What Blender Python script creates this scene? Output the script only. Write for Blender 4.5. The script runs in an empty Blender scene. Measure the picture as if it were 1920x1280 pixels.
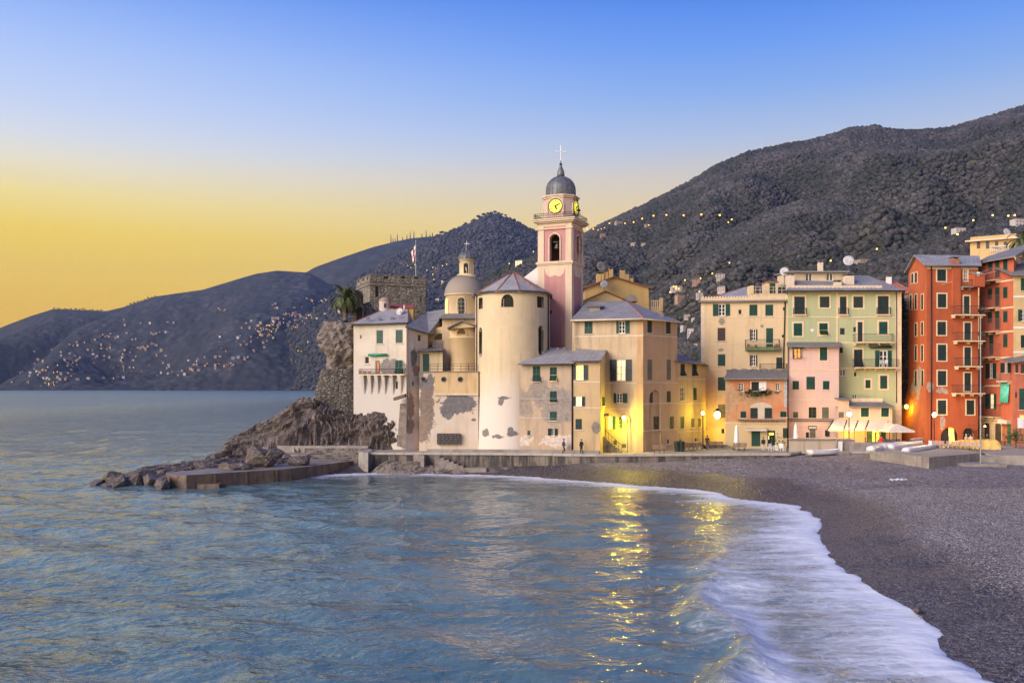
import bpy, bmesh, math, random
import numpy as np
from mathutils import Vector, noise, Matrix
R = math.radians
rnd = random.Random(7)
SC = bpy.context.scene
COL = SC.collection

# ------------------------------------------------------------------ camera
F, CX, HY, CZ = 1700.0, 960.0, 726.0, 10.0      # focal length in px of the 1920 px frame, centre column, horizon row, eye height
cam_d = bpy.data.cameras.new('camera'); cam = bpy.data.objects.new('camera', cam_d); COL.objects.link(cam)
cam.location = (0, 0, CZ); cam.rotation_euler = (R(90), 0, 0)
cam_d.sensor_width = 36; cam_d.lens = F / 1920 * 36; cam_d.shift_y = (HY - 640) / 1920
cam_d.clip_start = 0.5; cam_d.clip_end = 30000
SC.camera = cam

# ------------------------------------------------------------------ sky
SUN_AZ, SUN_EL = -88.0, 22.0       # degrees clockwise from the view axis; elevation of the soft dusk light
W = bpy.data.worlds.new('World'); SC.world = W; W.use_nodes = True
nt = W.node_tree; nt.nodes.clear()
def N(t, **k):
    n = nt.nodes.new(t)
    for a, b in k.items(): setattr(n, a, b)
    return n
def srgb(r, g, b, a=1.0):
    f = lambda c: (c / 255 / 12.92) if c / 255 <= 0.04045 else ((c / 255 + 0.055) / 1.055) ** 2.4
    return (f(r), f(g), f(b), a)
def ramp(node, stops):
    cr = node.color_ramp
    while len(cr.elements) > 1: cr.elements.remove(cr.elements[-1])
    cr.elements[0].position = stops[0][0]; cr.elements[0].color = stops[0][1]
    for p, c in stops[1:]:
        e = cr.elements.new(p); e.color = c
    return node
tc = N('ShaderNodeTexCoord'); nrm = N('ShaderNodeVectorMath', operation='NORMALIZE'); sep = N('ShaderNodeSeparateXYZ')
nt.links.new(tc.outputs['Generated'], nrm.inputs[0]); nt.links.new(nrm.outputs[0], sep.inputs[0])
# elevation 0..1 (sine of the angle above the horizon) drives the two dusk ramps
def rp(py): return (HY - py) / math.hypot(F, HY - py)      # sine of elevation of a picture row
rl = ramp(N('ShaderNodeValToRGB'), [(0.0, srgb(250, 178, 0)), (rp(600), srgb(250, 198, 0)), (rp(540), srgb(250, 206, 0)), (rp(460), srgb(250, 214, 40)), (rp(400), srgb(248, 226, 135)), (rp(345), srgb(242, 234, 206)),
     (rp(300), srgb(228, 234, 242)), (rp(240), srgb(206, 222, 254)), (rp(150), srgb(180, 206, 255)), (rp(0), srgb(118, 164, 247)), (0.55, srgb(84, 128, 220)), (1.0, srgb(60, 100, 190))])
rr = ramp(N('ShaderNodeValToRGB'), [(0.0, srgb(250, 206, 100)), (rp(520), srgb(252, 214, 120)), (rp(420), srgb(250, 220, 156)), (rp(340), srgb(226, 216, 200)),
     (rp(270), srgb(186, 204, 234)), (rp(190), srgb(146, 184, 242)), (rp(100), srgb(112, 162, 246)), (rp(0), srgb(80, 138, 236)), (0.55, srgb(70, 118, 214)), (1.0, srgb(56, 98, 190))])
for r_, lows in ((rl, (.86, .88, .90, .90, .88, .82)), (rr, (.86, .84, .82))):      # the glow near the horizon is the brightest part of the sky
    for i, e_ in enumerate(r_.color_ramp.elements):
        k_ = lows[i] if i < len(lows) else .78; e_.color = (e_.color[0]*k_, e_.color[1]*k_, e_.color[2]*k_, 1)
for r_ in (rl, rr): nt.links.new(sep.outputs['Z'], r_.inputs[0])
# azimuth: dot with the direction of the set sun (left of the frame)
az = N('ShaderNodeVectorMath', operation='DOT_PRODUCT'); az.inputs[1].default_value = (math.sin(R(-70)), math.cos(R(-70)), 0)
nt.links.new(nrm.outputs[0], az.inputs[0])
mr = N('ShaderNodeMapRange', interpolation_type='SMOOTHSTEP'); mr.inputs['From Min'].default_value = 0.05; mr.inputs['From Max'].default_value = 0.84
nt.links.new(az.outputs['Value'], mr.inputs['Value'])
mx = N('ShaderNodeMix', data_type='RGBA'); nt.links.new(mr.outputs[0], mx.inputs[0]); nt.links.new(rr.outputs[0], mx.inputs[6]); nt.links.new(rl.outputs[0], mx.inputs[7])
sky = N('ShaderNodeTexSky', sky_type='NISHITA', sun_disc=False); sky.sun_elevation = R(2.0); sky.sun_rotation = R(SUN_AZ); sky.altitude = 10; sky.dust_density = 2.0; sky.ozone_density = 2.0
bgA = N('ShaderNodeBackground'); bgA.inputs[1].default_value = 1.16; nt.links.new(mx.outputs[2], bgA.inputs[0])
bgB = N('ShaderNodeBackground'); bgB.inputs[1].default_value = 0.008; nt.links.new(sky.outputs[0], bgB.inputs[0])
add = N('ShaderNodeAddShader'); nt.links.new(bgA.outputs[0], add.inputs[0]); nt.links.new(bgB.outputs[0], add.inputs[1])
wo = N('ShaderNodeOutputWorld'); nt.links.new(add.outputs[0], wo.inputs[0])

# ------------------------------------------------------------------ the set sun's soft glow
sd = bpy.data.lights.new('sun', 'SUN'); sun = bpy.data.objects.new('sun', sd); COL.objects.link(sun)
sd.energy = 4.8; sd.angle = R(48); sd.color = (1.0, 0.86, 0.70)
to_sun = Vector((math.sin(R(SUN_AZ - 42)) * math.cos(R(SUN_EL)), math.cos(R(SUN_AZ - 42)) * math.cos(R(SUN_EL)), math.sin(R(SUN_EL))))
sun.rotation_euler = to_sun.to_track_quat('Z', 'Y').to_euler()

# ------------------------------------------------------------------ exposure
SC.view_settings.view_transform = 'Standard'; SC.view_settings.look = 'None'
SC.view_settings.exposure = 0.2; SC.view_settings.gamma = 1.0; SC.view_settings.use_curve_mapping = False
SC.render.engine = 'CYCLES'
cy = SC.cycles
cy.use_denoising = True; cy.max_bounces = 6; cy.diffuse_bounces = 3; cy.glossy_bounces = 3; cy.transmission_bounces = 4; cy.transparent_max_bounces = 6
cy.volume_bounces = 0; cy.caustics_reflective = False; cy.caustics_refractive = False; cy.sample_clamp_indirect = 10.0

# ------------------------------------------------------------------ picture rows and columns to metres
def X(px, Y): return (px - CX) / F * Y
def Z(py, Y): return CZ - (py - HY) / F * Y
def G(px, py, z=0.0):                       # ground point at height z seen at a picture position
    Y = (CZ - z) * F / (py - HY); return (X(px, Y), Y, z)
def V2(px, Y): return Vector((X(px, Y), Y))

# ------------------------------------------------------------------ helpers
def tag(o, label=None, cat=None, group=None, kind=None):
    if label: o['label'] = label
    if cat: o['category'] = cat
    if group: o['group'] = group
    if kind: o['kind'] = kind
    return o
def empty(name, loc, rz=0.0):
    o = bpy.data.objects.new(name, None); COL.objects.link(o); o.location = loc; o.rotation_euler = (0, 0, rz); o.empty_display_size = 0.3
    return o
def link(name, me, parent=None, loc=(0, 0, 0), rz=0.0, scale=(1, 1, 1)):
    o = bpy.data.objects.new(name, me); COL.objects.link(o)
    o.parent = parent; o.location = loc; o.rotation_euler = (0, 0, rz); o.scale = scale
    return o
class MB:
    """collects verts and faces; build() links ONE mesh object"""
    def __init__(s): s.v = []; s.f = []; s.m = []; s.mi = 0
    def add(s, vs, fs):
        b = len(s.v); s.v += [tuple(p) for p in vs]
        for f in fs: s.f.append(tuple(i + b for i in f)); s.m.append(s.mi)
    def box(s, lo, hi):
        (a, b, c), (d, e, f) = lo, hi
        s.add([(a,b,c),(d,b,c),(d,e,c),(a,e,c),(a,b,f),(d,b,f),(d,e,f),(a,e,f)],
              [(0,3,2,1),(4,5,6,7),(0,1,5,4),(1,2,6,5),(2,3,7,6),(3,0,4,7)])
    def prism(s, poly, z0, z1, z1s=None):         # vertical prism over an XY polygon
        n = len(poly); t = z1s or [z1] * n
        s.add([(p[0], p[1], z0) for p in poly] + [(p[0], p[1], t[i]) for i, p in enumerate(poly)],
              [tuple(range(n - 1, -1, -1)), tuple(range(n, 2 * n))] + [(i, (i + 1) % n, n + (i + 1) % n, n + i) for i in range(n)])
    def slab(s, pts, th):                          # any planar polygon, thickened downwards
        n = len(pts)
        s.add([tuple(p) for p in pts] + [(p[0], p[1], p[2] - th) for p in pts],
              [tuple(range(n)), tuple(range(2 * n - 1, n - 1, -1))] + [(i, n + i, n + (i + 1) % n, (i + 1) % n) for i in range(n)])
    def tube(s, pts, rad, n=6, cap=True):
        pts = [Vector(p) for p in pts]; rad = rad if isinstance(rad, (list, tuple)) else [rad] * len(pts)
        rings = []
        for i, p in enumerate(pts):
            d = (pts[min(i + 1, len(pts) - 1)] - pts[max(i - 1, 0)]).normalized()
            a = Vector((0, 0, 1)) if abs(d.z) < 0.9 else Vector((1, 0, 0))
            u = d.cross(a).normalized(); w = d.cross(u)
            rings.append([p + (u * math.cos(2 * math.pi * k / n) + w * math.sin(2 * math.pi * k / n)) * rad[i] for k in range(n)])
        vs = [q for r_ in rings for q in r_]
        fs = [(i*n+k, i*n+(k+1) % n, (i+1)*n+(k+1) % n, (i+1)*n+k) for i in range(len(pts)-1) for k in range(n)]
        if cap: fs += [tuple(range(n-1, -1, -1)), tuple((len(pts)-1)*n+k for k in range(n))]
        s.add(vs, fs)
    def lathe(s, prof, n=24, c=(0, 0), a0=0.0, a1=2*math.pi):   # profile [(r, z)]
        full = abs(a1 - a0 - 2*math.pi) < 1e-6; m = n if full else n + 1
        vs = [(c[0] + r*math.cos(a0+(a1-a0)*k/n), c[1] + r*math.sin(a0+(a1-a0)*k/n), z) for r, z in prof for k in range(m)]
        fs = [(i*m+k, i*m+(k+1) % m, (i+1)*m+(k+1) % m, (i+1)*m+k) for i in range(len(prof)-1) for k in range(n)]
        s.add(vs, fs)
    def ball(s, c, r, n=10):
        r3 = r if isinstance(r, (tuple, list)) else (r, r, r); h = n // 2
        vs = []; 
        for i in range(h + 1):
            t = math.pi * i / h
            for k in range(n):
                vs.append((c[0]+r3[0]*math.sin(t)*math.cos(2*math.pi*k/n), c[1]+r3[1]*math.sin(t)*math.sin(2*math.pi*k/n), c[2]+r3[2]*math.cos(t)))
        s.add(vs, [(i*n+k, (i+1)*n+k, (i+1)*n+(k+1) % n, i*n+(k+1) % n) for i in range(h) for k in range(n)])
    def mesh(s, name, mats, smooth=False):
        me = bpy.data.meshes.new(name); me.from_pydata(s.v, [], s.f)
        for m in (mats if isinstance(mats, (list, tuple)) else [mats]): me.materials.append(m)
        if any(s.m): me.polygons.foreach_set('material_index', s.m)
        if smooth: me.polygons.foreach_set('use_smooth', [True] * len(s.f))
        me.update(); return me
    def build(s, name, mats, parent=None, loc=(0, 0, 0), rz=0.0, smooth=False, recalc=False):
        me = s.mesh(name, mats, smooth)
        if recalc:
            bm = bmesh.new(); bm.from_mesh(me); bmesh.ops.recalc_face_normals(bm, faces=bm.faces); bm.to_mesh(me); bm.free()
        return link(name, me, parent, loc, rz)
def copy_tree(o, parent=None):
    c = o.copy(); COL.objects.link(c); c.parent = parent
    for ch in list(o.children): copy_tree(ch, c)
    return c
def fbm(p, oct=4, H=0.9, lac=2.1): return noise.fractal(Vector(p), H, lac, oct)

# ------------------------------------------------------------------ materials
def new_mat(name):
    m = bpy.data.materials.new(name); m.use_nodes = True; t = m.node_tree; t.nodes.clear()
    out = t.nodes.new('ShaderNodeOutputMaterial'); b = t.nodes.new('ShaderNodeBsdfPrincipled'); t.links.new(b.outputs[0], out.inputs[0])
    return m, t, b
def nd(t, typ, **k):
    n = t.nodes.new(typ)
    for a, b in k.items(): setattr(n, a, b)
    return n
def noise_n(t, vec, scale, detail=4, rough=0.6, dist=0.0):
    n = nd(t, 'ShaderNodeTexNoise'); n.inputs['Scale'].default_value = scale; n.inputs['Detail'].default_value = detail; n.inputs['Roughness'].default_value = rough; n.inputs['Distortion'].default_value = dist
    if vec is not None: t.links.new(vec, n.inputs['Vector'])
    return n.outputs['Fac']
def rng(t, v, a, b, c=0.0, d=1.0, smooth=True):
    n = nd(t, 'ShaderNodeMapRange'); n.interpolation_type = 'SMOOTHSTEP' if smooth else 'LINEAR'
    n.inputs[1].default_value = a; n.inputs[2].default_value = b; n.inputs[3].default_value = c; n.inputs[4].default_value = d
    t.links.new(v, n.inputs[0]); return n.outputs[0]
def mixc(t, f, a, b, mode='MIX'):
    n = nd(t, 'ShaderNodeMix', data_type='RGBA', blend_type=mode)
    if isinstance(f, (int, float)): n.inputs[0].default_value = f
    else: t.links.new(f, n.inputs[0])
    for i, c in ((6, a), (7, b)):
        if isinstance(c, tuple): n.inputs[i].default_value = c if len(c) == 4 else (*c, 1)
        else: t.links.new(c, n.inputs[i])
    return n.outputs[2]
def math_n(t, op, a, b=None):
    n = nd(t, 'ShaderNodeMath', operation=op)
    for i, c in ((0, a), (1, b)):
        if c is None: continue
        if isinstance(c, (int, float)): n.inputs[i].default_value = c
        else: t.links.new(c, n.inputs[i])
    return n.outputs[0]
def mapping(t, scale=(1, 1, 1), loc=(0, 0, 0), rot=(0, 0, 0), src='Object'):
    c = nd(t, 'ShaderNodeTexCoord'); m = nd(t, 'ShaderNodeMapping'); m.inputs['Scale'].default_value = scale; m.inputs['Location'].default_value = loc; m.inputs['Rotation'].default_value = rot
    t.links.new(c.outputs[src], m.inputs[0]); return m.outputs[0]
def bump(t, bsdf, h, strength=0.3, dist=0.05):
    n = nd(t, 'ShaderNodeBump'); n.inputs['Strength'].default_value = strength; n.inputs['Distance'].default_value = dist
    t.links.new(h, n.inputs['Height']); t.links.new(n.outputs[0], bsdf.inputs['Normal']); return n
def simple(name, col, rough=0.6, var=0.15, scale=3.0, metal=0.0, bmp=0.0):
    m, t, b = new_mat(name); v = mapping(t); f = noise_n(t, v, scale, 4)
    lo = tuple(c * (1 - var) for c in col[:3]); hi = tuple(min(1, c * (1 + var)) for c in col[:3])
    t.links.new(mixc(t, rng(t, f, 0.3, 0.7), lo, hi), b.inputs['Base Color']); b.inputs['Roughness'].default_value = rough; b.inputs['Metallic'].default_value = metal
    if bmp: bump(t, b, noise_n(t, v, scale * 6, 5), bmp, 0.03)
    return m
def emit(name, col, strength, var=0.0):
    m, t, b = new_mat(name); b.inputs['Base Color'].default_value = (*col[:3], 1); b.inputs['Emission Color'].default_value = (*col[:3], 1); b.inputs['Emission Strength'].default_value = strength
    if var:
        f = noise_n(t, mapping(t), 2.5, 3); t.links.new(rng(t, f, 0.3, 0.7, strength * (1 - var), strength * (1 + var)), b.inputs['Emission Strength'])
    return m
# ================================================================== far hills
def interp(pts, x):
    if x <= pts[0][0]: return pts[0][1]
    for (a, b), (c, d) in zip(pts, pts[1:]):
        if x <= c: return b + (d - b) * (x - a) / (c - a)
    return pts[-1][1]
HILLS = {}
def hill(name, ridge, Yr, Yf, zf, mat, x0, x1, nu, nv, amp, fscale, seed, edge=0.3):
    """a real slope: foot line at distance Yf, ridge line at distance Yr, worn by fractal noise, falling away behind the ridge"""
    yr = (lambda p: interp(Yr, p)) if isinstance(Yr, list) else (lambda p: Yr)
    yf = (lambda p: interp(Yf, p)) if isinstance(Yf, list) else (lambda p: Yf)
    zfn = (lambda p: interp(zf, p)) if isinstance(zf, list) else (lambda p: zf)
    def surf(px, t):
        a, b = yf(px), yr(px); zr = Z(interp(ridge, px), b); z0 = zfn(px)
        if t <= 1:
            Y = a + (b - a) * t; z = z0 + (zr - z0) * (t ** 0.92)
            w = max(0, math.sin(math.pi * t)) * (1 - t) ** .5 * 1.6 + 0.012
        else:
            Y = b + (b - a) * (t - 1); z = zr - (zr - z0) * (t - 1) * 1.3; w = 0.012
        x = X(px, Y)
        n = fbm((x / fscale + seed, Y / fscale * 0.8, seed * 1.7), 6) * amp * w
        # gullies running down the slope
        g = abs(noise.noise(Vector((x / (fscale * 0.55) + 0.6 * noise.noise(Vector((Y / fscale, seed, 0))), seed, Y / fscale * 0.25))))
        n -= (1 - g) ** 3 * amp * 0.95 * w
        z += n
        if t <= 1: z = min(z, CZ + (zr - CZ) * Y / b * (0.86 + 0.14 * t ** 3) + 0.3 * n * (1 - t))      # spurs stay below the crest line
        return Vector((x, Y, z))
    us = np.linspace(x0, x1, nu); ts = list(np.linspace(0, 1, nv)) + [1.08, 1.3, 1.6]
    vs = [tuple(surf(p, t)) for t in ts for p in us]; m = len(us)
    fs = [(j*m+i, j*m+i+1, (j+1)*m+i+1, (j+1)*m+i) for j in range(len(ts)-1) for i in range(m-1)]
    me = bpy.data.meshes.new(name); me.from_pydata(vs, [], fs); me.materials.append(mat); me.polygons.foreach_set('use_smooth', [True]*len(fs))
    o = link(name, me); tag(o, kind='structure'); HILLS[name] = (surf, o)
    return o
def on_hill(name, px, py):
    """the point of the slope that shows at a picture position"""
    surf = HILLS[name][0]; lo, hi = 0.0, 1.0
    for _ in range(26):
        mid = (lo + hi) / 2; p = surf(px, mid); row = HY - (p.z - CZ) * F / p.y
        if row > py: lo = mid
        else: hi = mid
    return surf(px, hi)

def hill_mat(name, cols, scale, bmp=0.6, bdist=8.0):
    m, t, b = new_mat(name); v = mapping(t)
    big = noise_n(t, v, scale * 0.12, 5, 0.6); mid = noise_n(t, v, scale * 0.6, 5, 0.65)
    vo = nd(t, 'ShaderNodeTexVoronoi'); vo.inputs['Scale'].default_value = scale; t.links.new(v, vo.inputs['Vector'])
    c = mixc(t, rng(t, big, 0.35, 0.65), cols[0], cols[1]); c = mixc(t, rng(t, mid, 0.42, 0.62), c, cols[2])
    c = mixc(t, rng(t, vo.outputs['Distance'], 0.1, 0.8), c, cols[3])
    t.links.new(c, b.inputs['Base Color']); b.inputs['Roughness'].default_value = 0.95; b.inputs['Specular IOR Level'].default_value = 0.1
    h = math_n(t, 'SUBTRACT', mid, vo.outputs['Distance']); bump(t, b, h, bmp, bdist)
    return m
far_wood = hill_mat('far_wood', [(0.050, 0.054, 0.056), (0.105, 0.096, 0.100), (0.034, 0.038, 0.042), (0.044, 0.048, 0.052)], 0.03, 0.4, 22)
far_bare = hill_mat('far_bare', [(0.055, 0.056, 0.052), (0.070, 0.068, 0.064), (0.046, 0.048, 0.046), (0.042, 0.044, 0.042)], 0.015, 0.5, 30)
near_wood = hill_mat('near_wood', [(0.075, 0.078, 0.058), (0.125, 0.110, 0.080), (0.065, 0.066, 0.050), (0.042, 0.045, 0.036)], 0.10, 0.7, 6)

hill('hill_antennas', [(430, 600), (540, 530), (590, 501), (640, 483), (700, 463), (740, 453), (770, 447), (810, 443), (870, 447), (1000, 470), (1150, 520)], 5200, 4100, 120, far_bare, 430, 1150, 120, 30, 40, 900, 3.1)
hill('hill_headland', [(-420, 720), (-260, 690), (-100, 650), (0, 614), (60, 591), (100, 579), (200, 583), (230, 576), (290, 556), (380, 543), (480, 513), (520, 507), (580, 511), (640, 545), (760, 620), (860, 700)], 4200, 3020, -3, far_wood, -420, 860, 260, 70, 95, 620, 9.4)
hill('hill_village', [(200, 742), (330, 730), (430, 690), (480, 660), (540, 615), (600, 573), (660, 527), (700, 503), (740, 480), (800, 452), (860, 427), (905, 407), (930, 401), (955, 409), (1005, 433), (1060, 460), (1150, 500), (1300, 600)], 3500,
     [(200, 3010), (480, 2960), (620, 2800), (800, 1900), (1300, 1500)], -3, far_wood, 200, 1300, 240, 80, 85, 520, 21.7)
hill('hill_mountain', [(960, 560), (1040, 480), (1095, 440), (1130, 420), (1180, 397), (1230, 374), (1300, 337), (1340, 312), (1400, 287), (1480, 270), (1520, 264), (1570, 250), (1592, 241), (1640, 237), (1662, 242), (1700, 245), (1780, 241), (1840, 224), (1880, 212), (1920, 199), (2050, 150), (2300, 120), (2700, 160)], 1500, 420, 8, near_wood, 960, 2700, 300, 90, 105, 330, 5.2)
hill('hill_near_ridge', [(820, 600), (880, 545), (930, 510), (970, 493), (1010, 479), (1060, 470), (1120, 482), (1200, 520), (1290, 600)], 900, 330, 4, near_wood, 820, 1290, 90, 40, 18, 130, 31.3)
hill('hill_spur', [(1100, 690), (1160, 610), (1210, 560), (1250, 525), (1290, 495), (1330, 462), (1380, 428), (1440, 398), (1500, 378), (1560, 380), (1640, 405), (1750, 430), (1900, 440), (2200, 430)], 950, 260, 3, near_wood, 1100, 2200, 170, 60, 34, 170, 14.9)
hill('hill_wooded_shoulder', [(1200, 720), (1330, 640), (1420, 575), (1500, 535), (1560, 508), (1620, 497), (1680, 472), (1740, 457), (1800, 441), (1850, 427), (1920, 416), (2100, 380), (2400, 360)], 460, 150, 4, near_wood, 1200, 2400, 120, 40, 12, 70, 44.0)

# woods: tens of thousands of crowns scattered on the near slopes by geometry nodes
def crown_mesh(seed):
    bm = bmesh.new(); bmesh.ops.create_icosphere(bm, subdivisions=2, radius=1.0)
    for v in bm.verts:
        n = noise.noise(v.co * 1.7 + Vector((seed * 9.1, 0, 0))) * 0.55 + noise.noise(v.co * 3.9 + Vector((0, seed * 5.3, 0))) * 0.35
        v.co *= 1 + n
        v.co.z = v.co.z * 0.9 + 0.3
    me = bpy.data.meshes.new('crown'); bm.to_mesh(me); bm.free(); return me
def crown_mat(name, cols):
    m, t, b = new_mat(name); oi = nd(t, 'ShaderNodeObjectInfo')
    cr = ramp(nd(t, 'ShaderNodeValToRGB'), [(i / (len(cols) - 1), (*c, 1)) for i, c in enumerate(cols)]); ln_ = noise_n(t, oi.outputs['Location'], 0.012, 4, 0.6); t.links.new(math_n(t, 'ADD', math_n(t, 'MULTIPLY', oi.outputs['Random'], .55), rng(t, ln_, .35, .65, 0, .45)), cr.inputs[0])
    v = mapping(t); f = noise_n(t, v, 3.0, 4, 0.7)
    t.links.new(mixc(t, rng(t, f, 0.35, 0.7), cr.outputs[0], (0.022, 0.027, 0.023)), b.inputs['Base Color']); b.inputs['Roughness'].default_value = 0.9; b.inputs['Specular IOR Level'].default_value = 0.1
    bump(t, b, noise_n(t, v, 5.0, 4, 0.7), 1.0, 0.5)
    return m
wood_cm = crown_mat('crown_leaves', [(0.034, 0.043, 0.039), (0.056, 0.064, 0.058), (0.080, 0.078, 0.078), (0.098, 0.090, 0.096), (0.135, 0.124, 0.130), (0.180, 0.165, 0.170)])
cc = bpy.data.collections.new('crown_kinds')
for i in range(5):
    me = crown_mesh(i + 1); me.materials.append(wood_cm); me.polygons.foreach_set('use_smooth', [True] * len(me.polygons))
    cc.objects.link(bpy.data.objects.new('crown_kind', me))
def scatter(name, mesh, coll, density, size, label, cat, seed):
    g = bpy.data.node_groups.new(name, 'GeometryNodeTree'); g.interface.new_socket('Geometry', in_out='INPUT', socket_type='NodeSocketGeometry'); g.interface.new_socket('Geometry', in_out='OUTPUT', socket_type='NodeSocketGeometry')
    n = g.nodes; i = n.new('NodeGroupInput'); o = n.new('NodeGroupOutput')
    d = n.new('GeometryNodeDistributePointsOnFaces'); d.inputs['Density'].default_value = density; d.inputs['Seed'].default_value = seed
    ci = n.new('GeometryNodeCollectionInfo'); ci.inputs[0].default_value = coll; ci.inputs['Separate Children'].default_value = True; ci.inputs['Reset Children'].default_value = True
    ip = n.new('GeometryNodeInstanceOnPoints'); ip.inputs['Pick Instance'].default_value = True
    rs = n.new('FunctionNodeRandomValue'); rs.data_type = 'FLOAT'; rs.inputs[2].default_value = size[0]; rs.inputs[3].default_value = size[1]; rs.inputs['Seed'].default_value = seed + 3
    rv = n.new('FunctionNodeRandomValue'); rv.data_type = 'FLOAT'; rv.inputs[2].default_value = 0; rv.inputs[3].default_value = 6.28
    cx = n.new('ShaderNodeCombineXYZ')
    L = g.links.new
    L(i.outputs[0], d.inputs[0]); L(d.outputs['Points'], ip.inputs['Points']); L(ci.outputs[0], ip.inputs['Instance']); L(rs.outputs[1], ip.inputs['Scale']); L(rv.outputs[1], cx.inputs[2]); L(cx.outputs[0], ip.inputs['Rotation']); L(ip.outputs[0], o.inputs[0])
    ob = link(name, mesh); tag(ob, label, cat, kind='stuff')
    md = ob.modifiers.new('scatter', 'NODES'); md.node_group = g
    return ob
def wood(name, src, density, size, label, seed): return scatter(name, HILLS[src][1].data, cc, density, size, label, 'woodland', seed)
wood('woodland', 'hill_mountain', 0.07, (1.0, 3.6), 'dense winter woodland covering the tall right-hand mountain', 1)
wood('woodland', 'hill_spur', 0.10, (0.8, 2.8), 'woodland covering the spur below the lit hillside road', 2)
wood('woodland', 'hill_wooded_shoulder', 0.18, (0.6, 2.3), 'dark evergreen woodland on the low shoulder behind the red houses', 3)
wood('woodland', 'hill_near_ridge', 0.07, (1.3, 2.8), 'dark wooded ridge showing between the church dome and the bell tower', 4)
wood('woodland', 'hill_village', 0.004, (4, 8), 'woodland on the far village hillside across the bay', 5)

# ================================================================== shoreline, sea, beach
SHORE_PX = [(560, 892), (640, 889), (690, 886), (800, 888), (960, 892), (1090, 901), (1200, 911), (1280, 915), (1345, 925), (1409, 937), (1470, 943), (1510, 956), (1528, 972), (1533, 1000), (1541, 1022), (1548, 1044), (1578, 1066), (1605, 1082), (1640, 1114), (1700, 1142), (1722, 1170), (1738, 1201), (1783, 1224), (1830, 1243), (1862, 1268)]
SHORE = [(-26.0, 900.0), (-25.5, 180.0), (-25.0, 112.0)] + [G(a, b, 0.12)[:2] for a, b in SHORE_PX] + [(18.5, 27.0), (23, 18), (30, 8), (42, -6), (60, -30)]
SH = np.array(SHORE)
SH = np.vstack([np.linspace(SH[i], SH[i+1], 5, endpoint=False) for i in range(len(SH)-1)] + [SH[-1:]])
for _ in range(3): SH[1:-1] = (SH[:-2] + 2*SH[1:-1] + SH[2:]) / 4
def shore_dist(P):
    """signed distance to the waterline: positive up the beach, negative out to sea"""
    a, b = SH[:-1], SH[1:]; d = b - a; L2 = (d**2).sum(1)
    out = np.empty(len(P)); 
    for s in range(0, len(P), 20000):
        q = P[s:s+20000, None, :] - a[None]; t = np.clip((q*d[None]).sum(2)/L2, 0, 1)
        e = q - t[..., None]*d[None]; dd = (e**2).sum(2); k = dd.argmin(1); idx = np.arange(len(k))
        cr = d[k, 0]*q[idx, k, 1] - d[k, 1]*q[idx, k, 0]
        out[s:s+20000] = np.sqrt(dd[idx, k]) * np.where(cr > 0, 1, -1)
    return out
def noise_arr(P, f, seed, oct=3):
    return np.array([fbm((x*f + seed, y*f, seed*0.37), oct) for x, y in P])
def grid_mesh(name, xs, ys, zfun, mat, attrs=()):
    xx, yy = np.meshgrid(xs, ys); P = np.stack([xx.ravel(), yy.ravel()], 1)
    z, at = zfun(P); m = len(xs)
    j, i = np.meshgrid(np.arange(len(ys)-1), np.arange(m-1), indexing='ij'); a = (j*m+i).ravel()
    F4 = np.stack([a, a+1, a+m+1, a+m], 1)
    me = bpy.data.meshes.new(name); me.vertices.add(len(P)); me.vertices.foreach_set('co', np.column_stack([P, z]).ravel())
    me.loops.add(F4.size); me.polygons.add(len(F4)); me.loops.foreach_set('vertex_index', F4.ravel()); me.polygons.foreach_set('loop_start', np.arange(len(F4))*4)
    me.polygons.foreach_set('use_smooth', [True]*len(F4)); me.update(calc_edges=True)
    for k, arr in at.items():
        A = me.attributes.new(k, 'FLOAT', 'POINT'); A.data.foreach_set('value', arr.astype(np.float32))
    me.materials.append(mat); o = link(name, me); tag(o, kind='structure'); return o

def beach_profile(d):
    # steep wet face, a berm crest, then a gentle rise to the promenade
    return np.interp(d, [-60, -20, -4, 0, 2.0, 5.5, 8, 12, 22, 40], [-6, -3.0, -0.75, 0.10, 0.42, 1.08, 1.32, 1.30, 1.52, 1.62])
def beach_z(P):
    d = shore_dist(P)
    n1 = noise_arr(P, 0.12, 4.0, 4); n2 = noise_arr(P, 0.5, 8.0, 4)
    z = beach_profile(d) + np.clip(d/4, 0, 1)*(n1*0.16 + n2*0.035)
    z += np.clip((P[:, 1] - 92)*.032, 0, .5)*np.clip((d - 8)/8, 0, 1)
    # cusps along the wet face
    z += np.clip(1-np.abs(d-3)/4, 0, 1)*n1*0.18
    return z, {'shore': d, 'var': n1}
# pebbles
pm, t, b = new_mat('pebble_beach'); v = mapping(t)
at = nd(t, 'ShaderNodeAttribute'); at.attribute_name = 'shore'; av = nd(t, 'ShaderNodeAttribute'); av.attribute_name = 'var'
vo = nd(t, 'ShaderNodeTexVoronoi'); vo.inputs['Scale'].default_value = 9.0; t.links.new(v, vo.inputs['Vector'])
vo2 = nd(t, 'ShaderNodeTexVoronoi'); vo2.inputs['Scale'].default_value = 3.6; t.links.new(v, vo2.inputs['Vector'])
seps = nd(t, 'ShaderNodeSeparateColor'); t.links.new(vo.outputs['Color'], seps.inputs[0])
seps2 = nd(t, 'ShaderNodeSeparateColor'); t.links.new(vo2.outputs['Color'], seps2.inputs[0])
peb = ramp(nd(t, 'ShaderNodeValToRGB'), [(0.0, (0.04, 0.037, 0.041, 1)), (0.3, (0.135, 0.118, 0.124, 1)), (0.6, (0.245, 0.214, 0.214, 1)), (0.85, (0.38, 0.332, 0.32, 1)), (1.0, (0.62, 0.58, 0.54, 1))])
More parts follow.
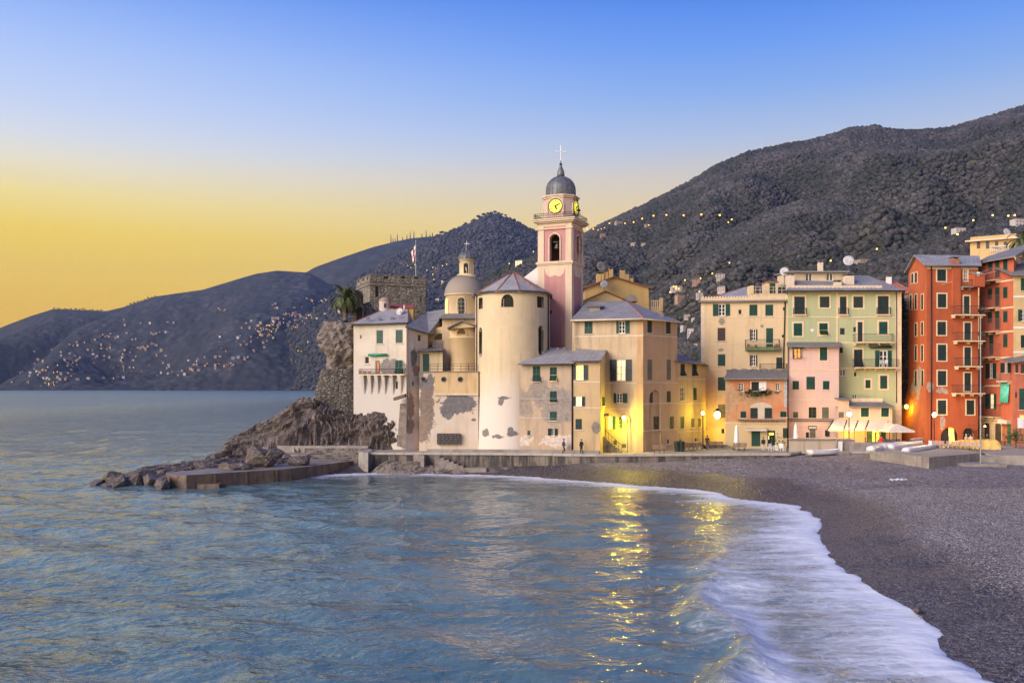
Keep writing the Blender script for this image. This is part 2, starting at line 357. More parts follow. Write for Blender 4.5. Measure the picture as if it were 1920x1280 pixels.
mixv = math_n(t, 'ADD', math_n(t, 'MULTIPLY', seps.outputs[0], 0.6), math_n(t, 'MULTIPLY', seps2.outputs[1], 0.4)); t.links.new(mixv, peb.inputs[0])
big = noise_n(t, v, 0.16, 5, 0.6)
c = mixc(t, rng(t, big, 0.35, 0.65, 0.0, 0.55), peb.outputs[0], mixc(t, 1.0, peb.outputs[0], (0.60, 0.52, 0.57), 'MULTIPLY'))
wetd = math_n(t, 'ADD', at.outputs['Fac'], math_n(t, 'MULTIPLY', noise_n(t, v, 0.22, 4), -5.0))
wet = rng(t, wetd, 1.8, 5.2, 1.0, 0.0)
c = mixc(t, math_n(t, 'MULTIPLY', wet, 0.85), c, mixc(t, 1.0, c, (0.30, 0.29, 0.31), 'MULTIPLY'))
t.links.new(c, b.inputs['Base Color']); t.links.new(rng(t, wet, 0, 1, 0.85, 0.42), b.inputs['Roughness'])
hh = math_n(t, 'ADD', math_n(t, 'MULTIPLY', vo.outputs['Distance'], -0.6), math_n(t, 'MULTIPLY', vo2.outputs['Distance'], -1.2)); bump(t, b, hh, 1.0, 0.16)
bx = np.concatenate([np.arange(-30, 60, 0.45), np.arange(60, 110, 1.5)]); by = np.concatenate([np.arange(-40, 26, 1.5), np.arange(26, 112, 0.45)])
beach = grid_mesh('beach', bx, by, beach_z, pm)

# loose stones on the near shingle, over the finer texture of the rest
def shingle():
    me = beach.data; n = len(me.vertices); co = np.empty(n*3); me.vertices.foreach_get('co', co); co = co.reshape(-1, 3); sd_ = np.empty(n); me.attributes['shore'].data.foreach_get('value', sd_)
    fv = np.empty(len(me.polygons)*4, int); me.polygons.foreach_get('vertices', fv); fv = fv.reshape(-1, 4); c = co[fv].mean(1); ds = sd_[fv].mean(1)
    k = (ds > .2) & (c[:, 1] > 26) & (c[:, 1] < 78) & (c[:, 0] < c[:, 1]*.85) & (c[:, 0] > 0)
    u, inv = np.unique(fv[k].ravel(), return_inverse=True); m2 = bpy.data.meshes.new('shingle'); m2.from_pydata(co[u].tolist(), [], inv.reshape(-1, 4).tolist()); return m2
cs_ = bpy.data.collections.new('stone_kinds'); pal = [(.045, .041, .046), (.115, .102, .110), (.205, .18, .18), (.33, .29, .275), (.42, .39, .37)]
stm, t, b = new_mat('loose_stone'); oi = nd(t, 'ShaderNodeObjectInfo'); cr = ramp(nd(t, 'ShaderNodeValToRGB'), [(0, (*pal[0], 1)), (.3, (*pal[1], 1)), (.65, (*pal[2], 1)), (.93, (*pal[3], 1)), (1, (*pal[4], 1))]); t.links.new(oi.outputs['Random'], cr.inputs[0]); sx_ = nd(t, 'ShaderNodeSeparateXYZ'); t.links.new(oi.outputs['Location'], sx_.inputs[0])
t.links.new(mixc(t, rng(t, math_n(t, 'ADD', sx_.outputs[2], math_n(t, 'MULTIPLY', noise_n(t, oi.outputs['Location'], .25, 3), -.5)), .45, .95, .85, 0), cr.outputs[0], mixc(t, 1.0, cr.outputs[0], (.35, .34, .36), 'MULTIPLY')), b.inputs['Base Color']); t.links.new(rng(t, sx_.outputs[2], .3, .9, .35, .85), b.inputs['Roughness'])
for i in range(4):
    bm = bmesh.new(); bmesh.ops.create_icosphere(bm, subdivisions=1, radius=1.0)
    for v in bm.verts: v.co *= 1 + .3*noise.noise(v.co*1.4 + Vector((i*7, 0, 0))); v.co.z *= .6
    me = bpy.data.meshes.new('stone_kind'); bm.to_mesh(me); bm.free(); me.materials.append(stm); cs_.objects.link(bpy.data.objects.new('stone_kind', me))
scatter('shingle', shingle(), cs_, 60.0, (.02, .055), 'loose dark pebbles strewn over the near part of the beach', 'pebbles', 8)

# sea
sm, t, b = new_mat('sea_water'); v = mapping(t)
fa = nd(t, 'ShaderNodeAttribute'); fa.attribute_name = 'foam'; ca_ = nd(t, 'ShaderNodeAttribute'); ca_.attribute_name = 'rough'; sa = nd(t, 'ShaderNodeAttribute'); sa.attribute_name = 'shallow'
vs1 = mapping(t, (0.55, 1.0, 1), rot=(0, 0, R(-14))); vs2 = mapping(t, (0.8, 1.0, 1), rot=(0, 0, R(18))); 
n1 = noise_n(t, vs1, 0.85, 2.5, 0.55, 0.25); n2 = noise_n(t, vs2, 2.4, 2.5, 0.55, 0.2); n3 = noise_n(t, vs1, 0.12, 4, 0.55)
# foam: streaks drawn out by the swash, dense at the edge
fstr = noise_n(t, mapping(t, (0.30, 1.0, 1), rot=(0, 0, R(32))), 0.75, 8, 0.68, 0.9); ffine = noise_n(t, vs2, 3.6, 6, 0.7, 0.8)
vl = nd(t, 'ShaderNodeTexVoronoi', feature='DISTANCE_TO_EDGE'); vl.inputs['Scale'].default_value = 1.5
wv = nd(t, 'ShaderNodeVectorMath', operation='ADD'); wn = nd(t, 'ShaderNodeTexNoise'); wn.inputs['Scale'].default_value = 0.9; wn.inputs['Detail'].default_value = 4; t.links.new(vs2, wn.inputs['Vector']); t.links.new(vs2, wv.inputs[0]); t.links.new(wn.outputs['Color'], wv.inputs[1]); t.links.new(wv.outputs[0], vl.inputs['Vector'])
lace = rng(t, vl.outputs['Distance'], 0.0, 0.16, 1.0, 0.25)
fn = math_n(t, 'ADD', math_n(t, 'MULTIPLY', fstr, 0.72), math_n(t, 'ADD', math_n(t, 'MULTIPLY', ffine, 0.28), math_n(t, 'MULTIPLY', lace, 0.07)))
foam = rng(t, math_n(t, 'ADD', fa.outputs['Fac'], math_n(t, 'SUBTRACT', fn, 0.5)), 0.30, 0.78)
deep = mixc(t, rng(t, n3, 0.35, 0.65), (0.075, 0.140, 0.148), (0.125, 0.195, 0.195)); shal = (0.075, 0.115, 0.125)
wc = mixc(t, sa.outputs['Fac'], deep, shal)
t.links.new(mixc(t, foam, wc, (0.70, 0.70, 0.73)), b.inputs['Base Color'])
t.links.new(math_n(t, 'ADD', rng(t, foam, 0, 1, 0.09, 0.75), rng(t, ca_.outputs['Fac'], 1.0, 1.4, 0, .20)), b.inputs['Roughness']); b.inputs['IOR'].default_value = 1.40
hh = math_n(t, 'ADD', math_n(t, 'MULTIPLY', n1, 1.0), math_n(t, 'MULTIPLY', n2, 0.42)); hh = math_n(t, 'ADD', hh, math_n(t, 'MULTIPLY', foam, 0.25)); hh = math_n(t, 'ADD', hh, math_n(t, 'MULTIPLY', noise_n(t, vs1, 0.22, 3, 0.5, 0.3), 2.2)); hh = math_n(t, 'ADD', hh, math_n(t, 'MULTIPLY', noise_n(t, vs2, 0.075, 3, 0.55, 0.3), 4.5))
hh = math_n(t, 'MULTIPLY', hh, ca_.outputs['Fac']); bp = bump(t, b, hh, 1.0, 0.36)
rw = np.random.RandomState(5)
WAVES = []
for k in range(34):
    L = 1.5 * (1.075 ** k) * rw.uniform(0.85, 1.15)
    if L > 40: L = rw.uniform(4, 30)
    a = R(rw.normal(-18, 26)); WAVES.append((2*math.pi/L*math.sin(a + math.pi/2)*1.0, 2*math.pi/L*math.cos(a + math.pi/2), rw.uniform(0, 6.28), 0.0080 * L**0.5))
def sea_z(P):
    d = shore_dist(P); far = np.hypot(P[:, 0], P[:, 1])
    z = np.zeros(len(P))
    for kx, ky, ph, am in WAVES:
        s = np.sin(P[:, 0]*ky + P[:, 1]*kx + ph); z += am*(s - 0.35*np.cos(2*(P[:, 0]*ky + P[:, 1]*kx + ph)))
    z *= np.interp(-d, [0, 3, 14], [0.10, 0.35, 1.0]) * np.interp(far, [0, 160, 400], [1, 1, 0.0])
    near = d > -30
    n1 = np.zeros(len(P)); n2 = np.zeros(len(P)); n3 = np.zeros(len(P)); k = np.where(near)[0]
    if len(k): n1[k] = noise_arr(P[k], 0.16, 2.0, 4); n2[k] = noise_arr(P[k], 0.55, 6.0, 4)
    # a small breaker curling in along the near shore
    br = -d - (8.2 + 1.6*n1 + np.interp(P[:, 1], [25, 40, 60], [1.0, 0.0, -2.5])); amp = np.interp(P[:, 1], [20, 32, 48, 60], [0.75, 0.62, 0.32, 0.0])
    z += amp*np.exp(-(br/0.95)**2) * np.where(br > 0, 1, np.exp(-np.abs(br)*0.4))
    # swash running up the pebbles
    run = d + 1.0*n1 + 0.45*n2
    up = np.interp(run, [-6, 0.0, 0.5, 1.2], [0.0, 0.17, 0.0, -1.6])
    z = z + up
    fw = np.interp(P[:, 1], [28, 42, 60, 75, 100, 112], [11.5, 10.2, 8.6, 7.2, 5.4, 4.2])
    foam = np.interp(-run/fw, [-0.2, 0.0, 0.12, 0.45, 1.0, 1.8], [1.10, 0.95, 0.66, 0.44, 0.26, 0.0])
    foam = np.where(P[:, 1] > 112, 0.0, foam)
    foam += 0.28*np.exp(-((br+0.9)/1.0)**2)*np.clip(amp*2, 0, 1)
    shallow = np.interp(-d, [0, 4, 16, 34], [1.0, 0.7, 0.18, 0.0])
    return z, {'foam': foam, 'shallow': shallow, 'rough': np.interp(-d, [0, 8, 26, 60, 260], [0.35, 0.45, 0.72, 1.0, 1.4])}
sx = np.concatenate([-np.geomspace(6000, 130, 24), np.arange(-125, -30, 0.7), np.arange(-30, 30, 0.32), np.arange(30, 70, 2.0), np.geomspace(75, 6000, 18)])
sy = np.concatenate([np.arange(-60, 24, 3.0), np.arange(24, 70, 0.30), np.arange(70, 125, 0.5), np.arange(125, 300, 5.0), np.geomspace(305, 6200, 26)])
sea = grid_mesh('sea', sx, sy, sea_z, sm)

# ================================================================== haze
def haze_box():
    m = bpy.data.materials.new('haze_air'); m.use_nodes = True; t = m.node_tree; t.nodes.clear()
    out = t.nodes.new('ShaderNodeOutputMaterial'); pv = t.nodes.new('ShaderNodeVolumePrincipled'); t.links.new(pv.outputs[0], out.inputs['Volume'])
    pv.inputs['Color'].default_value = (0.50, 0.62, 1.0, 1); pv.inputs['Density'].default_value = 0.00007; pv.inputs['Anisotropy'].default_value = 0.75
    q = MB(); q.box((-5600, -300, -9), (5600, 7200, 960)); o = q.build('haze', m); tag(o, kind='stuff'); return o
haze_box()
# ================================================================== building materials
def plaster(name, col, col2=None, streak=0.25, patches=(), zfade=None, rough=0.9, bmp=0.25):
    """painted render: mottled, streaked by rain; patches = [(centre xyz, radii xyz, colour)] of bare cement; zfade = (z0, z1, colour) where the paint has washed out"""
    m, t, b = new_mat(name); v = mapping(t)
    col2 = col2 or tuple(c * 0.80 for c in col)
    f1 = noise_n(t, v, 0.35, 6, 0.65, 0.5); f2 = noise_n(t, mapping(t, (1.6, 1.6, 0.16)), 1.0, 5, 0.6); f3 = noise_n(t, v, 2.2, 6, 0.7)
    c = mixc(t, rng(t, f1, 0.36, 0.66), col, col2)
    c = mixc(t, math_n(t, 'MULTIPLY', rng(t, f2, 0.48, 0.72), min(.8, streak * 1.7)), c, tuple(x * 0.50 for x in col))
    c = mixc(t, rng(t, f3, 0.55, 0.80, 0, 0.35), c, tuple(min(1, x * 1.15 + 0.02) for x in col))
    if zfade:
        sx_ = nd(t, 'ShaderNodeSeparateXYZ'); t.links.new(v, sx_.inputs[0])
        zz = math_n(t, 'ADD', sx_.outputs[2], math_n(t, 'MULTIPLY', math_n(t, 'SUBTRACT', f1, 0.5), zfade[3] if len(zfade) > 3 else 9.0))
        zz = math_n(t, 'ADD', zz, math_n(t, 'MULTIPLY', math_n(t, 'SUBTRACT', f2, 0.5), .45 * (zfade[3] if len(zfade) > 3 else 9.0)))
        c = mixc(t, rng(t, zz, zfade[0], zfade[1], 0.92, 0.0), c, zfade[2])
    nn = nd(t, 'ShaderNodeTexNoise'); nn.inputs['Scale'].default_value = 1.1; nn.inputs['Detail'].default_value = 7; nn.inputs['Roughness'].default_value = 0.7; t.links.new(v, nn.inputs['Vector'])
    hb = f3
    for ctr, rad, pc in patches:
        mp = nd(t, 'ShaderNodeMapping', vector_type='TEXTURE'); mp.inputs['Location'].default_value = ctr; mp.inputs['Scale'].default_value = rad; t.links.new(v, mp.inputs[0])
        ln = nd(t, 'ShaderNodeVectorMath', operation='LENGTH'); t.links.new(mp.outputs[0], ln.inputs[0])
        dd = math_n(t, 'ADD', ln.outputs['Value'], math_n(t, 'MULTIPLY', math_n(t, 'SUBTRACT', nn.outputs['Fac'], 0.5), 2.6))
        k = rng(t, dd, 0.93, 1.02, 1.0, 0.0)
        pcol = mixc(t, rng(t, f3, 0.35, 0.65), pc, tuple(x * 0.7 for x in pc)); c = mixc(t, k, c, pcol)
        hb = math_n(t, 'SUBTRACT', hb, k)
    t.links.new(c, b.inputs['Base Color']); b.inputs['Roughness'].default_value = rough; b.inputs['Specular IOR Level'].default_value = 0.25
    bump(t, b, math_n(t, 'ADD', hb, math_n(t, 'MULTIPLY', noise_n(t, v, 14, 4), 0.4)), bmp, 0.05)
    return m
def slate(name, col=(0.205, 0.195, 0.20), sc=1.0):
    m, t, b = new_mat(name); v = mapping(t, (1, 1, 1))
    br = nd(t, 'ShaderNodeTexBrick'); br.inputs['Scale'].default_value = 1.0 * sc; br.inputs['Brick Width'].default_value = 0.6; br.inputs['Row Height'].default_value = 0.28; br.inputs['Mortar Size'].default_value = 0.03
    br.inputs['Color1'].default_value = (*col, 1); br.inputs['Color2'].default_value = (*[c * 1.25 for c in col], 1); br.inputs['Mortar'].default_value = (*[c * 0.45 for c in col], 1)
    # courses follow the slope: use x+y along the eave and height up the slope
    sp = nd(t, 'ShaderNodeSeparateXYZ'); t.links.new(v, sp.inputs[0]); cb = nd(t, 'ShaderNodeCombineXYZ')
    t.links.new(math_n(t, 'ADD', sp.outputs[0], math_n(t, 'MULTIPLY', sp.outputs[1], 0.35)), cb.inputs[0]); t.links.new(math_n(t, 'MULTIPLY', sp.outputs[2], 2.0), cb.inputs[1]); t.links.new(cb.outputs[0], br.inputs['Vector'])
    f = noise_n(t, v, 0.6, 6, 0.65); f2 = noise_n(t, v, 3.0, 5, 0.7)
    c = mixc(t, rng(t, f, 0.3, 0.7, 0, 0.6), br.outputs['Color'], tuple(x * 1.45 for x in col)); c = mixc(t, rng(t, f2, 0.55, 0.75, 0, 0.5), c, (0.11, 0.11, 0.09))
    t.links.new(c, b.inputs['Base Color']); b.inputs['Roughness'].default_value = 0.7; bump(t, b, math_n(t, 'ADD', br.outputs['Fac'], math_n(t, 'MULTIPLY', f2, -0.8)), 0.5, -0.04)
    return m
def masonry(name, col, sc=1.0, dark=0.35, bmp=0.9):
    m, t, b = new_mat(name); v = mapping(t, (1.0, 1.0, 1.9))
    vo = nd(t, 'ShaderNodeTexVoronoi'); vo.inputs['Scale'].default_value = 1.5 * sc; vo.inputs['Randomness'].default_value = 0.9; t.links.new(v, vo.inputs['Vector'])
    ve = nd(t, 'ShaderNodeTexVoronoi', feature='DISTANCE_TO_EDGE'); ve.inputs['Scale'].default_value = 1.5 * sc; ve.inputs['Randomness'].default_value = 0.9; t.links.new(v, ve.inputs['Vector'])
    sp = nd(t, 'ShaderNodeSeparateColor'); t.links.new(vo.outputs['Color'], sp.inputs[0])
    c = mixc(t, sp.outputs[0], tuple(x * 0.55 for x in col), tuple(min(1, x * 1.45) for x in col)); f = noise_n(t, v, 0.5, 5, 0.6)
    c = mixc(t, rng(t, f, 0.35, 0.7, 0, 0.5), c, tuple(x * 0.6 for x in col))
    c = mixc(t, rng(t, ve.outputs['Distance'], 0.0, 0.10, 1, 0), c, tuple(x * dark for x in col))
    t.links.new(c, b.inputs['Base Color']); b.inputs['Roughness'].default_value = 0.95; bump(t, b, rng(t, ve.outputs['Distance'], 0.0, 0.2), bmp, 0.12)
    return m
M = {}
M['slate'] = slate('slate'); M['slate_d'] = slate('slate_brown', (0.17, 0.155, 0.15))
M['slate_l'] = slate('slate_pale', (0.25, 0.24, 0.25))
M['shut'] = simple('shutter_green', (0.012, 0.055, 0.040), 0.5, 0.3); M['shut_d'] = simple('shutter_dark', (0.016, 0.030, 0.026), 0.5, 0.3)
M['shut_b'] = simple('shutter_brown', (0.06, 0.035, 0.028), 0.6, 0.3); M['shut_f'] = simple('shutter_faded', (0.13, 0.12, 0.085), 0.7, 0.25); M['shut_g'] = simple('shutter_bright_green', (0.02, 0.12, 0.055), 0.5, 0.3)
M['white'] = simple('white_paint', (0.74, 0.73, 0.72), 0.5, 0.06); M['cream'] = simple('cream_trim', (0.68, 0.52, 0.34), 0.8, 0.10, 2.0, 0, 0.15); M['cream2'] = simple('pale_trim', (0.62, 0.50, 0.38), 0.8, 0.10, 2.0, 0, 0.15)
M['dish'] = simple('dish_grey', (.42, .41, .42), .5, .1); M['dark'] = simple('dark_interior', (0.012, 0.012, 0.014), 0.8, 0.2); M['iron'] = simple('wrought_iron', (0.03, 0.03, 0.034), 0.5, 0.3, 8, 0.6); M['pipe'] = simple('drain_pipe', (0.10, 0.085, 0.075), 0.5, 0.2, 2, 0.3)
M['tile'] = simple('terracotta_ridge', (0.30, 0.12, 0.075), 0.85, 0.3, 4, 0, 0.4); M['lead'] = simple('lead_sheet', (0.13, 0.135, 0.15), 0.55, 0.25, 2.5, 0.35, 0.3)
M['conc'] = simple('grey_concrete', (0.27, 0.24, 0.215), 0.9, 0.22, 0.9, 0, 0.4); M['stone'] = simple('worn_stone', (0.22, 0.185, 0.16), 0.9, 0.3, 1.4, 0, 0.6)
m_, t, b = new_mat('window_glass'); b.inputs['Base Color'].default_value = (0.015, 0.018, 0.024, 1); b.inputs['Roughness'].default_value = 0.08; f = noise_n(t, mapping(t), 1.5, 2); bump(t, b, f, 0.05, 0.05); M['glass'] = m_
M['lit'] = emit('lit_window', (1.0, 0.72, 0.14), 1.0, 0.35); M['lit2'] = emit('lit_room', (1.0, 0.76, 0.36), .85, 0.3); M['lit3'] = emit('lit_orange', (1.0, 0.42, 0.10), 0.7, 0.5)
M['lamp'] = emit('lamp_glow', (1.0, 0.78, 0.12), 22.0); M['lampw'] = emit('lamp_warm', (1.0, 0.66, 0.18), 50.0)
M['wood'] = simple('weathered_wood', (0.16, 0.10, 0.07), 0.8, 0.3, 5, 0, 0.4); M['canvas'] = simple('cream_canvas', (0.62, 0.52, 0.42), 0.85, 0.1, 2.0, 0, 0.2)

# ================================================================== building kit
UNIT = {}
def unit(key, fn, mats, smooth=False):
    k = (key, tuple(m.name for m in (mats if isinstance(mats, (list, tuple)) else [mats])))
    if k not in UNIT: q = MB(); fn(q); UNIT[k] = q.mesh(key, mats, smooth)
    return UNIT[k]
def u_leaf(q):      # louvred leaf, x 0..1, z 0..1, y = inward
    for a, b_ in ((0, .11), (.89, 1)): q.box((a, -.03, 0), (b_, .03, 1))
    for z in (0, .47, .94): q.box((.11, -.026, z), (.89, .026, z + .06))
    for k in range(6):
        for z0 in (.06, .53):
            z = z0 + .41 * (k + .5) / 6; h = .41 / 6 * .36
            q.add([(.11, -.02, z - h), (.89, -.02, z - h), (.89, .016, z + h), (.11, .016, z + h), (.11, -.012, z - h - .012), (.89, -.012, z - h - .012), (.89, .024, z + h - .012), (.11, .024, z + h - .012)],
                  [(0, 1, 2, 3), (7, 6, 5, 4), (0, 4, 5, 1), (2, 6, 7, 3)])
    q.box((.11, .018, .05), (.89, .024, .95))
def u_plank(q):
    for k in range(4): q.box((k * .25 + .01, -.025, 0), (k * .25 + .24, .025, 1))
    q.box((.02, .0, .01), (.98, .02, .99)); q.box((.03, -.04, .15), (.97, -.025, .2)); q.box((.03, -.04, .78), (.97, -.025, .83))
def u_sash(q):      # casement with central stile and bars, x -.5...5
    for a, b_ in ((-.5, -.41), (.41, .5), (-.06, .06)): q.box((a, .06, 0), (b_, .13, 1))
    for z in (0, .95): q.box((-.41, .061, z), (.41, .129, z + .05))
    for z in (.32, .63): q.box((-.41, .07, z), (-.06, .12, z + .035)); q.box((.06, .07, z), (.41, .12, z + .035))
def u_plainframe(q):
    for a, b_ in ((-.5, -.40), (.40, .5)): q.box((a, .05, 0), (b_, .13, 1))
    for z in (0, .92): q.box((-.4, .051, z), (.4, .129, z + .08))
def u_pane(q): q.box((-.5, .13, 0), (.5, .15, 1))
def u_jamb(q):
    for a, b_ in ((-.5, -.47), (.47, .5)): q.box((a, -.01, 0), (b_, .14, 1))
    q.box((-.47, -.009, .98), (.47, .139, 1)); q.box((-.47, -.009, 0), (.47, .139, .015)); q.box((-.47, .12, .015), (.47, .138, .98))
class Bld:
    def __init__(s, name, label, cat, loc, group=None):
        s.o = empty(name, loc); s.loc = Vector(loc); tag(s.o, label, cat, group)
    def L(s, p): return Vector(p) - s.loc
    def mb(s, name, q, mats, smooth=False, parent=None, recalc=False):
        q.v = [tuple(Vector(p) - s.loc) for p in q.v]
        return q.build(name, mats, parent or s.o, smooth=smooth, recalc=recalc)
    def box(s, name, lo, hi, mat, parent=None):
        q = MB(); q.box(lo, hi); return s.mb(name, q, mat, parent=parent)
    def slabs(s, name, polys, th, mat, parent=None):
        q = MB()
        for p in polys: q.slab(p, th)
        return s.mb(name, q, mat, recalc=True, parent=parent)
    def tube(s, name, pts, r, mat, n=6, parent=None):
        q = MB(); q.tube(pts, r, n); return s.mb(name, q, mat, smooth=True, parent=parent)
    def face(s, A, B): return Face(s, A, B)
class Face:
    """a vertical facade from plan point A (left as seen) to B (right)"""
    def __init__(s, b, A, B):
        s.b = b; s.A = Vector(A); s.B = Vector(B); d = s.B - s.A; s.len = d.length; s.d = d / s.len; s.ang = math.atan2(d.y, d.x); s.n = Vector((s.d.y, -s.d.x)); s.holes = []
    def hit(s, px, py):
        rx = (px - CX) / F; a = s.A; den = rx * s.n.x + s.n.y; k = (a.x * s.n.x + a.y * s.n.y) / den      # ray (rx,1)*k
        return (Vector((rx * k, k)) - a).dot(s.d), CZ - (py - HY) / F * k
    def P(s, u, z, out=0.0):
        p = s.A + s.d * u + s.n * out; return Vector((p.x, p.y, z))
    def rect(s, r):
        u0, za = s.hit(r[0], r[2]); u1, zb = s.hit(r[1], r[3]); uc = (r[0] + r[1]) / 2
        _, z1 = s.hit(uc, r[2]); _, z0 = s.hit(uc, r[3]); return u0, u1, z0, z1
    def obox(s, name, u0, u1, z0, z1, o0, o1, mat, parent=None, q=None):
        own = q is None; q = q or MB()
        c = [s.P(u0, z0, o1), s.P(u1, z0, o1), s.P(u1, z0, o0), s.P(u0, z0, o0), s.P(u0, z1, o1), s.P(u1, z1, o1), s.P(u1, z1, o0), s.P(u0, z1, o0)]
        q.add(c, [(0,3,2,1),(4,5,6,7),(0,1,5,4),(1,2,6,5),(2,3,7,6),(3,0,4,7)])
        return s.b.mb(name, q, mat, parent=parent) if own else q
    def band(s, name, py, h, mat, out=0.06, u0=0.0, u1=None):
        _, z = s.hit((CX + F * (s.A.x / s.A.y + s.B.x / s.B.y) / 2), py); return s.obox(name, u0, s.len if u1 is None else u1, z - h/2, z + h/2, -0.02, out, mat)
    def piece(s, name, me, u, z, w, h, parent=None, out=0.0, rz=0.0):
        p = s.P(u, z, out)
        if parent is None: return link(name, me, s.b.o, s.b.L(p), s.ang + rz, (w, 1, h))
        return link(name, me, parent, p, s.ang + rz, (w, 1, h))
    def win(s, kind, r, glass=None, mat='shut', lit=None, sur=None, sill=True, name='window', surw=0.16, frame='white', sillmat=None):
        """kinds: closed, flap (lower half pushed out), open (leaves back against the wall), small, blind, door, dark"""
        u0, u1, z0, z1 = s.rect(r); w, h = u1 - u0, z1 - z0; b = s.b
        sm_ = M[mat]; lf = unit('shutter', u_leaf, sm_)
        if kind in ('open',) and glass is not None:
            g0, _ = s.hit(glass[0], r[3]); g1, _ = s.hit(glass[1], r[3])
        else: g0, g1 = u0, u1
        s.holes.append((g0, g1, z0, z1)); uc = (g0 + g1) / 2; gw = g1 - g0
        fk, fm = {'closed': (u_jamb, sm_), 'flap': (u_jamb, sm_), 'blind': (u_jamb, sm_), 'door': (u_jamb, sm_), 'dark': (u_plainframe, M[frame])}.get(kind, (u_sash if kind == 'open' or h > 1.0 else u_plainframe, M[frame]))
        q = MB(); fk(q); q.v = [(x * gw, y, z * h) for x, y, z in q.v]
        root = q.build(name, fm, b.o, b.L(s.P(uc, z0)), s.ang)
        def put(nm, me, x, z, sx_, sz_, y=0.0, rz=0.0, rx=0.0):
            o = link(nm, me, root, (x, y, z), 0, (sx_, 1, sz_)); o.rotation_euler = (rx, 0, rz); return o
        if kind == 'closed':
            put('shutter', lf, -gw/2 + .02, .02, gw/2 - .025, h - .04); put('shutter', lf, .005, .02, gw/2 - .025, h - .04)
        elif kind == 'flap':
            for x in (-gw/2 + .02, .005):
                put('shutter', lf, x, h * .45, gw/2 - .025, h * .53)
                put('flap', lf, x, h * .02, gw/2 - .025, h * .43, y=-h * .43 * math.sin(.5), rx=-.5).location.z = h * .05
            if lit: put('pane', unit('pane', u_pane, M[lit]), 0, .03, gw * .92, h * .45, y=-.04)
        elif kind == 'blind':
            put('shutter', unit('blind', u_plank, sm_), -gw/2 + .01, .01, gw - .02, h - .02, y=.05)
        elif kind == 'door':
            put('door_leaf', lf, -gw/2 + .02, .0, gw/2 - .025, h - .02); put('door_leaf', lf, .005, .0, gw/2 - .025, h - .02)
        else:
            if kind == 'dark':
                put('pane', unit('pane', u_pane, M['dark']), 0, 0, gw, h)
            else:
                put('pane', unit('pane', u_pane, M[lit] if lit else M['glass']), 0, 0, gw, h)
            if kind == 'open':
                if glass is None: lw = rw = gw / 2
                else: lw, rw = g0 - u0, u1 - g1
                if lw > .05: put('shutter', lf, -gw/2 - lw - .02, 0, lw, h, y=-.06)
                if rw > .05: put('shutter', lf, gw/2 + .02, 0, rw, h, y=-.06)
        if sur:
            q = MB(); a = surw; hw = gw / 2
            for lo, hi in (((-hw - a, -.05, -a * .8), (-hw, .02, h + a)), ((hw, -.05, -a * .8), (hw + a, .02, h + a)), ((-hw, -.049, h), (hw, .019, h + a)), ((-hw, -.049, -a * .8), (hw, .019, 0))): q.box(lo, hi)
            q.build('surround', M[sur], root)
        elif sill:
            q = MB(); q.box((-gw/2 - .10, -.12, -.09), (gw/2 + .10, .02, 0)); q.build('sill', M[sillmat or 'cream2'], root)
        return root
    def wall(s, z0, z1, mat, name='wall', z1b=None, arches=(), batter=None, sub=0, extra=(), mA=None, mB=None):
        """grid wall with real openings and reveals; z1b = eave height at B when the top slopes; batter = (z below which it flares, metres at the foot)"""
        holes = s.holes + list(extra); zt = min(z1, z1b if z1b is not None else z1)
        us = {0.0, s.len}; zs = {z0, zt}
        for a, b_, c, d in holes: us |= {max(0, a), min(s.len, b_)}; zs |= {max(z0, c), min(zt, d)}
        if batter:
            for k in range(9): zs.add(z0 + (batter[0] - z0) * k / 8)
        us = sorted(us); zs = sorted(z for z in zs if z0 - 1e-6 <= z <= zt + 1e-6)
        def out(z, u=0): 
            return batter[1] * max(0, (batter[0] - z) / (batter[0] - z0)) ** 1.6 if batter else 0.0
        q = MB(); idx = {}
        def vid(u, z, o=None):
            k = (round(u, 4), round(z, 4), o)
            if k not in idx:
                idx[k] = len(q.v); ou = out(z) if o is None else o; du = 0.0
                if batter and o is None:          # mitre: the flared edge slides along the plane of the neighbouring wall
                    if mA is not None and u < 1e-6: du = -ou * s.n.dot(mA) / s.d.dot(mA)
                    if mB is not None and abs(u - s.len) < 1e-6: du = -ou * s.n.dot(mB) / s.d.dot(mB)
                q.v.append(tuple(s.P(u + du, z, ou)))
            return idx[k]
        def quad(a): q.f.append(tuple(a)); q.m.append(0)
        for i in range(len(us) - 1):
            for j in range(len(zs) - 1):
                cu, cz_ = (us[i] + us[i+1]) / 2, (zs[j] + zs[j+1]) / 2
                if any(a < cu < b_ and c < cz_ < d for a, b_, c, d in holes): continue
                quad([vid(us[i], zs[j]), vid(us[i+1], zs[j]), vid(us[i+1], zs[j+1]), vid(us[i], zs[j+1])])
        for a, b_, c, d in holes:      # reveals and a back
            a, b_ = max(0, a), min(s.len, b_); c, d = max(c, z0), min(d, zt); D = -0.22
            quad([vid(a, c), vid(a, d), vid(a, d, D), vid(a, c, D)]); quad([vid(b_, d), vid(b_, c), vid(b_, c, D), vid(b_, d, D)])
            quad([vid(a, d), vid(b_, d), vid(b_, d, D), vid(a, d, D)]); quad([vid(b_, c), vid(a, c), vid(a, c, D), vid(b_, c, D)])
            quad([vid(a, c, D), vid(a, d, D), vid(b_, d, D), vid(b_, c, D)])
        if batter:
            for mm_, u in ((mA, 0.0), (mB, s.len)):
                if mm_ is not None:
                    for j in range(len(zs) - 1): quad([vid(u, zs[j]), vid(u, zs[j+1]), vid(u, zs[j+1], 0.0), vid(u, zs[j], 0.0)])
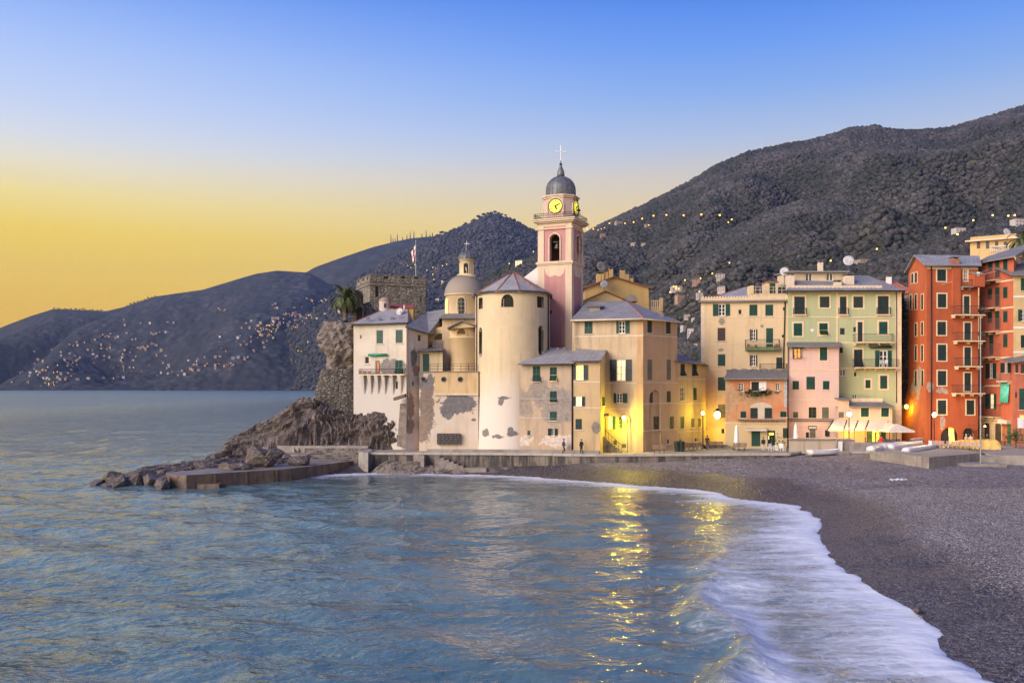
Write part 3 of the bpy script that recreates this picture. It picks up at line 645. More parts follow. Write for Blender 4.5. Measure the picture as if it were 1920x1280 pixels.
        if z1b is not None and abs(z1b - z1) > 1e-3:
            if z1b > z1: quad([vid(0, zt), vid(s.len, zt), vid(s.len, z1b)])
            else: quad([vid(0, zt), vid(s.len, zt), vid(0, z1)])
        return s.b.mb(name, q, mat)
    def balcony(s, r, door=None, rail='iron', slab='cream2', depth=0.9, name='balcony', solid=False, brackets=True, base_h=0.14):
        """r = (px0, px1, py of rail top, py of slab underside)"""
        u0, u1, z0, z1 = s.rect(r); b = s.b
        q = MB(); s.obox('', u0, u1, z0, z0 + base_h, 0.0, depth, None, q=q)
        if brackets:
            for u in np.linspace(u0 + .15, u1 - .15, max(2, int((u1 - u0) / 1.3) + 1)): s.obox('', u - .06, u + .06, z0 - .28, z0, 0.0, depth * .6, None, q=q)
        root = s.b.mb(name, q, M[slab]); zb = z0 + base_h
        q = MB(); e = .02
        for z in (zb + .06, z1):
            q.tube([s.P(u0, z, 0), s.P(u0, z, depth - e), s.P(u1, z, depth - e), s.P(u1, z, 0)], .025 if z > zb + .1 else .018, 4)
        n = max(3, int((u1 - u0) / .14))
        for k in range(n + 1):
            p = s.P(u0 + (u1 - u0) * k / n, zb, depth - e); q.tube([p, (p.x, p.y, z1)], .011, 4, False)
        for u in (u0, u1):
            for k in range(1, 6): p = s.P(u, zb, depth * k / 6); q.tube([p, (p.x, p.y, z1)], .011, 4, False)
        q.v = [tuple(Vector(p) - b.loc) for p in q.v]
        q.build('railing', M[rail], root)
        return root
    def prism_roof(s): pass
def gutter(b, pts, r=0.09, mat='pipe', name='gutter'): return b.tube(name, pts, r, M[mat], 6)
def dish(loc, r, ang, label, mat='white', mast=None):
    """satellite dish: mast, reflector bowl, feed arm"""
    o = empty('satellite_dish', loc); tag(o, label, 'satellite dish', 'satellite dishes on the roofs')
    q = MB(); hm = mast or 1.2; q.tube([(0, 0, 0), (0, 0, hm)], .04, 6); q.build('mast', M['pipe'], o)
    q = MB(); q.lathe([(0.001, 0), (r*.5, r*.05), (r*.85, r*.15), (r, r*.22), (r*1.0, r*.26), (r*.5, r*.09), (.001, r*.05)], 16); d = q.build('reflector', M['conc' if mat == 'conc' else 'dish'], o, smooth=True)
    d.rotation_euler = (R(72), 0, ang); d.location = (0, -.1, hm)
    q = MB(); q.tube([(0, -.12, hm - r*.8), (math.sin(ang)*r*.5*-1, -r*.9, hm - r*.1)], .02, 5); q.ball((math.sin(ang)*r*.5*-1, -r*.9, hm - r*.1), .07, 8); q.build('feed_arm', M['pipe'], o)
    return o
def antenna(loc, h, label):
    o = empty('antenna', loc); tag(o, label, 'antenna', 'television antennas on the roofs')
    q = MB(); q.tube([(0, 0, 0), (0, 0, h)], .025, 5); q.build('mast', M['pipe'], o)
    q = MB()
    q.tube([(-.5, 0, h - .1), (.5, 0, h - .1)], .012, 4)
    for k in range(6): q.tube([(-.45 + .18*k, -.3, h - .1), (-.45 + .18*k, .3, h - .1)], .008, 4)
    q.build('aerial', M['pipe'], o); return o
def chimney(b, p, w, h, mat, cap=True, parent=None):
    x, y, z = p; q = MB(); q.box((x - w/2, y - w/2, z - .5), (x + w/2, y + w/2, z + h)); c = b.mb('chimney', q, mat, parent=parent)
    q = MB()
    for sx_ in (-1, 1):
        q.box((x + sx_*w*.36 - .06, y - w*.42, z + h), (x + sx_*w*.36 + .06, y + w*.42, z + h + .22))
    q.box((x - w*.6, y - w*.6, z + h + .22), (x + w*.6, y + w*.6, z + h + .30))
    q.v = [tuple(Vector(v_) - b.loc) for v_ in q.v]; q.build('chimney_cap', M['slate_d'], c)
    return c
# ================================================================== ground of the town
PZ, QZ = 2.30, 2.72            # promenade and plaza levels
q = MB()
prom = [V2(690, 106.2), V2(900, 105.6), V2(1000, 105.0), V2(1075, 103.7), V2(1120, 103.3), V2(1300, 104.2), V2(1480, 105.0), V2(1500, 107.8), V2(1660, 108.0), V2(1660, 125), V2(1330, 125), V2(1270, 122), V2(690, 118)]
q.prism(prom, -0.6, PZ)
m_paving = plaster('promenade_paving', (0.34, 0.30, 0.26), (0.26, 0.23, 0.20), 0.15)
sw_mat, t, b = new_mat('sea_wall_stone'); v = mapping(t)
f1 = noise_n(t, v, 0.5, 6, 0.65); f2 = noise_n(t, mapping(t, (0.9, 0.9, 0.12)), 1.1, 5, 0.7); f3 = noise_n(t, v, 3.0, 6, 0.7)
c = mixc(t, rng(t, f1, 0.35, 0.65), (0.13, 0.105, 0.09), (0.22, 0.175, 0.145)); c = mixc(t, rng(t, f2, 0.46, 0.60), c, (0.045, 0.042, 0.042)); c = mixc(t, rng(t, f3, 0.6, 0.8), c, (0.30, 0.22, 0.18))
t.links.new(c, b.inputs['Base Color']); b.inputs['Roughness'].default_value = 0.85; bump(t, b, f3, 0.6, 0.08); M['seawall'] = sw_mat
o = q.build('promenade', [m_paving, M['seawall']]); 
o.data.polygons.foreach_set('material_index', [0 if p.normal.z > 0.5 else 1 for p in o.data.polygons]); tag(o, kind='structure')
# kerb stones along the front edge, each its own piece
kerb_m = simple('kerb_stone', (0.36, 0.32, 0.28), 0.85, 0.2, 2, 0, 0.4)
front = prom[:9]
kq = MB(); kq.box((0, -.14, -.16), (1, .30, .10)); kme = kq.mesh('kerb_stone', kerb_m)
for a, b_ in zip(front, front[1:]):
    d = b_ - a; n = max(1, int(d.length / 2.1))
    for k in range(n):
        p = a + d * (k / n); s_ = d.length / n
        ob = link('kerb_stone', kme, o, (p.x, p.y, PZ), math.atan2(d.y, d.x), (s_ - .03, 1, 1 + .12 * rnd.random()))
# plaza in front of the red houses, and the concrete landing platform
q = MB(); pl = [V2(1640, 107), V2(1742, 104), V2(1838, 101.5), V2(1870, 97.5), V2(2100, 96), V2(2300, 130), V2(1660, 128), V2(1652, 110)]
q.prism(pl, -0.4, QZ); o = q.build('plaza', [m_paving, M['conc']]); o.data.polygons.foreach_set('material_index', [0 if p.normal.z > 0.5 else 1 for p in o.data.polygons]); tag(o, kind='structure')
c1, c2, c3 = G(1631, 846, 2.75), G(1742, 858, 2.75), G(1838, 849, 2.75); c4 = (X(1690, 109), 109, 2.75)
plat = [Vector(c1[:2]), Vector(c2[:2]), Vector(c3[:2]) + Vector((0.4, 0)), Vector((c3[0] + .6, 107)), Vector(c4[:2])]
cm_, t, b = new_mat('board_marked_concrete'); v = mapping(t)
f1 = noise_n(t, v, 0.7, 6, 0.65); f2 = noise_n(t, mapping(t, (2.2, 2.2, 0.25)), 1.0, 5, 0.65); f3 = noise_n(t, mapping(t, (.3, .3, 6)), 1.0, 3)
c = mixc(t, rng(t, f1, 0.35, 0.65), (0.30, 0.255, 0.22), (0.22, 0.19, 0.165)); c = mixc(t, rng(t, f2, 0.46, 0.7, 0, .75), c, (0.10, 0.088, 0.078)); c = mixc(t, rng(t, f3, .5, .62, 0, .25), c, (.14, .12, .105))
t.links.new(c, b.inputs['Base Color']); b.inputs['Roughness'].default_value = 0.9; bump(t, b, math_n(t, 'ADD', f2, f3), 0.4, 0.05)
q = MB(); q.prism(plat, 0.6, 2.75); o = q.build('landing_platform', cm_); tag(o, 'low board-marked concrete boat platform standing on the pebble beach', 'platform')
q = MB(); q.prism([p + (Vector(c2[:2]) + Vector((3, 5)) - p) * .004 for p in plat], 2.76, 2.80); q.build('deck', m_paving, o)
# footing blocks under the mast
q = MB(); p = Vector(G(1838, 872, 1.75)[:2]); q.box((p.x - 2.1, p.y - .8, 1.0), (p.x + 2.4, p.y + 1.8, 1.95)); o = q.build('mast_footing', M['conc']); tag(o, 'low concrete footing block under the tall beach mast', 'footing')
q = MB(); p = Vector(G(1876, 868, 1.8)[:2]); q.box((p.x - 1.5, p.y - .6, 1.0), (p.x + 2.2, p.y + 1.8, 2.55)); o = q.build('concrete_block', M['conc']); tag(o, 'square concrete block with two holes beside the mast footing', 'block')
for dx in (.3, 1.3):
    q = MB(); q.tube([(p.x + dx, p.y - .605, 1.95), (p.x + dx, p.y - .59, 1.95)], .10, 10); q.build('drain_hole', M['dark'], o)

# ================================================================== left: white house on the rock
WH = (0.66, 0.60, 0.55)
b = Bld('white_house', 'white house on the rocks with corbelled balcony and grey slate hip roof', 'house', (*V2(712, 114), 4))
A, B_ = V2(663, 115), V2(763, 112.5); f = b.face(A, B_)
pz = lambda px, py, f_=f: Vector((*(f_.A + f_.d * f_.hit(px, py)[0]), f_.hit(px, py)[1])) - f_.b.loc
m = plaster('white_house_plaster', (0.58, 0.51, 0.43), (0.50, 0.43, 0.36), 0.30, [(pz(731, 690), (1.5, 3, 1.1), (0.24, 0.21, 0.20)), (pz(757, 690), (.7, 3, .9), (0.24, 0.21, 0.20))], (6.5, 10.5, (0.49, 0.445, 0.41), 3.0))
f.win('closed', (706, 718, 619, 644)); f.win('closed', (742, 755, 618, 643)); f.win('small', (675, 679, 628, 635), frame='cream', sill=False); f.win('dark', (684, 692, 668, 682), frame='cream2'); f.win('flap', (741, 755, 675, 702), sill=False)
f.win('dark', (742, 746, 715, 729), frame='stone', sill=False)
dr = f.win('blind', (704, 712, 676, 701), mat='shut_f', sill=False, name='door'); [setattr(c_, 'name', 'door_leaf') for c_ in dr.children]
orange = simple('orange_board', (0.62, 0.17, 0.05), 0.7, 0.2); q = MB(); q.box((-.02, -.03, .02), (.2, .01, 1.5)); q.build('orange_panel', orange, dr)
side = b.face(V2(763, 112.5), V2(776, 121)); side2 = b.face(V2(669, 124.5), A)
f.wall(2.0, 18.0, m, batter=(9.5, 0.7), mA=side2.n, mB=side.n); side.wall(2.0, 18.0, m); side2.wall(2.0, 18.0, m, batter=(9.5, .5))
bk = b.face(V2(776, 121), V2(669, 124.5)); bk.wall(2, 18.0, m)
e0, e1, e2, e3 = [Vector((*p, 18.0)) for p in (V2(658, 114.4), V2(764, 111.9), V2(778, 121.6), V2(664, 125))]
r0, r1 = Vector((*V2(716, 119.6), 20.2)), Vector((*V2(766, 118.5), 20.2))
rf = b.slabs('roof', [(e0, e1, r1, r0), (e1, e2, r1), (e2, e3, r0, r1), (e3, e0, r0)], .14, M['slate_l'])
b.tube('ridge_tiles', [r0, r1], .12, M['tile'], parent=rf); b.tube('ridge_tiles', [e0, r0], .08, M['tile'], parent=rf); b.tube('ridge_tiles', [r1, e1], .08, M['tile'], parent=rf)
gutter(b, [e0 + Vector((0, -.05, -.05)), e1 + Vector((0, -.05, -.05))], .08)
for px in (690, 711, 735, 752): 
    p = Vector((*V2(px, 114.3), 18.75)); b.box('vent_tile', p - Vector((.22, .2, .2)), p + Vector((.22, .2, .10)), M['slate_d'], parent=rf)
b.tube('flue', [Vector((*V2(758, 117), 19.0)), Vector((*V2(758, 117), 20.6))], .11, M['cream2'], parent=rf)
bal = f.balcony((678, 762, 692, 703.5), depth=.75, slab='cream2', brackets=False)
for px in (683, 696, 709, 722, 737, 752):            # tapering corbels under the balcony
    u, z1 = f.hit(px, 703.5); _, z0 = f.hit(px, 738)
    q = MB(); vs = [f.P(u - .25, z1, 0), f.P(u + .25, z1, 0), f.P(u + .25, z1, .7), f.P(u - .25, z1, .7), f.P(u - .09, z0, 0), f.P(u + .09, z0, 0), f.P(u + .09, z0, .06), f.P(u - .09, z0, .06)]
    q.add([v_ - b.loc for v_ in vs], [(3, 2, 1, 0), (4, 5, 6, 7), (0, 1, 5, 4), (1, 2, 6, 5), (2, 3, 7, 6), (3, 0, 4, 7)]); q.build('corbel', m, bal)
u0, u1, z0, z1 = f.rect((693, 727, 663, 667.5)); b.tube('awning_roll', [f.P(u0, z1 - .15, .3), f.P(u1, z1 - .15, .3)], .16, simple('awning_green', (0.02, 0.22, 0.13), .6, .2), 8)
for k in range(5):
    px = 681 + 8 * k; u, z = f.hit(px, 700)
    if k != 3: b.box('flower_pot', f.P(u, z, .72) - Vector((.17, .15, 0)), f.P(u, z, .72) + Vector((.17, .15, .3)), M['tile'])
dish((*V2(750, 116.6), 19.2), .5, -.5, 'small white dish on the slate roof of the white rock house', mast=.5)

# ================================================================== peeling corner house and church terrace
b = Bld('peeling_house', 'tall corner house with flaking white plaster beside the white rock house', 'house', (*V2(785, 112), 3))
A, B_ = V2(762, 110.5), V2(802, 113.5); f = b.face(A, B_)
pz = lambda px, py, f_=f: Vector((*(f_.A + f_.d * f_.hit(px, py)[0]), f_.hit(px, py)[1])) - f_.b.loc
BR = (0.36, 0.255, 0.20); GR = (0.21, 0.185, 0.18)
m = plaster('peeling_plaster', (0.66, 0.57, 0.49), (0.60, 0.47, 0.37), .25, [(pz(776, 671), (.35, 3, 1.1), GR), (pz(780, 694), (.4, 3, .7), BR), (pz(771, 760), (.4, 3, 1.6), BR), (pz(769, 800), (.5, 3, 1.0), BR)])
f.win('small', (783, 790, 627, 640), frame='cream2', sill=False); f.win('dark', (773, 776, 715, 723), frame='stone', sill=False)
s1 = b.face(B_, V2(808, 121)); s2 = b.face(V2(776, 121), A)
f.wall(1.5, 17.4, m, z1b=16.8, batter=(9, .9), mA=s2.n, mB=s1.n); s1.wall(1.5, 16.8, m); s2.wall(1.5, 17.4, m)
e0, e1, e2, e3 = Vector((*V2(760, 110), 17.4)), Vector((*V2(803.5, 112.9), 16.75)), Vector((*V2(838, 119), 17.2)), Vector((*V2(776, 121), 17.6))
r0, r1 = Vector((*V2(800, 120.5), 20.0)), Vector((*V2(842, 120.5), 20.5))
rf = b.slabs('roof', [(e0, e1, r0), (e1, e2, r1, r0), (e0, r0, e3), (r0, r1, Vector((*V2(842, 125), 18)), e3)], .14, M['slate'])
gutter(b, [e0 - Vector((0, 0, .08)), e1 - Vector((0, 0, .08))], .07); b.tube('drain_pipe', [e0 + Vector((.3, .2, -.1)), Vector((*V2(764, 110.3), 3.5))], .06, M['pipe'])
b.box('roof_hatch', Vector((*V2(787, 115.6), 18.05)) - Vector((.4, .3, .2)), Vector((*V2(787, 115.6), 18.05)) + Vector((.4, .3, .3)), M['slate_d'], parent=rf)

b = Bld('church_terrace', 'church terrace wall with portholes, cream parapet and large bare cement patch', 'terrace', (*V2(840, 108), 2.3))
A, B_ = V2(786, 110.2), V2(897, 110.2); f = b.face(A, B_)
pz = lambda px, py, f_=f: Vector((*(f_.A + f_.d * f_.hit(px, py)[0]), f_.hit(px, py)[1])) - f_.b.loc
mt = plaster('terrace_plaster', (0.60, 0.51, 0.43), (0.58, 0.45, 0.33), .22, [(pz(856, 757), (2.3, 3, 1.15), (0.19, 0.175, 0.18)), (pz(838, 768), (.8, 3, 1.0), (0.19, 0.175, 0.18)), (pz(880, 757), (.8, 3, .9), (0.19, 0.175, 0.18)), (pz(800, 765), (.95, 3, 3.6), (0.26, 0.195, 0.16)), (pz(806, 715), (.45, 3, 1.0), GR), (pz(789, 715), (.6, 3, 1.2), GR), (pz(793, 800), (.9, 3, 1.8), (0.30, 0.22, 0.17)), (pz(820, 711), (.6, 3, .5), GR), (pz(888, 787), (.3, 3, .2), GR)])
ztop = Z(698, 108.4)
fs_ = b.face(V2(788, 116), A); f.wall(0.4, ztop, mt, batter=(7.5, .55), mA=fs_.n); fs_.wall(.4, ztop, mt)
u0, _ = f.hit(815, 700); m_cream = plaster('parapet_plaster', (0.62, 0.44, 0.24), (0.55, 0.38, 0.21), .3)
f.obox('parapet', u0, f.len, Z(738, 108), ztop + .05, 0, .07, m_cream)
f.obox('moulding', u0 - .1, f.len, Z(741, 108), Z(737.5, 108), 0.0, .2, M['cream2'])
f.obox('coping', 0, f.len, ztop + .05, ztop + .17, -.4, .16, M['stone'])
for px in (794, 832, 863):
    u, z = f.hit(px, 711); q = MB(); q.tube([f.P(u, z, .10), f.P(u, z, -.1)], .27, 14); p_ = b.mb('porthole', q, M['dark']); 
    q = MB(); q.tube([f.P(u + .3*math.cos(a), z + .3*math.sin(a), .09) for a in np.linspace(0, 2*math.pi, 15)], .05, 5, False); b.mb('ring', q, M['stone'], parent=p_)
# bare stone panel at the foot, every block its own piece
u0, u1, z0, z1 = f.rect((820, 863, 812, 832)); sm_ = simple('dark_rubble', (0.10, 0.092, 0.09), .95, .5, 1.2, 0, .5)
pn = f.obox('rubble_panel', u0, u1, z0, z1, 0.0, .62, simple('rubble_joint', (0.03, 0.027, 0.026), .95))
q = MB(); q.box((-.5, -.05, -.5), (.5, .05, .5)); sme = q.mesh('stone', sm_); zc = z0
for r_ in range(5):
    hgt = (z1 - z0) / 5; uu = u0
    while uu < u1 - .1:
        w = min(rnd.uniform(.3, .62), u1 - uu); p = f.P(uu + w/2, zc + hgt/2, .62 + rnd.uniform(.02, .06)); ob = link('stone', sme, pn, Vector(p) - b.loc, f.ang, (w - .05, 1, hgt - .05 - rnd.random()*.04)); uu += w
    zc += hgt
top = MB(); top.prism([V2(787, 110.3), V2(896, 110.3), V2(896, 116), V2(795, 116)], ztop - .2, ztop); b.mb('deck', top, M['stone'])
u0, u1, _, _ = f.rect((806, 893, 690, 690)); q = MB()
for z in (ztop + .45, ztop + .8, ztop + 1.1): q.tube([f.P(u0, z, -.2), f.P(u1, z, -.2)], .022, 5)
for k in range(7): u = u0 + (u1 - u0)*k/6; q.tube([f.P(u, ztop, -.2), f.P(u, ztop + 1.1, -.2)], .028, 5)
b.mb('railing', q, M['iron'])
# annex on the terrace
b = Bld('terrace_annex', 'small cream annex with green louvred door standing on the church terrace', 'annex', (*V2(806, 112), ztop))
f = b.face(V2(787, 112.2), V2(830, 112.2)); dr = f.win('door', (793, 805, 663, 698.5), sill=False, name='door'); mm = plaster('annex_plaster', (0.62, 0.49, 0.31), None, .3); f.wall(ztop, Z(659, 112), mm)
b.face(V2(788, 117), V2(787, 112.2)).wall(ztop, Z(659, 112), mm)
ez = Z(658, 112) + .05; b.slabs('roof', [(Vector((*V2(784, 111.6), ez)), Vector((*V2(830, 111.6), ez)), Vector((*V2(830, 117), ez + 1.1)), Vector((*V2(792, 117), ez + 1.1)))], .14, M['slate_d'])
gutter(b, [Vector((*V2(784, 111.5), ez - .05)), Vector((*V2(830, 111.5), ez - .05))], .06); b.tube('drain_pipe', [Vector((*V2(785.5, 111.7), ez)), Vector((*V2(785.5, 111.7), ztop))], .05, M['pipe'])

# ================================================================== the church
CH = (0.63, 0.49, 0.31); CH2 = (0.56, 0.44, 0.29)
ch = Bld('church', 'cream basilica with round apse, scale-tiled dome and pediment chapel above the sea wall', 'church', (*V2(961, 112), 2.3))
ax, ay, ar = X(961, 112), 112.0, 66.0 * 112 / F
def apt(px): # angle on the apse seen in a picture column
    return math.asin(max(-1, min(1, ((px - CX) / F * 108.6 - ax) / ar)))
lp = lambda a, z, r=None: Vector((ax + (r or ar)*math.sin(a), ay - (r or ar)*math.cos(a), z))
pz3 = lambda px, py: lp(apt(px), Z(py, 108)) - ch.loc
m_apse = plaster('apse_plaster', CH, CH2, .16, [(pz3(945, 746), (.75, .8, .22), GR), (pz3(940, 752), (.34, .6, .42), GR), (pz3(935, 818), (.75, .8, .3), GR), (pz3(962, 812), (.6, .8, .38), GR), (pz3(912, 812), (.55, .8, .5), (0.24, .2, .18)), (pz3(958, 806), (.35, .8, .4), GR)], (4.5, 11.0, (0.63, 0.55, 0.49), 4.5))
# apse wall: a grid in angle and height with true openings
zb, zt = 0.5, Z(546, 107.8); opens = []
for r_ in ((940, 963, 552, 576), (896.5, 904.5, 555, 576.5), (1007, 1020, 554, 575)): opens.append((apt(r_[0]), apt(r_[1]), Z(r_[3], 108), Z(r_[2], 108)))
tall = [(apt(897), apt(903.5), Z(669, 108.4), Z(612, 108.4)), (apt(1009.5), apt(1020), Z(666, 108.6), Z(609, 108.6))]
angs = sorted(set([R(-118) + R(236)*k/72 for k in range(73)] + [a for o_ in opens + tall for a in o_[:2]])); zs = sorted(set([zb, zt] + list(np.linspace(zb, 9, 8)) + [z for o_ in opens + tall for z in o_[2:]]))
q = MB(); flare = lambda z: .45*max(0, (9 - z)/8.5)**1.6
idx = {}
def vid(a, z, r_=None):
    k = (round(a, 5), round(z, 4), r_)
    if k not in idx: idx[k] = len(q.v); q.v.append(tuple(lp(a, z, r_ or ar + flare(z)) - ch.loc))
    return idx[k]
for i in range(len(angs) - 1):
    for j in range(len(zs) - 1):
        ca, cz_ = (angs[i] + angs[i+1])/2, (zs[j] + zs[j+1])/2
        if any(o_[0] < ca < o_[1] and o_[2] < cz_ < o_[3] for o_ in opens + tall): continue
        q.f.append((vid(angs[i], zs[j]), vid(angs[i+1], zs[j]), vid(angs[i+1], zs[j+1]), vid(angs[i], zs[j+1]))); q.m.append(0)
for a0, a1, z0, z1 in opens + tall:
    r2 = ar - .4
    for u, v_ in (((a0, z0), (a0, z1)), ((a1, z1), (a1, z0)), ((a0, z1), (a1, z1)), ((a1, z0), (a0, z0))):
        q.f.append((vid(*u), vid(*v_), vid(*v_, r2), vid(*u, r2))); q.m.append(0)
apse = q.build('apse', m_apse, ch.o); 
for p in apse.data.polygons: p.use_smooth = abs(p.normal.z) < .4
sm = apse.data
for i_, (a0, a1, z0, z1) in enumerate(opens + tall):      # glazing set back in the reveal, with bars, plus arched heads
    q = MB(); n = 6; q.add([lp(a0 + (a1-a0)*k/n, z, ar - .35) - ch.loc for z in (z0, z1) for k in range(n+1)], [(k, k+1, n+2+k, n+1+k) for k in range(n)])
    w_ = q.build('window', M['glass'], apse)
    q = MB(); nb = 4 if i_ == 0 else 2
    for k in range(1, nb): a = a0 + (a1-a0)*k/nb; q.tube([lp(a, z0, ar - .31), lp(a, z1, ar - .31)], .03, 4)
    for k in range(1, 4): z = z0 + (z1 - z0)*k/4; q.tube([lp(a0, z, ar - .31), lp(a1, z, ar - .31)], .025, 4)
    q.v = [tuple(Vector(v_) - ch.loc) for v_ in q.v]; q.build('glazing_bars', M['iron'], w_)
    if i_ in (0, 3, 4):  # fill the corners above the springing so that the head is round
        am = (a0 + a1)/2; hw = (a1 - a0)/2; rise = min(hw*ar, (z1 - z0)*.55) if i_ else (z1-z0)*.55
        def arch_fill(zc, sgn, zend):
            q = MB(); k_ = 10
            for s_ in range(k_):
                t0, t1 = math.pi*s_/k_, math.pi*(s_+1)/k_
                pa, pb = (am - hw*math.cos(t0), zc + sgn*rise*math.sin(t0)), (am - hw*math.cos(t1), zc + sgn*rise*math.sin(t1))
                for rr_ in (ar - .005,):
                    q.add([lp(pa[0], pa[1], rr_), lp(pb[0], pb[1], rr_), lp(pb[0], zend, rr_), lp(pa[0], zend, rr_), lp(pa[0], pa[1], ar - .36), lp(pb[0], pb[1], ar - .36)], [(0, 1, 2, 3), (0, 4, 5, 1)])
            q.v = [tuple(Vector(v_) - ch.loc) for v_ in q.v]; q.build('arch_head', m_apse, apse)
        arch_fill(z1 - rise, 1, z1)
        if i_: arch_fill(z0 + rise, -1, z0)
def arc(r, z, a0=-100, a1=100, n=40): return [lp(R(a0 + (a1 - a0)*k/n), z, r) for k in range(n+1)]
ch.tube('gutter', arc(ar + .42, zt + .02), .10, M['pipe'], parent=apse)
# low cone of slate in flat leaves, with tile hips, running back into the nave roof
apex = Vector((ax + .05, ay + .3, Z(509, 112))); rs = [R(a) for a in (-98, -62, -24, 10, 42, 70, 98)]; eave = [lp(a, zt, ar + .45) for a in rs]
rf = ch.slabs('apse_roof', [(eave[k], eave[k+1], apex) for k in range(6)], .16, M['slate_l'])
for k in range(1, 6): ch.tube('ridge_tiles', [eave[k] + Vector((0, 0, .03)), apex + Vector((0, 0, .05))], .075, M['tile'], parent=rf)
# nave behind
nz = zt; m_nave = plaster('nave_plaster', (0.66, 0.60, 0.56), None, .2); q = MB(); nx0, nx1 = ax - 4.6, ax + 4.6
q.prism([Vector((nx0, 112)), Vector((nx1, 112)), Vector((nx1, 140)), Vector((nx0, 140))], 2, nz - .1); ch.mb('nave', q, m_nave)
q = MB(); q.add([(nx0, 113, nz), (nx1 + 4, 113, nz + 3.2), (nx1 + 4, 114, nz + 3.2)], [(0, 1, 2)])
up = Vector((0, 0, .02)); rdg = Vector((ax, 140, apex.z + .6))
nr = ch.slabs('nave_roof', [(Vector((nx0 - .4, 112.2, nz)), apex - up, rdg, Vector((nx0 - .4, 140, nz))), (apex - up, Vector((nx1 + .4, 112.2, nz)), Vector((nx1 + .4, 140, nz)), rdg)], .15, M['slate_l'])
pg = [(981, 521), (1012, 497), (1030, 497), (1030, 535), (996, 533)]; q = MB(); pts = [Vector((X(a, 117.5), 117.5, Z(b_, 117.5))) for a, b_ in pg]
q.add(pts + [p + Vector((0, .5, 0)) for p in pts], [(0, 4, 3, 2, 1), (5, 6, 7, 8, 9)] + [(k, (k+1) % 5, 5 + (k+1) % 5, 5 + k) for k in range(5)]); ch.mb('clerestory_gable', q, M['white'], recalc=True)
# downpipes on both sides of the apse
ch.tube('drain_pipe', [lp(R(-80), zt, ar + .12), lp(R(-80), ztop + .1, ar + .12)], .08, M['iron']); ch.tube('drain_pipe', [lp(R(80), zt, ar + .12), lp(R(80), Z(655, 112), ar + .12)], .08, M['iron'])
# lightning cable across the wall
ch.tube('cable', [lp(apt(1014), Z(590, 108.6), ar + .03), lp(apt(975), Z(662, 108), ar + .03), lp(apt(974), Z(700, 108), ar + .03)], .02, M['cream2'], 4)

# transept block, chapel apse with pediment, drum, dome, lantern
m_tr = plaster('transept_plaster', (0.58, 0.42, 0.25), (0.47, 0.37, 0.27), .35); m_ch = plaster('chapel_plaster', (0.62, 0.45, 0.25), (0.57, 0.42, 0.25), .2)
q = MB(); q.prism([V2(829, 114), V2(900, 114), V2(900, 124), V2(829, 124)], ztop - .3, Z(597, 114)); ch.mb('transept', q, m_tr)
sz = Z(597, 114); e_ = [Vector((*V2(a, y_), sz + .1)) for a, y_ in ((823, 113.2), (902, 113.2), (902, 125), (823, 125))]; mid_ = [Vector((*V2(a, y_), sz + .75)) for a, y_ in ((836, 115.5), (902, 115.5), (902, 122), (836, 122))]
ch.slabs('transept_roof', [(e_[0], e_[1], mid_[1], mid_[0]), (e_[3], e_[0], mid_[0], mid_[3]), tuple(mid_)], .15, M['slate_d'])
cxp, cyp = X(869, 114.2), 114.2; cr = 26 * 113 / F; q = MB()
pr = [(cr, ztop - .3), (cr, Z(634, 112)), (cr + .14, Z(633, 112)), (cr + .14, Z(630.5, 112)), (cr, Z(630, 112)), (cr, Z(608, 112))]
q.lathe(pr, 20, (cxp, cyp), math.pi, 2*math.pi); chp = ch.mb('chapel', q, m_ch)
for p in chp.data.polygons: p.use_smooth = True
fr = [Vector((*V2(a, 111.6), Z(b_, 111.6))) for a, b_ in ((838.5, 613.5), (866, 599.5), (895, 610))]; bk_ = [p + Vector((0, 2.6, 0)) for p in fr]
prf = ch.slabs('pediment_roof', [(fr[0], fr[1], bk_[1], bk_[0]), (fr[1], fr[2], bk_[2], bk_[1])], .16, M['slate_d'])
q = MB(); dn = Vector((0, .4, -.16)); pp = [fr[0] + dn + Vector((.3, 0, 0)), fr[2] + dn - Vector((.3, 0, 0)), fr[1] + dn]; q.add(pp + [p + Vector((0, 1.9, 0)) for p in pp], [(0, 1, 2), (3, 5, 4), (0, 2, 5, 3), (0, 3, 4, 1)]); ch.mb('pediment', q, m_ch, recalc=True)
q = MB(); wc_ = Vector((cxp - .15, cyp - cr - .02, Z(627, 112))); pts = [wc_ + Vector((.62*math.cos(math.pi*k/10), 0, .82*math.sin(math.pi*k/10))) for k in range(11)]; q.add(pts + [p + Vector((0, .3, 0)) for p in pts], [tuple(range(10, -1, -1))] + [(k, k+1, 12+k, 11+k) for k in range(10)]); lw = ch.mb('lunette_window', q, simple('amber_glass', (0.09, 0.055, 0.015), .3, .3), recalc=True, parent=chp)
q = MB(); q.tube(pts + [pts[0]], .07, 5); q.v = [tuple(Vector(v_) - ch.loc) for v_ in q.v]; q.build('frame', m_ch, chp)
dx_, dy_, drr = X(871, 118), 118.0, 35.5 * 118 / F; q = MB()
q.lathe([(drr, sz), (drr, Z(556, 118)), (drr + .16, Z(555, 118)), (drr + .16, Z(552.5, 118)), (.1, Z(552, 118))], 32, (dx_, dy_)); drum = ch.mb('drum', q, plaster('drum_plaster', (0.64, 0.47, 0.28), None, .15)); 
for p in drum.data.polygons: p.use_smooth = abs(p.normal.z) < .4
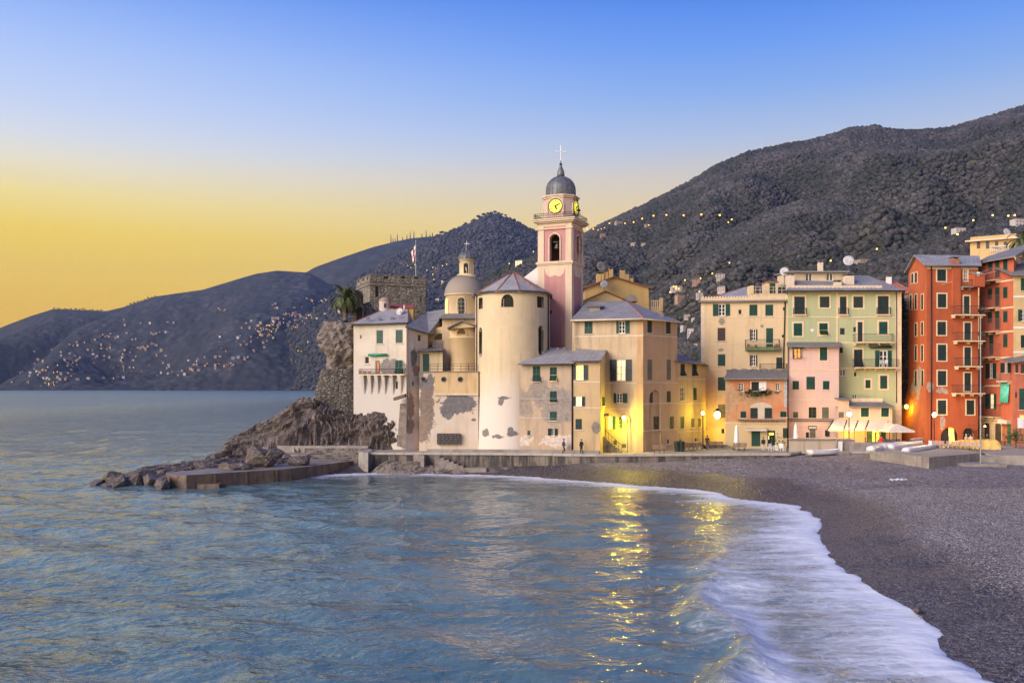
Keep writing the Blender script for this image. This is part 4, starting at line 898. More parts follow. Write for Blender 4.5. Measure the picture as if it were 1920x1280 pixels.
for ang_, lt in ((-66, 'lit'), (-7, None), (52, None), (-125, None)):
    q = MB(); hw, hh_, zc = .46, 1.1, Z(573.5, 115.5); ol = []
    for k in range(24):
        t_ = 2*math.pi*k/24; ol.append((hw*math.cos(t_), max(-1, min(1, .0)) + (.62 if math.sin(t_) > 0 else -.62) + .46*math.sin(t_)))
    def dp(u, z, r_): a = R(ang_) + u/drr; return Vector((dx_ + r_*math.sin(a), dy_ - r_*math.cos(a), zc + z)) - ch.loc
    q.add([dp(u, z, drr + .03) for u, z in ol], [tuple(range(24))]); w_ = q.build('oval_window', M[lt] if lt else M['glass'], drum)
    q = MB(); q.tube([dp(u*1.12, z*1.06, drr + .03) for u, z in ol + ol[:1]], .07, 5, False); q.build('surround', M['cream2'], w_)
    q = MB(); q.tube([dp(0, -1.05, drr + .06), dp(0, 1.05, drr + .06)], .018, 4); [q.tube([dp(-.44, z, drr + .06), dp(.44, z, drr + .06)], .014, 4) for z in (-.55, 0, .55)]; q.build('glazing_bars', M['cream2'] if not lt else M['white'], w_)
scale_m, t, bb = new_mat('fish_scale_tiles'); v = mapping(t)
f3 = noise_n(t, v, 1.5, 5, .7); t.links.new(mixc(t, rng(t, f3, .35, .7), (0.37, 0.31, 0.25), (0.24, 0.205, 0.175)), bb.inputs['Base Color']); bb.inputs['Roughness'].default_value = .75
dz0, dz1 = Z(553, 118), Z(516, 118); Rm = drr + .12
dome_r = lambda k: Rm*math.cos(k*math.pi/2*.80) ; dome_z = lambda k: dz0 + (dz1 - dz0)*math.sin(k*math.pi/2*.80)/math.sin(math.pi/2*.80)
q = MB(); q.lathe([(dome_r(k/12) - .05, dome_z(k/12)) for k in range(13)], 36, (dx_, dy_)); dome = ch.mb('dome', q, simple('dome_underlay', (0.10, 0.09, 0.085), .9), smooth=True)
q = MB(); q.add([(-.5, 0, 1), (.5, 0, 1), (.5, -.03, .35), (.28, -.05, .08), (0, -.055, 0), (-.28, -.05, .08), (-.5, -.03, .35)], [(0, 6, 5, 4, 3, 2, 1)]); tme = q.mesh('dome_tile', scale_m)
rows = 15; cnt = 0
for r_ in range(rows):           # overlapping rounded tiles; only the 300 on the side towards the bay are pieces of their own, the rest one mesh
    k = r_/rows; rr_, zz_ = dome_r(k), dome_z(k); k2 = min(1, (r_ + 1.35)/rows); r2, z2 = dome_r(k2), dome_z(k2); n = max(16, int(2*math.pi*rr_/.40)); sl = math.hypot(rr_ - r2, z2 - zz_); tilt = math.atan2(rr_ - r2, z2 - zz_)
    for j in range(n):
        a = 2*math.pi*(j + .5*(r_ % 2))/n
        front = abs(math.atan2(math.sin(a), math.cos(a))) < 1.75
        w_ = 2*math.pi*rr_/n*.96
        if front and cnt < 300:
            ob = link('dome_tile', tme, dome, (dx_ + rr_*math.sin(a) - ch.loc.x, dy_ - rr_*math.cos(a) - ch.loc.y, zz_ - ch.loc.z), 0, (w_, 1, sl)); ob.rotation_euler = (-tilt, 0, a); cnt += 1
        else:
            if r_ == 0 and j == 0 or 'restq' not in globals(): restq = MB()
            Mx = Matrix.Translation((dx_ + rr_*math.sin(a) - ch.loc.x, dy_ - rr_*math.cos(a) - ch.loc.y, zz_ - ch.loc.z)) @ Matrix.Rotation(a, 4, 'Z') @ Matrix.Rotation(-tilt, 4, 'X') @ Matrix.Diagonal((w_, 1, sl, 1))
            restq.add([Mx @ Vector(p) for p in ((-.5, 0, 1), (.5, 0, 1), (.5, -.03, .35), (.28, -.05, .08), (0, -.055, 0), (-.28, -.05, .08), (-.5, -.03, .35))], [(0, 6, 5, 4, 3, 2, 1)])
tag(restq.build('dome_tiles', scale_m, dome), kind='stuff')
lx, ly, lr = X(875, 118), 118.0, 13.2*118/F; lx = dx_ + .28; q = MB()
q.lathe([(lr + .35, dz1 - .35), (lr + .35, dz1 + .05), (lr + .05, dz1 + .1), (lr, dz1 + .2), (lr, Z(489, 118)), (lr + .12, Z(488.5, 118)), (lr + .15, Z(486, 118)), (.1, Z(485.5, 118))], 24, (lx, ly)); lan = ch.mb('lantern', q, plaster('lantern_plaster', (0.66, 0.52, 0.31), None, .3))
for p in lan.data.polygons: p.use_smooth = abs(p.normal.z) < .4
for ang_ in (-3, 87, -93):
    q = MB(); zc = Z(504, 117); a = R(ang_); ol = [(.30*math.cos(t_), (.45 if math.sin(t_) > 0 else -.45) + .3*math.sin(t_)) for t_ in np.linspace(0, 2*math.pi, 17)[:-1]]
    lpp = lambda u, z, r_: Vector((lx + r_*math.sin(a + u/lr), ly - r_*math.cos(a + u/lr), zc + z)) - ch.loc
    q.add([lpp(u, z, lr + .03) for u, z in ol], [tuple(range(16))]); w_ = q.build('arched_window', M['dark'], lan); q = MB(); q.tube([lpp(u*1.15, z*1.1, lr + .03) for u, z in ol + ol[:1]], .05, 5, False); q.build('surround', M['cream2'], w_)
q = MB(); z0, z1 = Z(486, 118), Z(470.5, 118); rr_ = lr + .22; q.lathe([(rr_, z0 - .05)] + [(rr_*math.cos(k*math.pi/2/8), z0 + (z1 - z0)*math.sin(k*math.pi/2/8)) for k in range(8)] + [(.03, z1)], 24, (lx, ly)); cap = ch.mb('lantern_cap', q, M['lead'], smooth=True)
for k in range(14):
    a = 2*math.pi*k/14; ch.tube('lead_roll', [Vector((lx + (rr_*math.cos(j*math.pi/2/6) + .02)*math.sin(a), ly - (rr_*math.cos(j*math.pi/2/6) + .02)*math.cos(a), z0 + (z1 - z0)*math.sin(j*math.pi/2/6))) for j in range(7)], .045, M['lead'], 5, parent=cap)
q = MB(); q.lathe([(.22, z1 - .05), (.14, z1 + .25), (.10, z1 + .5), (.10, z1 + .55)], 10, (lx, ly)); q.ball((lx, ly, z1 + .65), .17, 10); ch.mb('finial', q, M['lead'], smooth=True, parent=cap)
cz1 = Z(452, 118); q = MB(); q.tube([(lx, ly, z1 + .75), (lx, ly, cz1)], .04, 6); q.tube([(lx - .36, ly, cz1 - .35), (lx + .36, ly, cz1 - .35)], .04, 6); ch.mb('cross', q, M['white'], parent=cap)
# arched vestibule wall between the corner house and the transept
q = MB(); y_ = 115.2; pts = [(803, 658), (803, 627), (812, 617), (822, 613.5), (830, 612), (830, 658)]; P_ = [Vector((X(a, y_), y_, Z(b_, y_))) for a, b_ in pts]
q.add(P_ + [p + Vector((0, .4, 0)) for p in P_], [(5, 4, 3, 2, 1, 0), tuple(range(6, 12))] + [(k, (k+1) % 6, 6+(k+1) % 6, 6+k) for k in range(6)]); vw = ch.mb('vestibule_wall', q, m_ch, recalc=True)
q = MB(); wc_ = Vector((X(826, y_ - .02), y_ - .03, Z(636, y_))); ol = [wc_ + Vector((.8*math.cos(t_), 0, .75*math.sin(t_))) for t_ in np.linspace(0, math.pi, 12)]; q.add(ol, [tuple(range(11, -1, -1))]); ch.mb('fan_window', q, M['glass'], parent=vw)
q = MB(); q.box((X(811, 114), 113.9, Z(656, 114)), (X(830, 114), 115.1, Z(638, 114))); ch.mb('store_box', q, M['stone'])

# ================================================================== bell tower
TY = 117.0; th = R(-22.8); tw = 66.5 * TY / F; tcx = X(1051.5, TY)
bt = Bld('bell_tower', 'pink and cream bell tower with glowing clock faces, lead cupola and cross', 'tower', (tcx, TY, 2.3))
PK = plaster('tower_pink', (0.46, 0.225, 0.22), (0.42, 0.215, 0.205), .15); TC = plaster('tower_cream', (0.63, 0.49, 0.36), (0.57, 0.44, 0.33), .22)
def tl(x, y, z): return Vector((x*math.cos(th) - y*math.sin(th), x*math.sin(th) + y*math.cos(th), z))     # tower axes, relative to the base
zz = lambda py: Z(py, TY - 2.0) - 2.3
def tbox(name, x0, x1, y0, y1, z0, z1, mat, parent=None):
    q = MB(); q.box((x0, y0, z0), (x1, y1, z1)); q.v = [tuple(tl(*p)) for p in q.v]; return q.build(name, mat, parent or bt.o)
h = tw / 2
shaft = tbox('shaft', -h, h, -h, h, -1, zz(497), TC)
for fa_ in range(4):         # sunken pink fields with scalloped top on each face
    q = MB(); w_ = h*.62; zt_, zb_ = zz(500), zz(655); prof = [(-w_, zb_), (w_, zb_), (w_, zt_ - .1)] + [(w_ - 2*w_*k/12, zt_ - .55 - .95*math.sin(math.pi*k/12)**.8 + .45*max(0, 1 - abs(k - 6)/3) - .0) for k in range(1, 12)] + [(-w_, zt_ - .1)]
    ca, sa_ = math.cos(fa_*math.pi/2), math.sin(fa_*math.pi/2)
    def fp(x, z, o): X_, Y_ = x, -h - o; return tl(X_*ca - Y_*sa_, X_*sa_ + Y_*ca, z)
    n = len(prof); q.add([fp(x, z, .012) for x, z in prof] + [fp(x, z, -.05) for x, z in prof], [tuple(range(n))] + [(i, n + i, n + (i+1) % n, (i+1) % n) for i in range(n)]); q.build('pink_field', PK, shaft)
q = MB()  # small square opening low on the front face
fa_ = 0; ca, sa_ = 1, 0
q = MB(); q.add([fp(-.25*h - .18, zz(588), .03), fp(-.25*h + .18, zz(588), .03), fp(-.25*h + .18, zz(582), .03), fp(-.25*h - .18, zz(582), .03)], [(0, 1, 2, 3)]); q.build('slit_window', M['dark'], shaft)
for (p0, p1, ov) in ((497, 494.5, .10), (494.5, 491.5, .22), (491.5, 490, .12)): tbox('string_course', -h - ov, h + ov, -h - ov, h + ov, zz(p0), zz(p1), TC)
# belfry: four piers and arched openings
bz0, bz1 = zz(490), zz(424); bh = h*.97
belf = tbox('belfry_core', -bh*.55, bh*.55, -bh*.55, bh*.55, bz0, bz0 + .3, M['dark'])
ow = .66; spring = zz(449)
for fa_ in range(4):
    ca, sa_ = math.cos(fa_*math.pi/2), math.sin(fa_*math.pi/2)
    def fp(x, z, o): X_, Y_ = x, -bh - o; return tl(X_*ca - Y_*sa_, X_*sa_ + Y_*ca, z)
    q = MB(); k_ = 12
    arcp = [(-ow*math.cos(math.pi*k/k_), spring + ow*math.sin(math.pi*k/k_)) for k in range(k_+1)]
    for o0, o1 in ((0, -.6),):
        outer = [(-bh, bz0), (-bh, bz1), (bh, bz1), (bh, bz0)]
        # left pier, right pier, spandrels
        for quad in ([(-bh, bz0), (-ow, bz0), (-ow, spring), (-bh, spring)], [(ow, bz0), (bh, bz0), (bh, spring), (ow, spring)]): q.add([fp(x, z, o0) for x, z in quad] , [(0, 1, 2, 3)])
        for k in range(k_):
            a_, b_ = arcp[k], arcp[k+1]; q.add([fp(a_[0], a_[1], o0), fp(b_[0], b_[1], o0), fp(b_[0], bz1, o0), fp(a_[0], bz1, o0), fp(a_[0], a_[1], o1), fp(b_[0], b_[1], o1)], [(0, 1, 2, 3), (0, 4, 5, 1)])
        for sx_ in (-1, 1):
            q.add([fp(sx_*ow, bz0, o0), fp(sx_*ow, spring, o0), fp(sx_*ow, spring, o1), fp(sx_*ow, bz0, o1)], [(0, 1, 2, 3)])
            q.add([fp(sx_*ow, spring, o0), fp(sx_*bh, spring, o0), fp(sx_*bh, bz1, o0), fp(sx_*ow, bz1, o0)], [(0, 1, 2, 3)])
    wl = q.build('belfry_wall', PK, bt.o)
    q = MB()   # cream pilasters, archivolt and frieze
    for sx_ in (-1, 1): 
        lo, hi = sorted((sx_*bh*1.0, sx_*bh*.66)); c8 = [fp(x, z, o) for z in (bz0, bz1) for x, o in ((lo, .0), (hi, .0), (hi, .10), (lo, .10))]; q.add(c8, [(0, 1, 2, 3), (4, 7, 6, 5), (0, 4, 5, 1), (1, 5, 6, 2), (2, 6, 7, 3), (3, 7, 4, 0)])
    q.build('pilaster', TC, wl)
    q = MB(); q.tube([fp(-ow - .1, bz0, .05)] + [fp(-(ow + .1)*math.cos(math.pi*k/k_), spring + (ow + .1)*math.sin(math.pi*k/k_), .05) for k in range(k_+1)] + [fp(ow + .1, bz0, .05)], .12, 6); q.build('archivolt', TC, wl)
def bell(x, y, z, r, parent):
    q = MB(); q.lathe([(r, 0), (r*.98, r*.12), (r*.75, r*.45), (r*.6, r*1.0), (r*.5, r*1.35), (r*.2, r*1.5), (.02, r*1.52)], 18); q.tube([(0, 0, r*1.5), (0, 0, r*1.9)], .06, 6); q.tube([(-r*1.5, 0, r*1.95), (r*1.5, 0, r*1.95)], .09, 6); q.ball((0, 0, -.02), r*.16, 8)
    q.v = [tuple(tl(x, y, z) + Vector(p)) for p in q.v]; return q.build('bell', simple('bell_bronze', (0.14, 0.15, 0.12), .4, .3, 3, .8), parent, smooth=True)
bell(0, -bh*.62, zz(464), .42, bt.o); bell(bh*.62, 0, zz(468), .42, bt.o)
q = MB(); q.tube([tl(bh + .12 + .02*math.sin(t_), .75 + .85*math.cos(t_), zz(455) + 1.15*math.sin(t_)) for t_ in np.linspace(-1.2, 4.2, 22)], .035, 5); q.tube([tl(bh + .1, -.1, zz(455)), tl(bh + .1, 1.6, zz(455))], .03, 5); q.build('bell_wheel', M['iron'], bt.o)
tbox('frieze', -bh - .02, bh + .02, -bh - .02, bh + .02, bz1, zz(418), TC)
for p0, p1, ov in ((430, 427.5, .16), (418, 415.5, .26), (415.5, 412.5, .50), (412.5, 410.5, .62)): tbox('cornice', -h - ov, h + ov, -h - ov, h + ov, zz(p0), zz(p1), TC)
# railing round the clock stage
hr = h + .40; zr0, zr1 = zz(410.5), zz(400.5); q = MB()
for z in (zr0 + .12, (zr0 + zr1)/2 + .1, zr1): q.tube([tl(-hr, -hr, z), tl(hr, -hr, z), tl(hr, hr, z), tl(-hr, hr, z), tl(-hr, -hr, z)], .028, 4)
for k in range(22):
    for a_, b_ in ((-hr + 2*hr*k/21, -hr), (hr, -hr + 2*hr*k/21), (-hr + 2*hr*k/21, hr), (-hr, -hr + 2*hr*k/21)): q.tube([tl(a_, b_, zr0), tl(a_, b_, zr1)], .018, 4, False)
q.build('railing', M['iron'], bt.o)
# octagonal clock stage with chamfered corners
cs = h*.86; cc_ = cs*.52; oc = [(-cc_, -cs), (cc_, -cs), (cs, -cc_), (cs, cc_), (cc_, cs), (-cc_, cs), (-cs, cc_), (-cs, -cc_)]
q = MB(); q.prism([(x, y) for x, y in oc], zr0, zz(366)); q.v = [tuple(tl(*p)) for p in q.v]; stage = q.build('clock_stage', plaster('stage_plaster', (0.52, 0.36, 0.32), (0.55, 0.42, 0.34), .2), bt.o)
for s_, p0, p1 in ((1.06, 370, 367), (1.13, 367, 364.5)): q = MB(); q.prism([(x*s_, y*s_) for x, y in oc], zz(p0), zz(p1)); q.v = [tuple(tl(*p)) for p in q.v]; q.build('cornice', TC, bt.o)
dial_m = emit('clock_dial', (1.0, 0.86, 0.05), .72, .2); cz_ = zz(386); dr_ = 12.2 * TY / F
NUM = ['XII', 'I', 'II', 'III', 'IV', 'V', 'VI', 'VII', 'VIII', 'IX', 'X', 'XI']
for fa_ in range(4):
    ca, sa_ = math.cos(fa_*math.pi/2), math.sin(fa_*math.pi/2)
    def fp(x, z, o): X_, Y_ = x, -cs - o; return tl(X_*ca - Y_*sa_, X_*sa_ + Y_*ca, cz_ + z)
    q = MB(); n = 32; q.add([fp(dr_*math.cos(2*math.pi*k/n), dr_*math.sin(2*math.pi*k/n), .10) for k in range(n)] + [fp(dr_*math.cos(2*math.pi*k/n), dr_*math.sin(2*math.pi*k/n), -.05) for k in range(n)], [tuple(range(n))] + [(k, n+k, n+(k+1) % n, (k+1) % n) for k in range(n)]); dial = q.build('clock_dial', dial_m, stage)
    q = MB(); q.tube([fp((dr_ + .05)*math.cos(t_), (dr_ + .05)*math.sin(t_), .08) for t_ in np.linspace(0, 2*math.pi, 33)], .06, 6, False); q.build('rim', M['iron'], dial)
    q = MB()
    for k, s_ in enumerate(NUM):
        a = math.pi/2 - 2*math.pi*k/12; wch = {'I': .05, 'V': .10, 'X': .10}; tot = sum(wch[c_] for c_ in s_); x = -tot/2; r0, r1 = dr_*.68, dr_*.88
        def np_(u, r_): return fp(r_*math.cos(a) + u*math.sin(a), r_*math.sin(a) - u*math.cos(a), .115)
        def bar(u0, u1): q.add([np_(u0 - .026, r0), np_(u0 + .026, r0), np_(u1 + .026, r1), np_(u1 - .026, r1)], [(0, 1, 2, 3)])
        for c_ in s_:
            w_ = wch[c_]; m_0 = x + w_/2
            if c_ == 'I': bar(m_0, m_0)
            elif c_ == 'V': bar(m_0, m_0 - w_*.4); bar(m_0, m_0 + w_*.4)
            else: bar(m_0 - w_*.4, m_0 + w_*.4); bar(m_0 + w_*.4, m_0 - w_*.4)
            x += w_
    q.build('numerals', simple('dial_ink', (0.10, 0.085, 0.02), .6), dial)
    def hand(deg, l, w_, nm):
        a = math.pi/2 - R(deg); q = MB(); d_ = (math.cos(a), math.sin(a)); p_ = (-d_[1], d_[0]); q.add([fp(d_[0]*-.18*l + p_[0]*w_, d_[1]*-.18*l + p_[1]*w_, .14), fp(d_[0]*-.18*l - p_[0]*w_, d_[1]*-.18*l - p_[1]*w_, .14), fp(d_[0]*l - p_[0]*w_*.7, d_[1]*l - p_[1]*w_*.7, .14), fp(d_[0]*l + p_[0]*w_*.7, d_[1]*l + p_[1]*w_*.7, .14)], [(0, 1, 2, 3)]); q.build(nm, M['dark'], dial)
    hand(66, dr_*.9, .10, 'minute_hand'); hand(155, dr_*.62, .12, 'hour_hand')
    q = MB(); q.tube([fp(-(dr_ + .22), -dr_*1.05, .02), *[fp((dr_ + .22)*math.cos(t_), (dr_ + .22)*math.sin(t_), .02) for t_ in np.linspace(math.pi, 0, 17)], fp(dr_ + .22, -dr_*1.05, .02)], .10, 6); q.build('dial_surround', TC, stage)
# cupola, ribs, spirelet, ball and cross
z0, z1 = zz(365), zz(324.5); rr_ = 27.5*TY/F
prof = [(rr_*.98, z0 - .1), (rr_, z0 + .4), (rr_, z0 + 1.0)] + [(rr_*math.cos(k*math.pi/2/9*.92), z0 + 1.0 + (z1 - z0 - 1.0)*math.sin(k*math.pi/2/9*.92)/math.sin(math.pi/2*.92)) for k in range(1, 10)]
prof += [(.48, z1 + .05), (.50, z1 + .25), (.42, z1 + .7), (.20, z1 + 1.2), (.09, z1 + 1.7), (.05, zz(304))]
q = MB(); q.lathe(prof, 40); cup = q.build('cupola', M['lead'], bt.o, smooth=True)
for k in range(20):
    a = 2*math.pi*k/20; q = MB(); q.tube([((r_ + .015)*math.cos(a), (r_ + .015)*math.sin(a), z) for r_, z in prof[:12]], .035, 5); q.build('lead_roll', M['lead'], cup, smooth=True)
q = MB(); q.ball((0, 0, zz(301)), .19, 12); q.tube([(0, 0, zz(300)), (0, 0, zz(294))], .05, 6); q.build('finial_ball', M['iron'], cup, smooth=True)
q = MB(); zc0, zc1 = zz(294), zz(266); q.tube([(0, 0, zc0), (0, 0, zc1)], .055, 6); q.tube([(-.56, 0, zc1 - .72), (.56, 0, zc1 - .72)], .055, 6)
for c_ in ((-.60, zc1 - .72), (.60, zc1 - .72), (0, zc1)): q.ball((c_[0], 0, c_[1]), .11, 8)
q.build('cross', M['white'], cup)
# ladder, lamp bracket and cables on the right of the cupola
q = MB(); 
for o_ in (0, .3): q.tube([tl(cs*1.12, -.3 + o_, zz(366)), tl(h + .3, -.1 + o_, zr1)], .025, 4)
for k in range(9): p = k/9; q.tube([tl(cs*1.12 + (h + .3 - cs*1.12)*p, -.3 + .2*p, zz(366) + (zr1 - zz(366))*p), tl(cs*1.12 + (h + .3 - cs*1.12)*p, .0 + .2*p, zz(366) + (zr1 - zz(366))*p)], .015, 4)
q.build('ladder', M['iron'], bt.o)
q = MB(); q.tube([tl(h + .2, -.2, zr0), tl(h + .2, -.2, zz(392))], .03, 5); q.lathe([(.30, 0), (.2, .15), (.05, .3)], 12); nl = len(q.v); q.v = [tuple(p) for p in q.v[:-36]] + [tuple(Vector(p) + tl(h + .2, -.2, zz(393))) for p in q.v[-36:]]; q.build('flood_lamp', M['iron'], bt.o)
# ================================================================== houses between the tower and the promenade lamp
def shade_col(c, k): return tuple(x*k for x in c)
TAN = (0.50, 0.36, 0.23); OCH = (0.53, 0.36, 0.20)
# --- low front house with the peeling skirt
b = Bld('low_shuttered_house', 'low tan house with mottled grey plaster squeezed between church apse and downpipe', 'house', (*V2(1023, 106), PZ))
f = b.face(V2(974, 107.0), V2(1073, 105.6))
pz = lambda px, py, f_=f: Vector((*(f_.A + f_.d * f_.hit(px, py)[0]), f_.hit(px, py)[1])) - f_.b.loc
m = plaster('tan_plaster_mottled', (0.50, 0.36, 0.24), (0.40, 0.31, 0.24), .3, [(pz(1012, 735), (2.0, 3, 1.5), (0.33, 0.27, 0.23)), (pz(1045, 760), (2.2, 3, 2.2), (0.34, 0.28, 0.25)), (pz(985, 755), (.9, 3, 1.7), (0.35, 0.28, 0.23)), (pz(1050, 826), (2.1, 3, .75), (0.66, 0.55, 0.47)), (pz(985, 826), (.9, 3, .6), (0.66, 0.55, 0.47))])
f.win('flap', (999, 1013, 686, 715), sill=True); f.win('flap', (1031, 1044, 688, 715), lit='lit', sill=True); f.win('flap', (1031, 1044, 733, 754)); f.win('closed', (1031, 1044, 771, 788)); f.win('blind', (989, 994.5, 807, 816)); f.win('open', (1028, 1045, 803, 816), glass=(1034, 1040), mat='shut_d')
f.wall(1.5, 12.75, m); b.face(V2(1073, 105.6), V2(1080, 111)).wall(1.5, 12.75, m)
e = [Vector((*p, z)) for p, z in ((V2(971, 106.4), 12.8), (V2(1076, 104.9), 12.8), (V2(1085, 112), 14.9), (V2(1018, 112), 14.9), (V2(1000, 109.6), 13.9))]
rf = b.slabs('roof', [(e[0], e[1], e[2], e[3], e[4])], .15, M['slate_l']); gutter(b, [e[0] - Vector((0, .05, .1)), e[1] - Vector((0, .05, .1))], .07); b.tube('drain_pipe', [Vector((*V2(1072.5, 105.3), 12.7)), Vector((*V2(1072.5, 105.3), PZ))], .075, M['iron'])
for k in range(4): p = e[3] + (e[2] - e[3])*(.2 + .2*k) + Vector((0, -.7, -.2)); b.box('vent_tile', p - Vector((.14, .12, .1)), p + Vector((.14, .12, .2)), M['conc'], parent=rf)
for py in (747, 783): 
    u0, z = f.hit(976, py); u1, _ = f.hit(1062, py); b.tube('wash_line', [f.P(u0, z, .5), f.P(u1, z, .5)], .014, M['white'], 4)
    for u in (u0, u1): b.tube('line_bracket', [f.P(u, z, 0), f.P(u, z, .52)], .02, M['iron'], 4)
# --- projecting narrow house
b = Bld('projecting_house', 'narrow projecting tan house with two lit windows and one closed shutter', 'house', (*V2(1100, 105), PZ))
f = b.face(V2(1074, 105.4), V2(1125, 104.6))
pz = lambda px, py, f_=f: Vector((*(f_.A + f_.d * f_.hit(px, py)[0]), f_.hit(px, py)[1])) - f_.b.loc
m = plaster('tan_plaster_warm', (0.52, 0.37, 0.20), (0.46, 0.33, 0.20), .3, [(pz(1118, 803), (.5, 3, .7), (.24, .2, .17))])
f.win('open', (1075.5, 1102, 684, 712), glass=(1079, 1094), lit='lit', mat='shut_d'); f.win('open', (1075, 1096, 743, 761), glass=(1079, 1091), lit='lit2', mat='shut_d'); f.win('closed', (1079, 1091, 785, 805), mat='shut_d')
f.wall(1.5, 13.15, m); s1 = b.face(V2(1125, 104.6), V2(1138, 110.5)); s1.win('blind', (1129, 1134, 744, 760)); s1.wall(1.5, 13.15, m, z1b=14.9)
e = [Vector((*p, z)) for p, z in ((V2(1073, 104.9), 13.1), (V2(1127, 104.0), 13.1), (V2(1141, 111), 14.95), (V2(1082, 111), 14.95))]
rf = b.slabs('roof', [tuple(e)], .15, M['slate_l']); gutter(b, [e[0] - Vector((0, .05, .1)), e[1] - Vector((0, .05, .1))], .07)
for py in (716, 764): f.band('string_course', py, .10, M['cream2'], .03)
# --- corner block with hip roof
b = Bld('corner_block', 'big tan corner block with slate hip roof, chamfered front and tall arched niche', 'house', (*V2(1200, 109), PZ))
A, B_, C_ = V2(1073, 110.5), V2(1206, 108.0), V2(1270, 113.0); f = b.face(A, B_); g = b.face(B_, C_)
pz = lambda px, py, f_=f: Vector((*(f_.A + f_.d * f_.hit(px, py)[0]), f_.hit(px, py)[1])) - f_.b.loc
m = plaster('corner_plaster', (0.52, 0.40, 0.27), (0.47, 0.35, 0.23), .3, [], (2.0, 7.0, (0.52, 0.43, 0.30), 4)); m2 = plaster('corner_plaster_orange', (0.53, 0.345, 0.195), (0.48, 0.31, 0.17), .3)
f.win('closed', (1096, 1111, 603, 626)); f.win('open', (1156, 1180, 602, 625), glass=(1160, 1172)); f.win('open', (1144, 1184, 674, 714), glass=(1156, 1173), lit='lit2', mat='shut_d'); f.win('open', (1151, 1176, 737, 755), glass=(1156, 1167)); f.win('open', (1140, 1154, 780, 804), glass=(1140, 1149), mat='shut_g', lit='lit2'); f.win('open', (1160, 1167, 780, 803), glass=(1160, 1164), mat='shut_g', frame='cream')
f.win('blind', (1150, 1157, 825, 833), mat='shut_f', sill=False, name='meter_cupboard'); f.win('blind', (1166, 1174, 832, 839), mat='shut_f', sill=False, name='meter_cupboard')
f.wall(1.5, 18.2, m)
g.win('closed', (1214, 1222, 601, 624), mat='shut_d'); g.win('closed', (1249, 1257, 603, 626), mat='shut_d'); g.win('blind', (1214, 1222.5, 674, 712), mat='shut_f', sill=False); g.win('blind', (1250, 1257.5, 674, 712), mat='shut_f', sill=False); g.win('closed', (1250, 1257.5, 733, 754), mat='shut_d'); g.win('closed', (1256, 1263, 780, 804), mat='shut_d'); g.win('dark', (1251, 1256, 823, 832), frame='cream2')
# the arched niche: a true recess
u0, u1, z0, z1 = g.rect((1217, 1239, 731, 848)); u1 = g.hit(1239, 790)[0]; zsp = z1 - (u1 - u0)/2
g.wall(1.5, 18.2, m2, extra=[(u0, u1, 1.5, z1)])
q = MB(); uc, rr_ = (u0 + u1)/2, (u1 - u0)/2
for k in range(12):
    t0, t1 = math.pi*k/12, math.pi*(k+1)/12; a_, c_ = (uc - rr_*math.cos(t0), zsp + rr_*math.sin(t0)), (uc - rr_*math.cos(t1), zsp + rr_*math.sin(t1))
    q.add([g.P(*a_, .003), g.P(*c_, .003), g.P(c_[0], z1 + .02, .003), g.P(a_[0], z1 + .02, .003), g.P(*a_, -.21), g.P(*c_, -.21)], [(0, 1, 2, 3), (0, 4, 5, 1)])
b.mb('niche_head', q, m2)
gi = Face(b, g.A - g.n*.19, g.B - g.n*.19); gi.win('open', (1219, 1234, 735, 755), glass=(1223, 1234), mat='shut_d', sill=False); gi.win('closed', (1226, 1235, 780, 805), mat='shut_d')
for fc in (f, g): fc.band('string_course', 630, .14, M['cream2'], .04)
for fc, py in ((f, 718), (g, 717), (g, 756), (f, 766), (g, 806)): fc.band('string_course', py, .09, M['cream2'], .03)
f.obox('corner_quoin', f.len - .75, f.len, PZ, 18.2, 0, .03, m2)
e = [Vector((*p, 18.2)) for p in (V2(1070, 109.8), V2(1206, 107.2), V2(1275, 112.6), V2(1262, 122), V2(1085, 122))]
r0, r1 = Vector((*V2(1100, 116), 20.9)), Vector((*V2(1176, 115), 20.9)); 
rf = b.slabs('roof', [(e[0], e[1], r1, r0), (e[1], e[2], r1), (e[2], e[3], r1), (e[3], e[4], r0, r1), (e[4], e[0], r0)], .16, M['slate'])
b.tube('ridge_tiles', [e[1], r1], .10, M['tile'], parent=rf); b.tube('ridge_tiles', [r0, r1], .08, M['slate_d'], parent=rf)
gutter(b, [p - Vector((0, .05, .12)) for p in e[:3]], .10, 'cream2'); b.tube('drain_pipe', [Vector((*V2(1075, 109.9), 18.1)), Vector((*V2(1075, 109.9), 14.5))], .08, M['cream2'])
q = MB(); p = Vector((*V2(1117, 113), 19.6)); q.box(p - Vector((.8, .6, .8)), p + Vector((.5, .6, .5))); dm = b.mb('dormer', q, M['conc'], parent=rf); 
q = MB(); q.slab([p + Vector((-1.1, -.9, .5)), p + Vector((.8, -.9, .5)), p + Vector((1.0, 1.0, .75)), p + Vector((-1.1, 1.0, .75))], .12); b.mb('dormer_roof', q, M['slate_d'], parent=rf, recalc=True)
for px in (1225, 1240): p = Vector((*V2(px, 112), 18.9)); b.box('vent_tile', p - Vector((.25, .2, .3)), p + Vector((.25, .2, .25)), M['slate_d'], parent=rf)
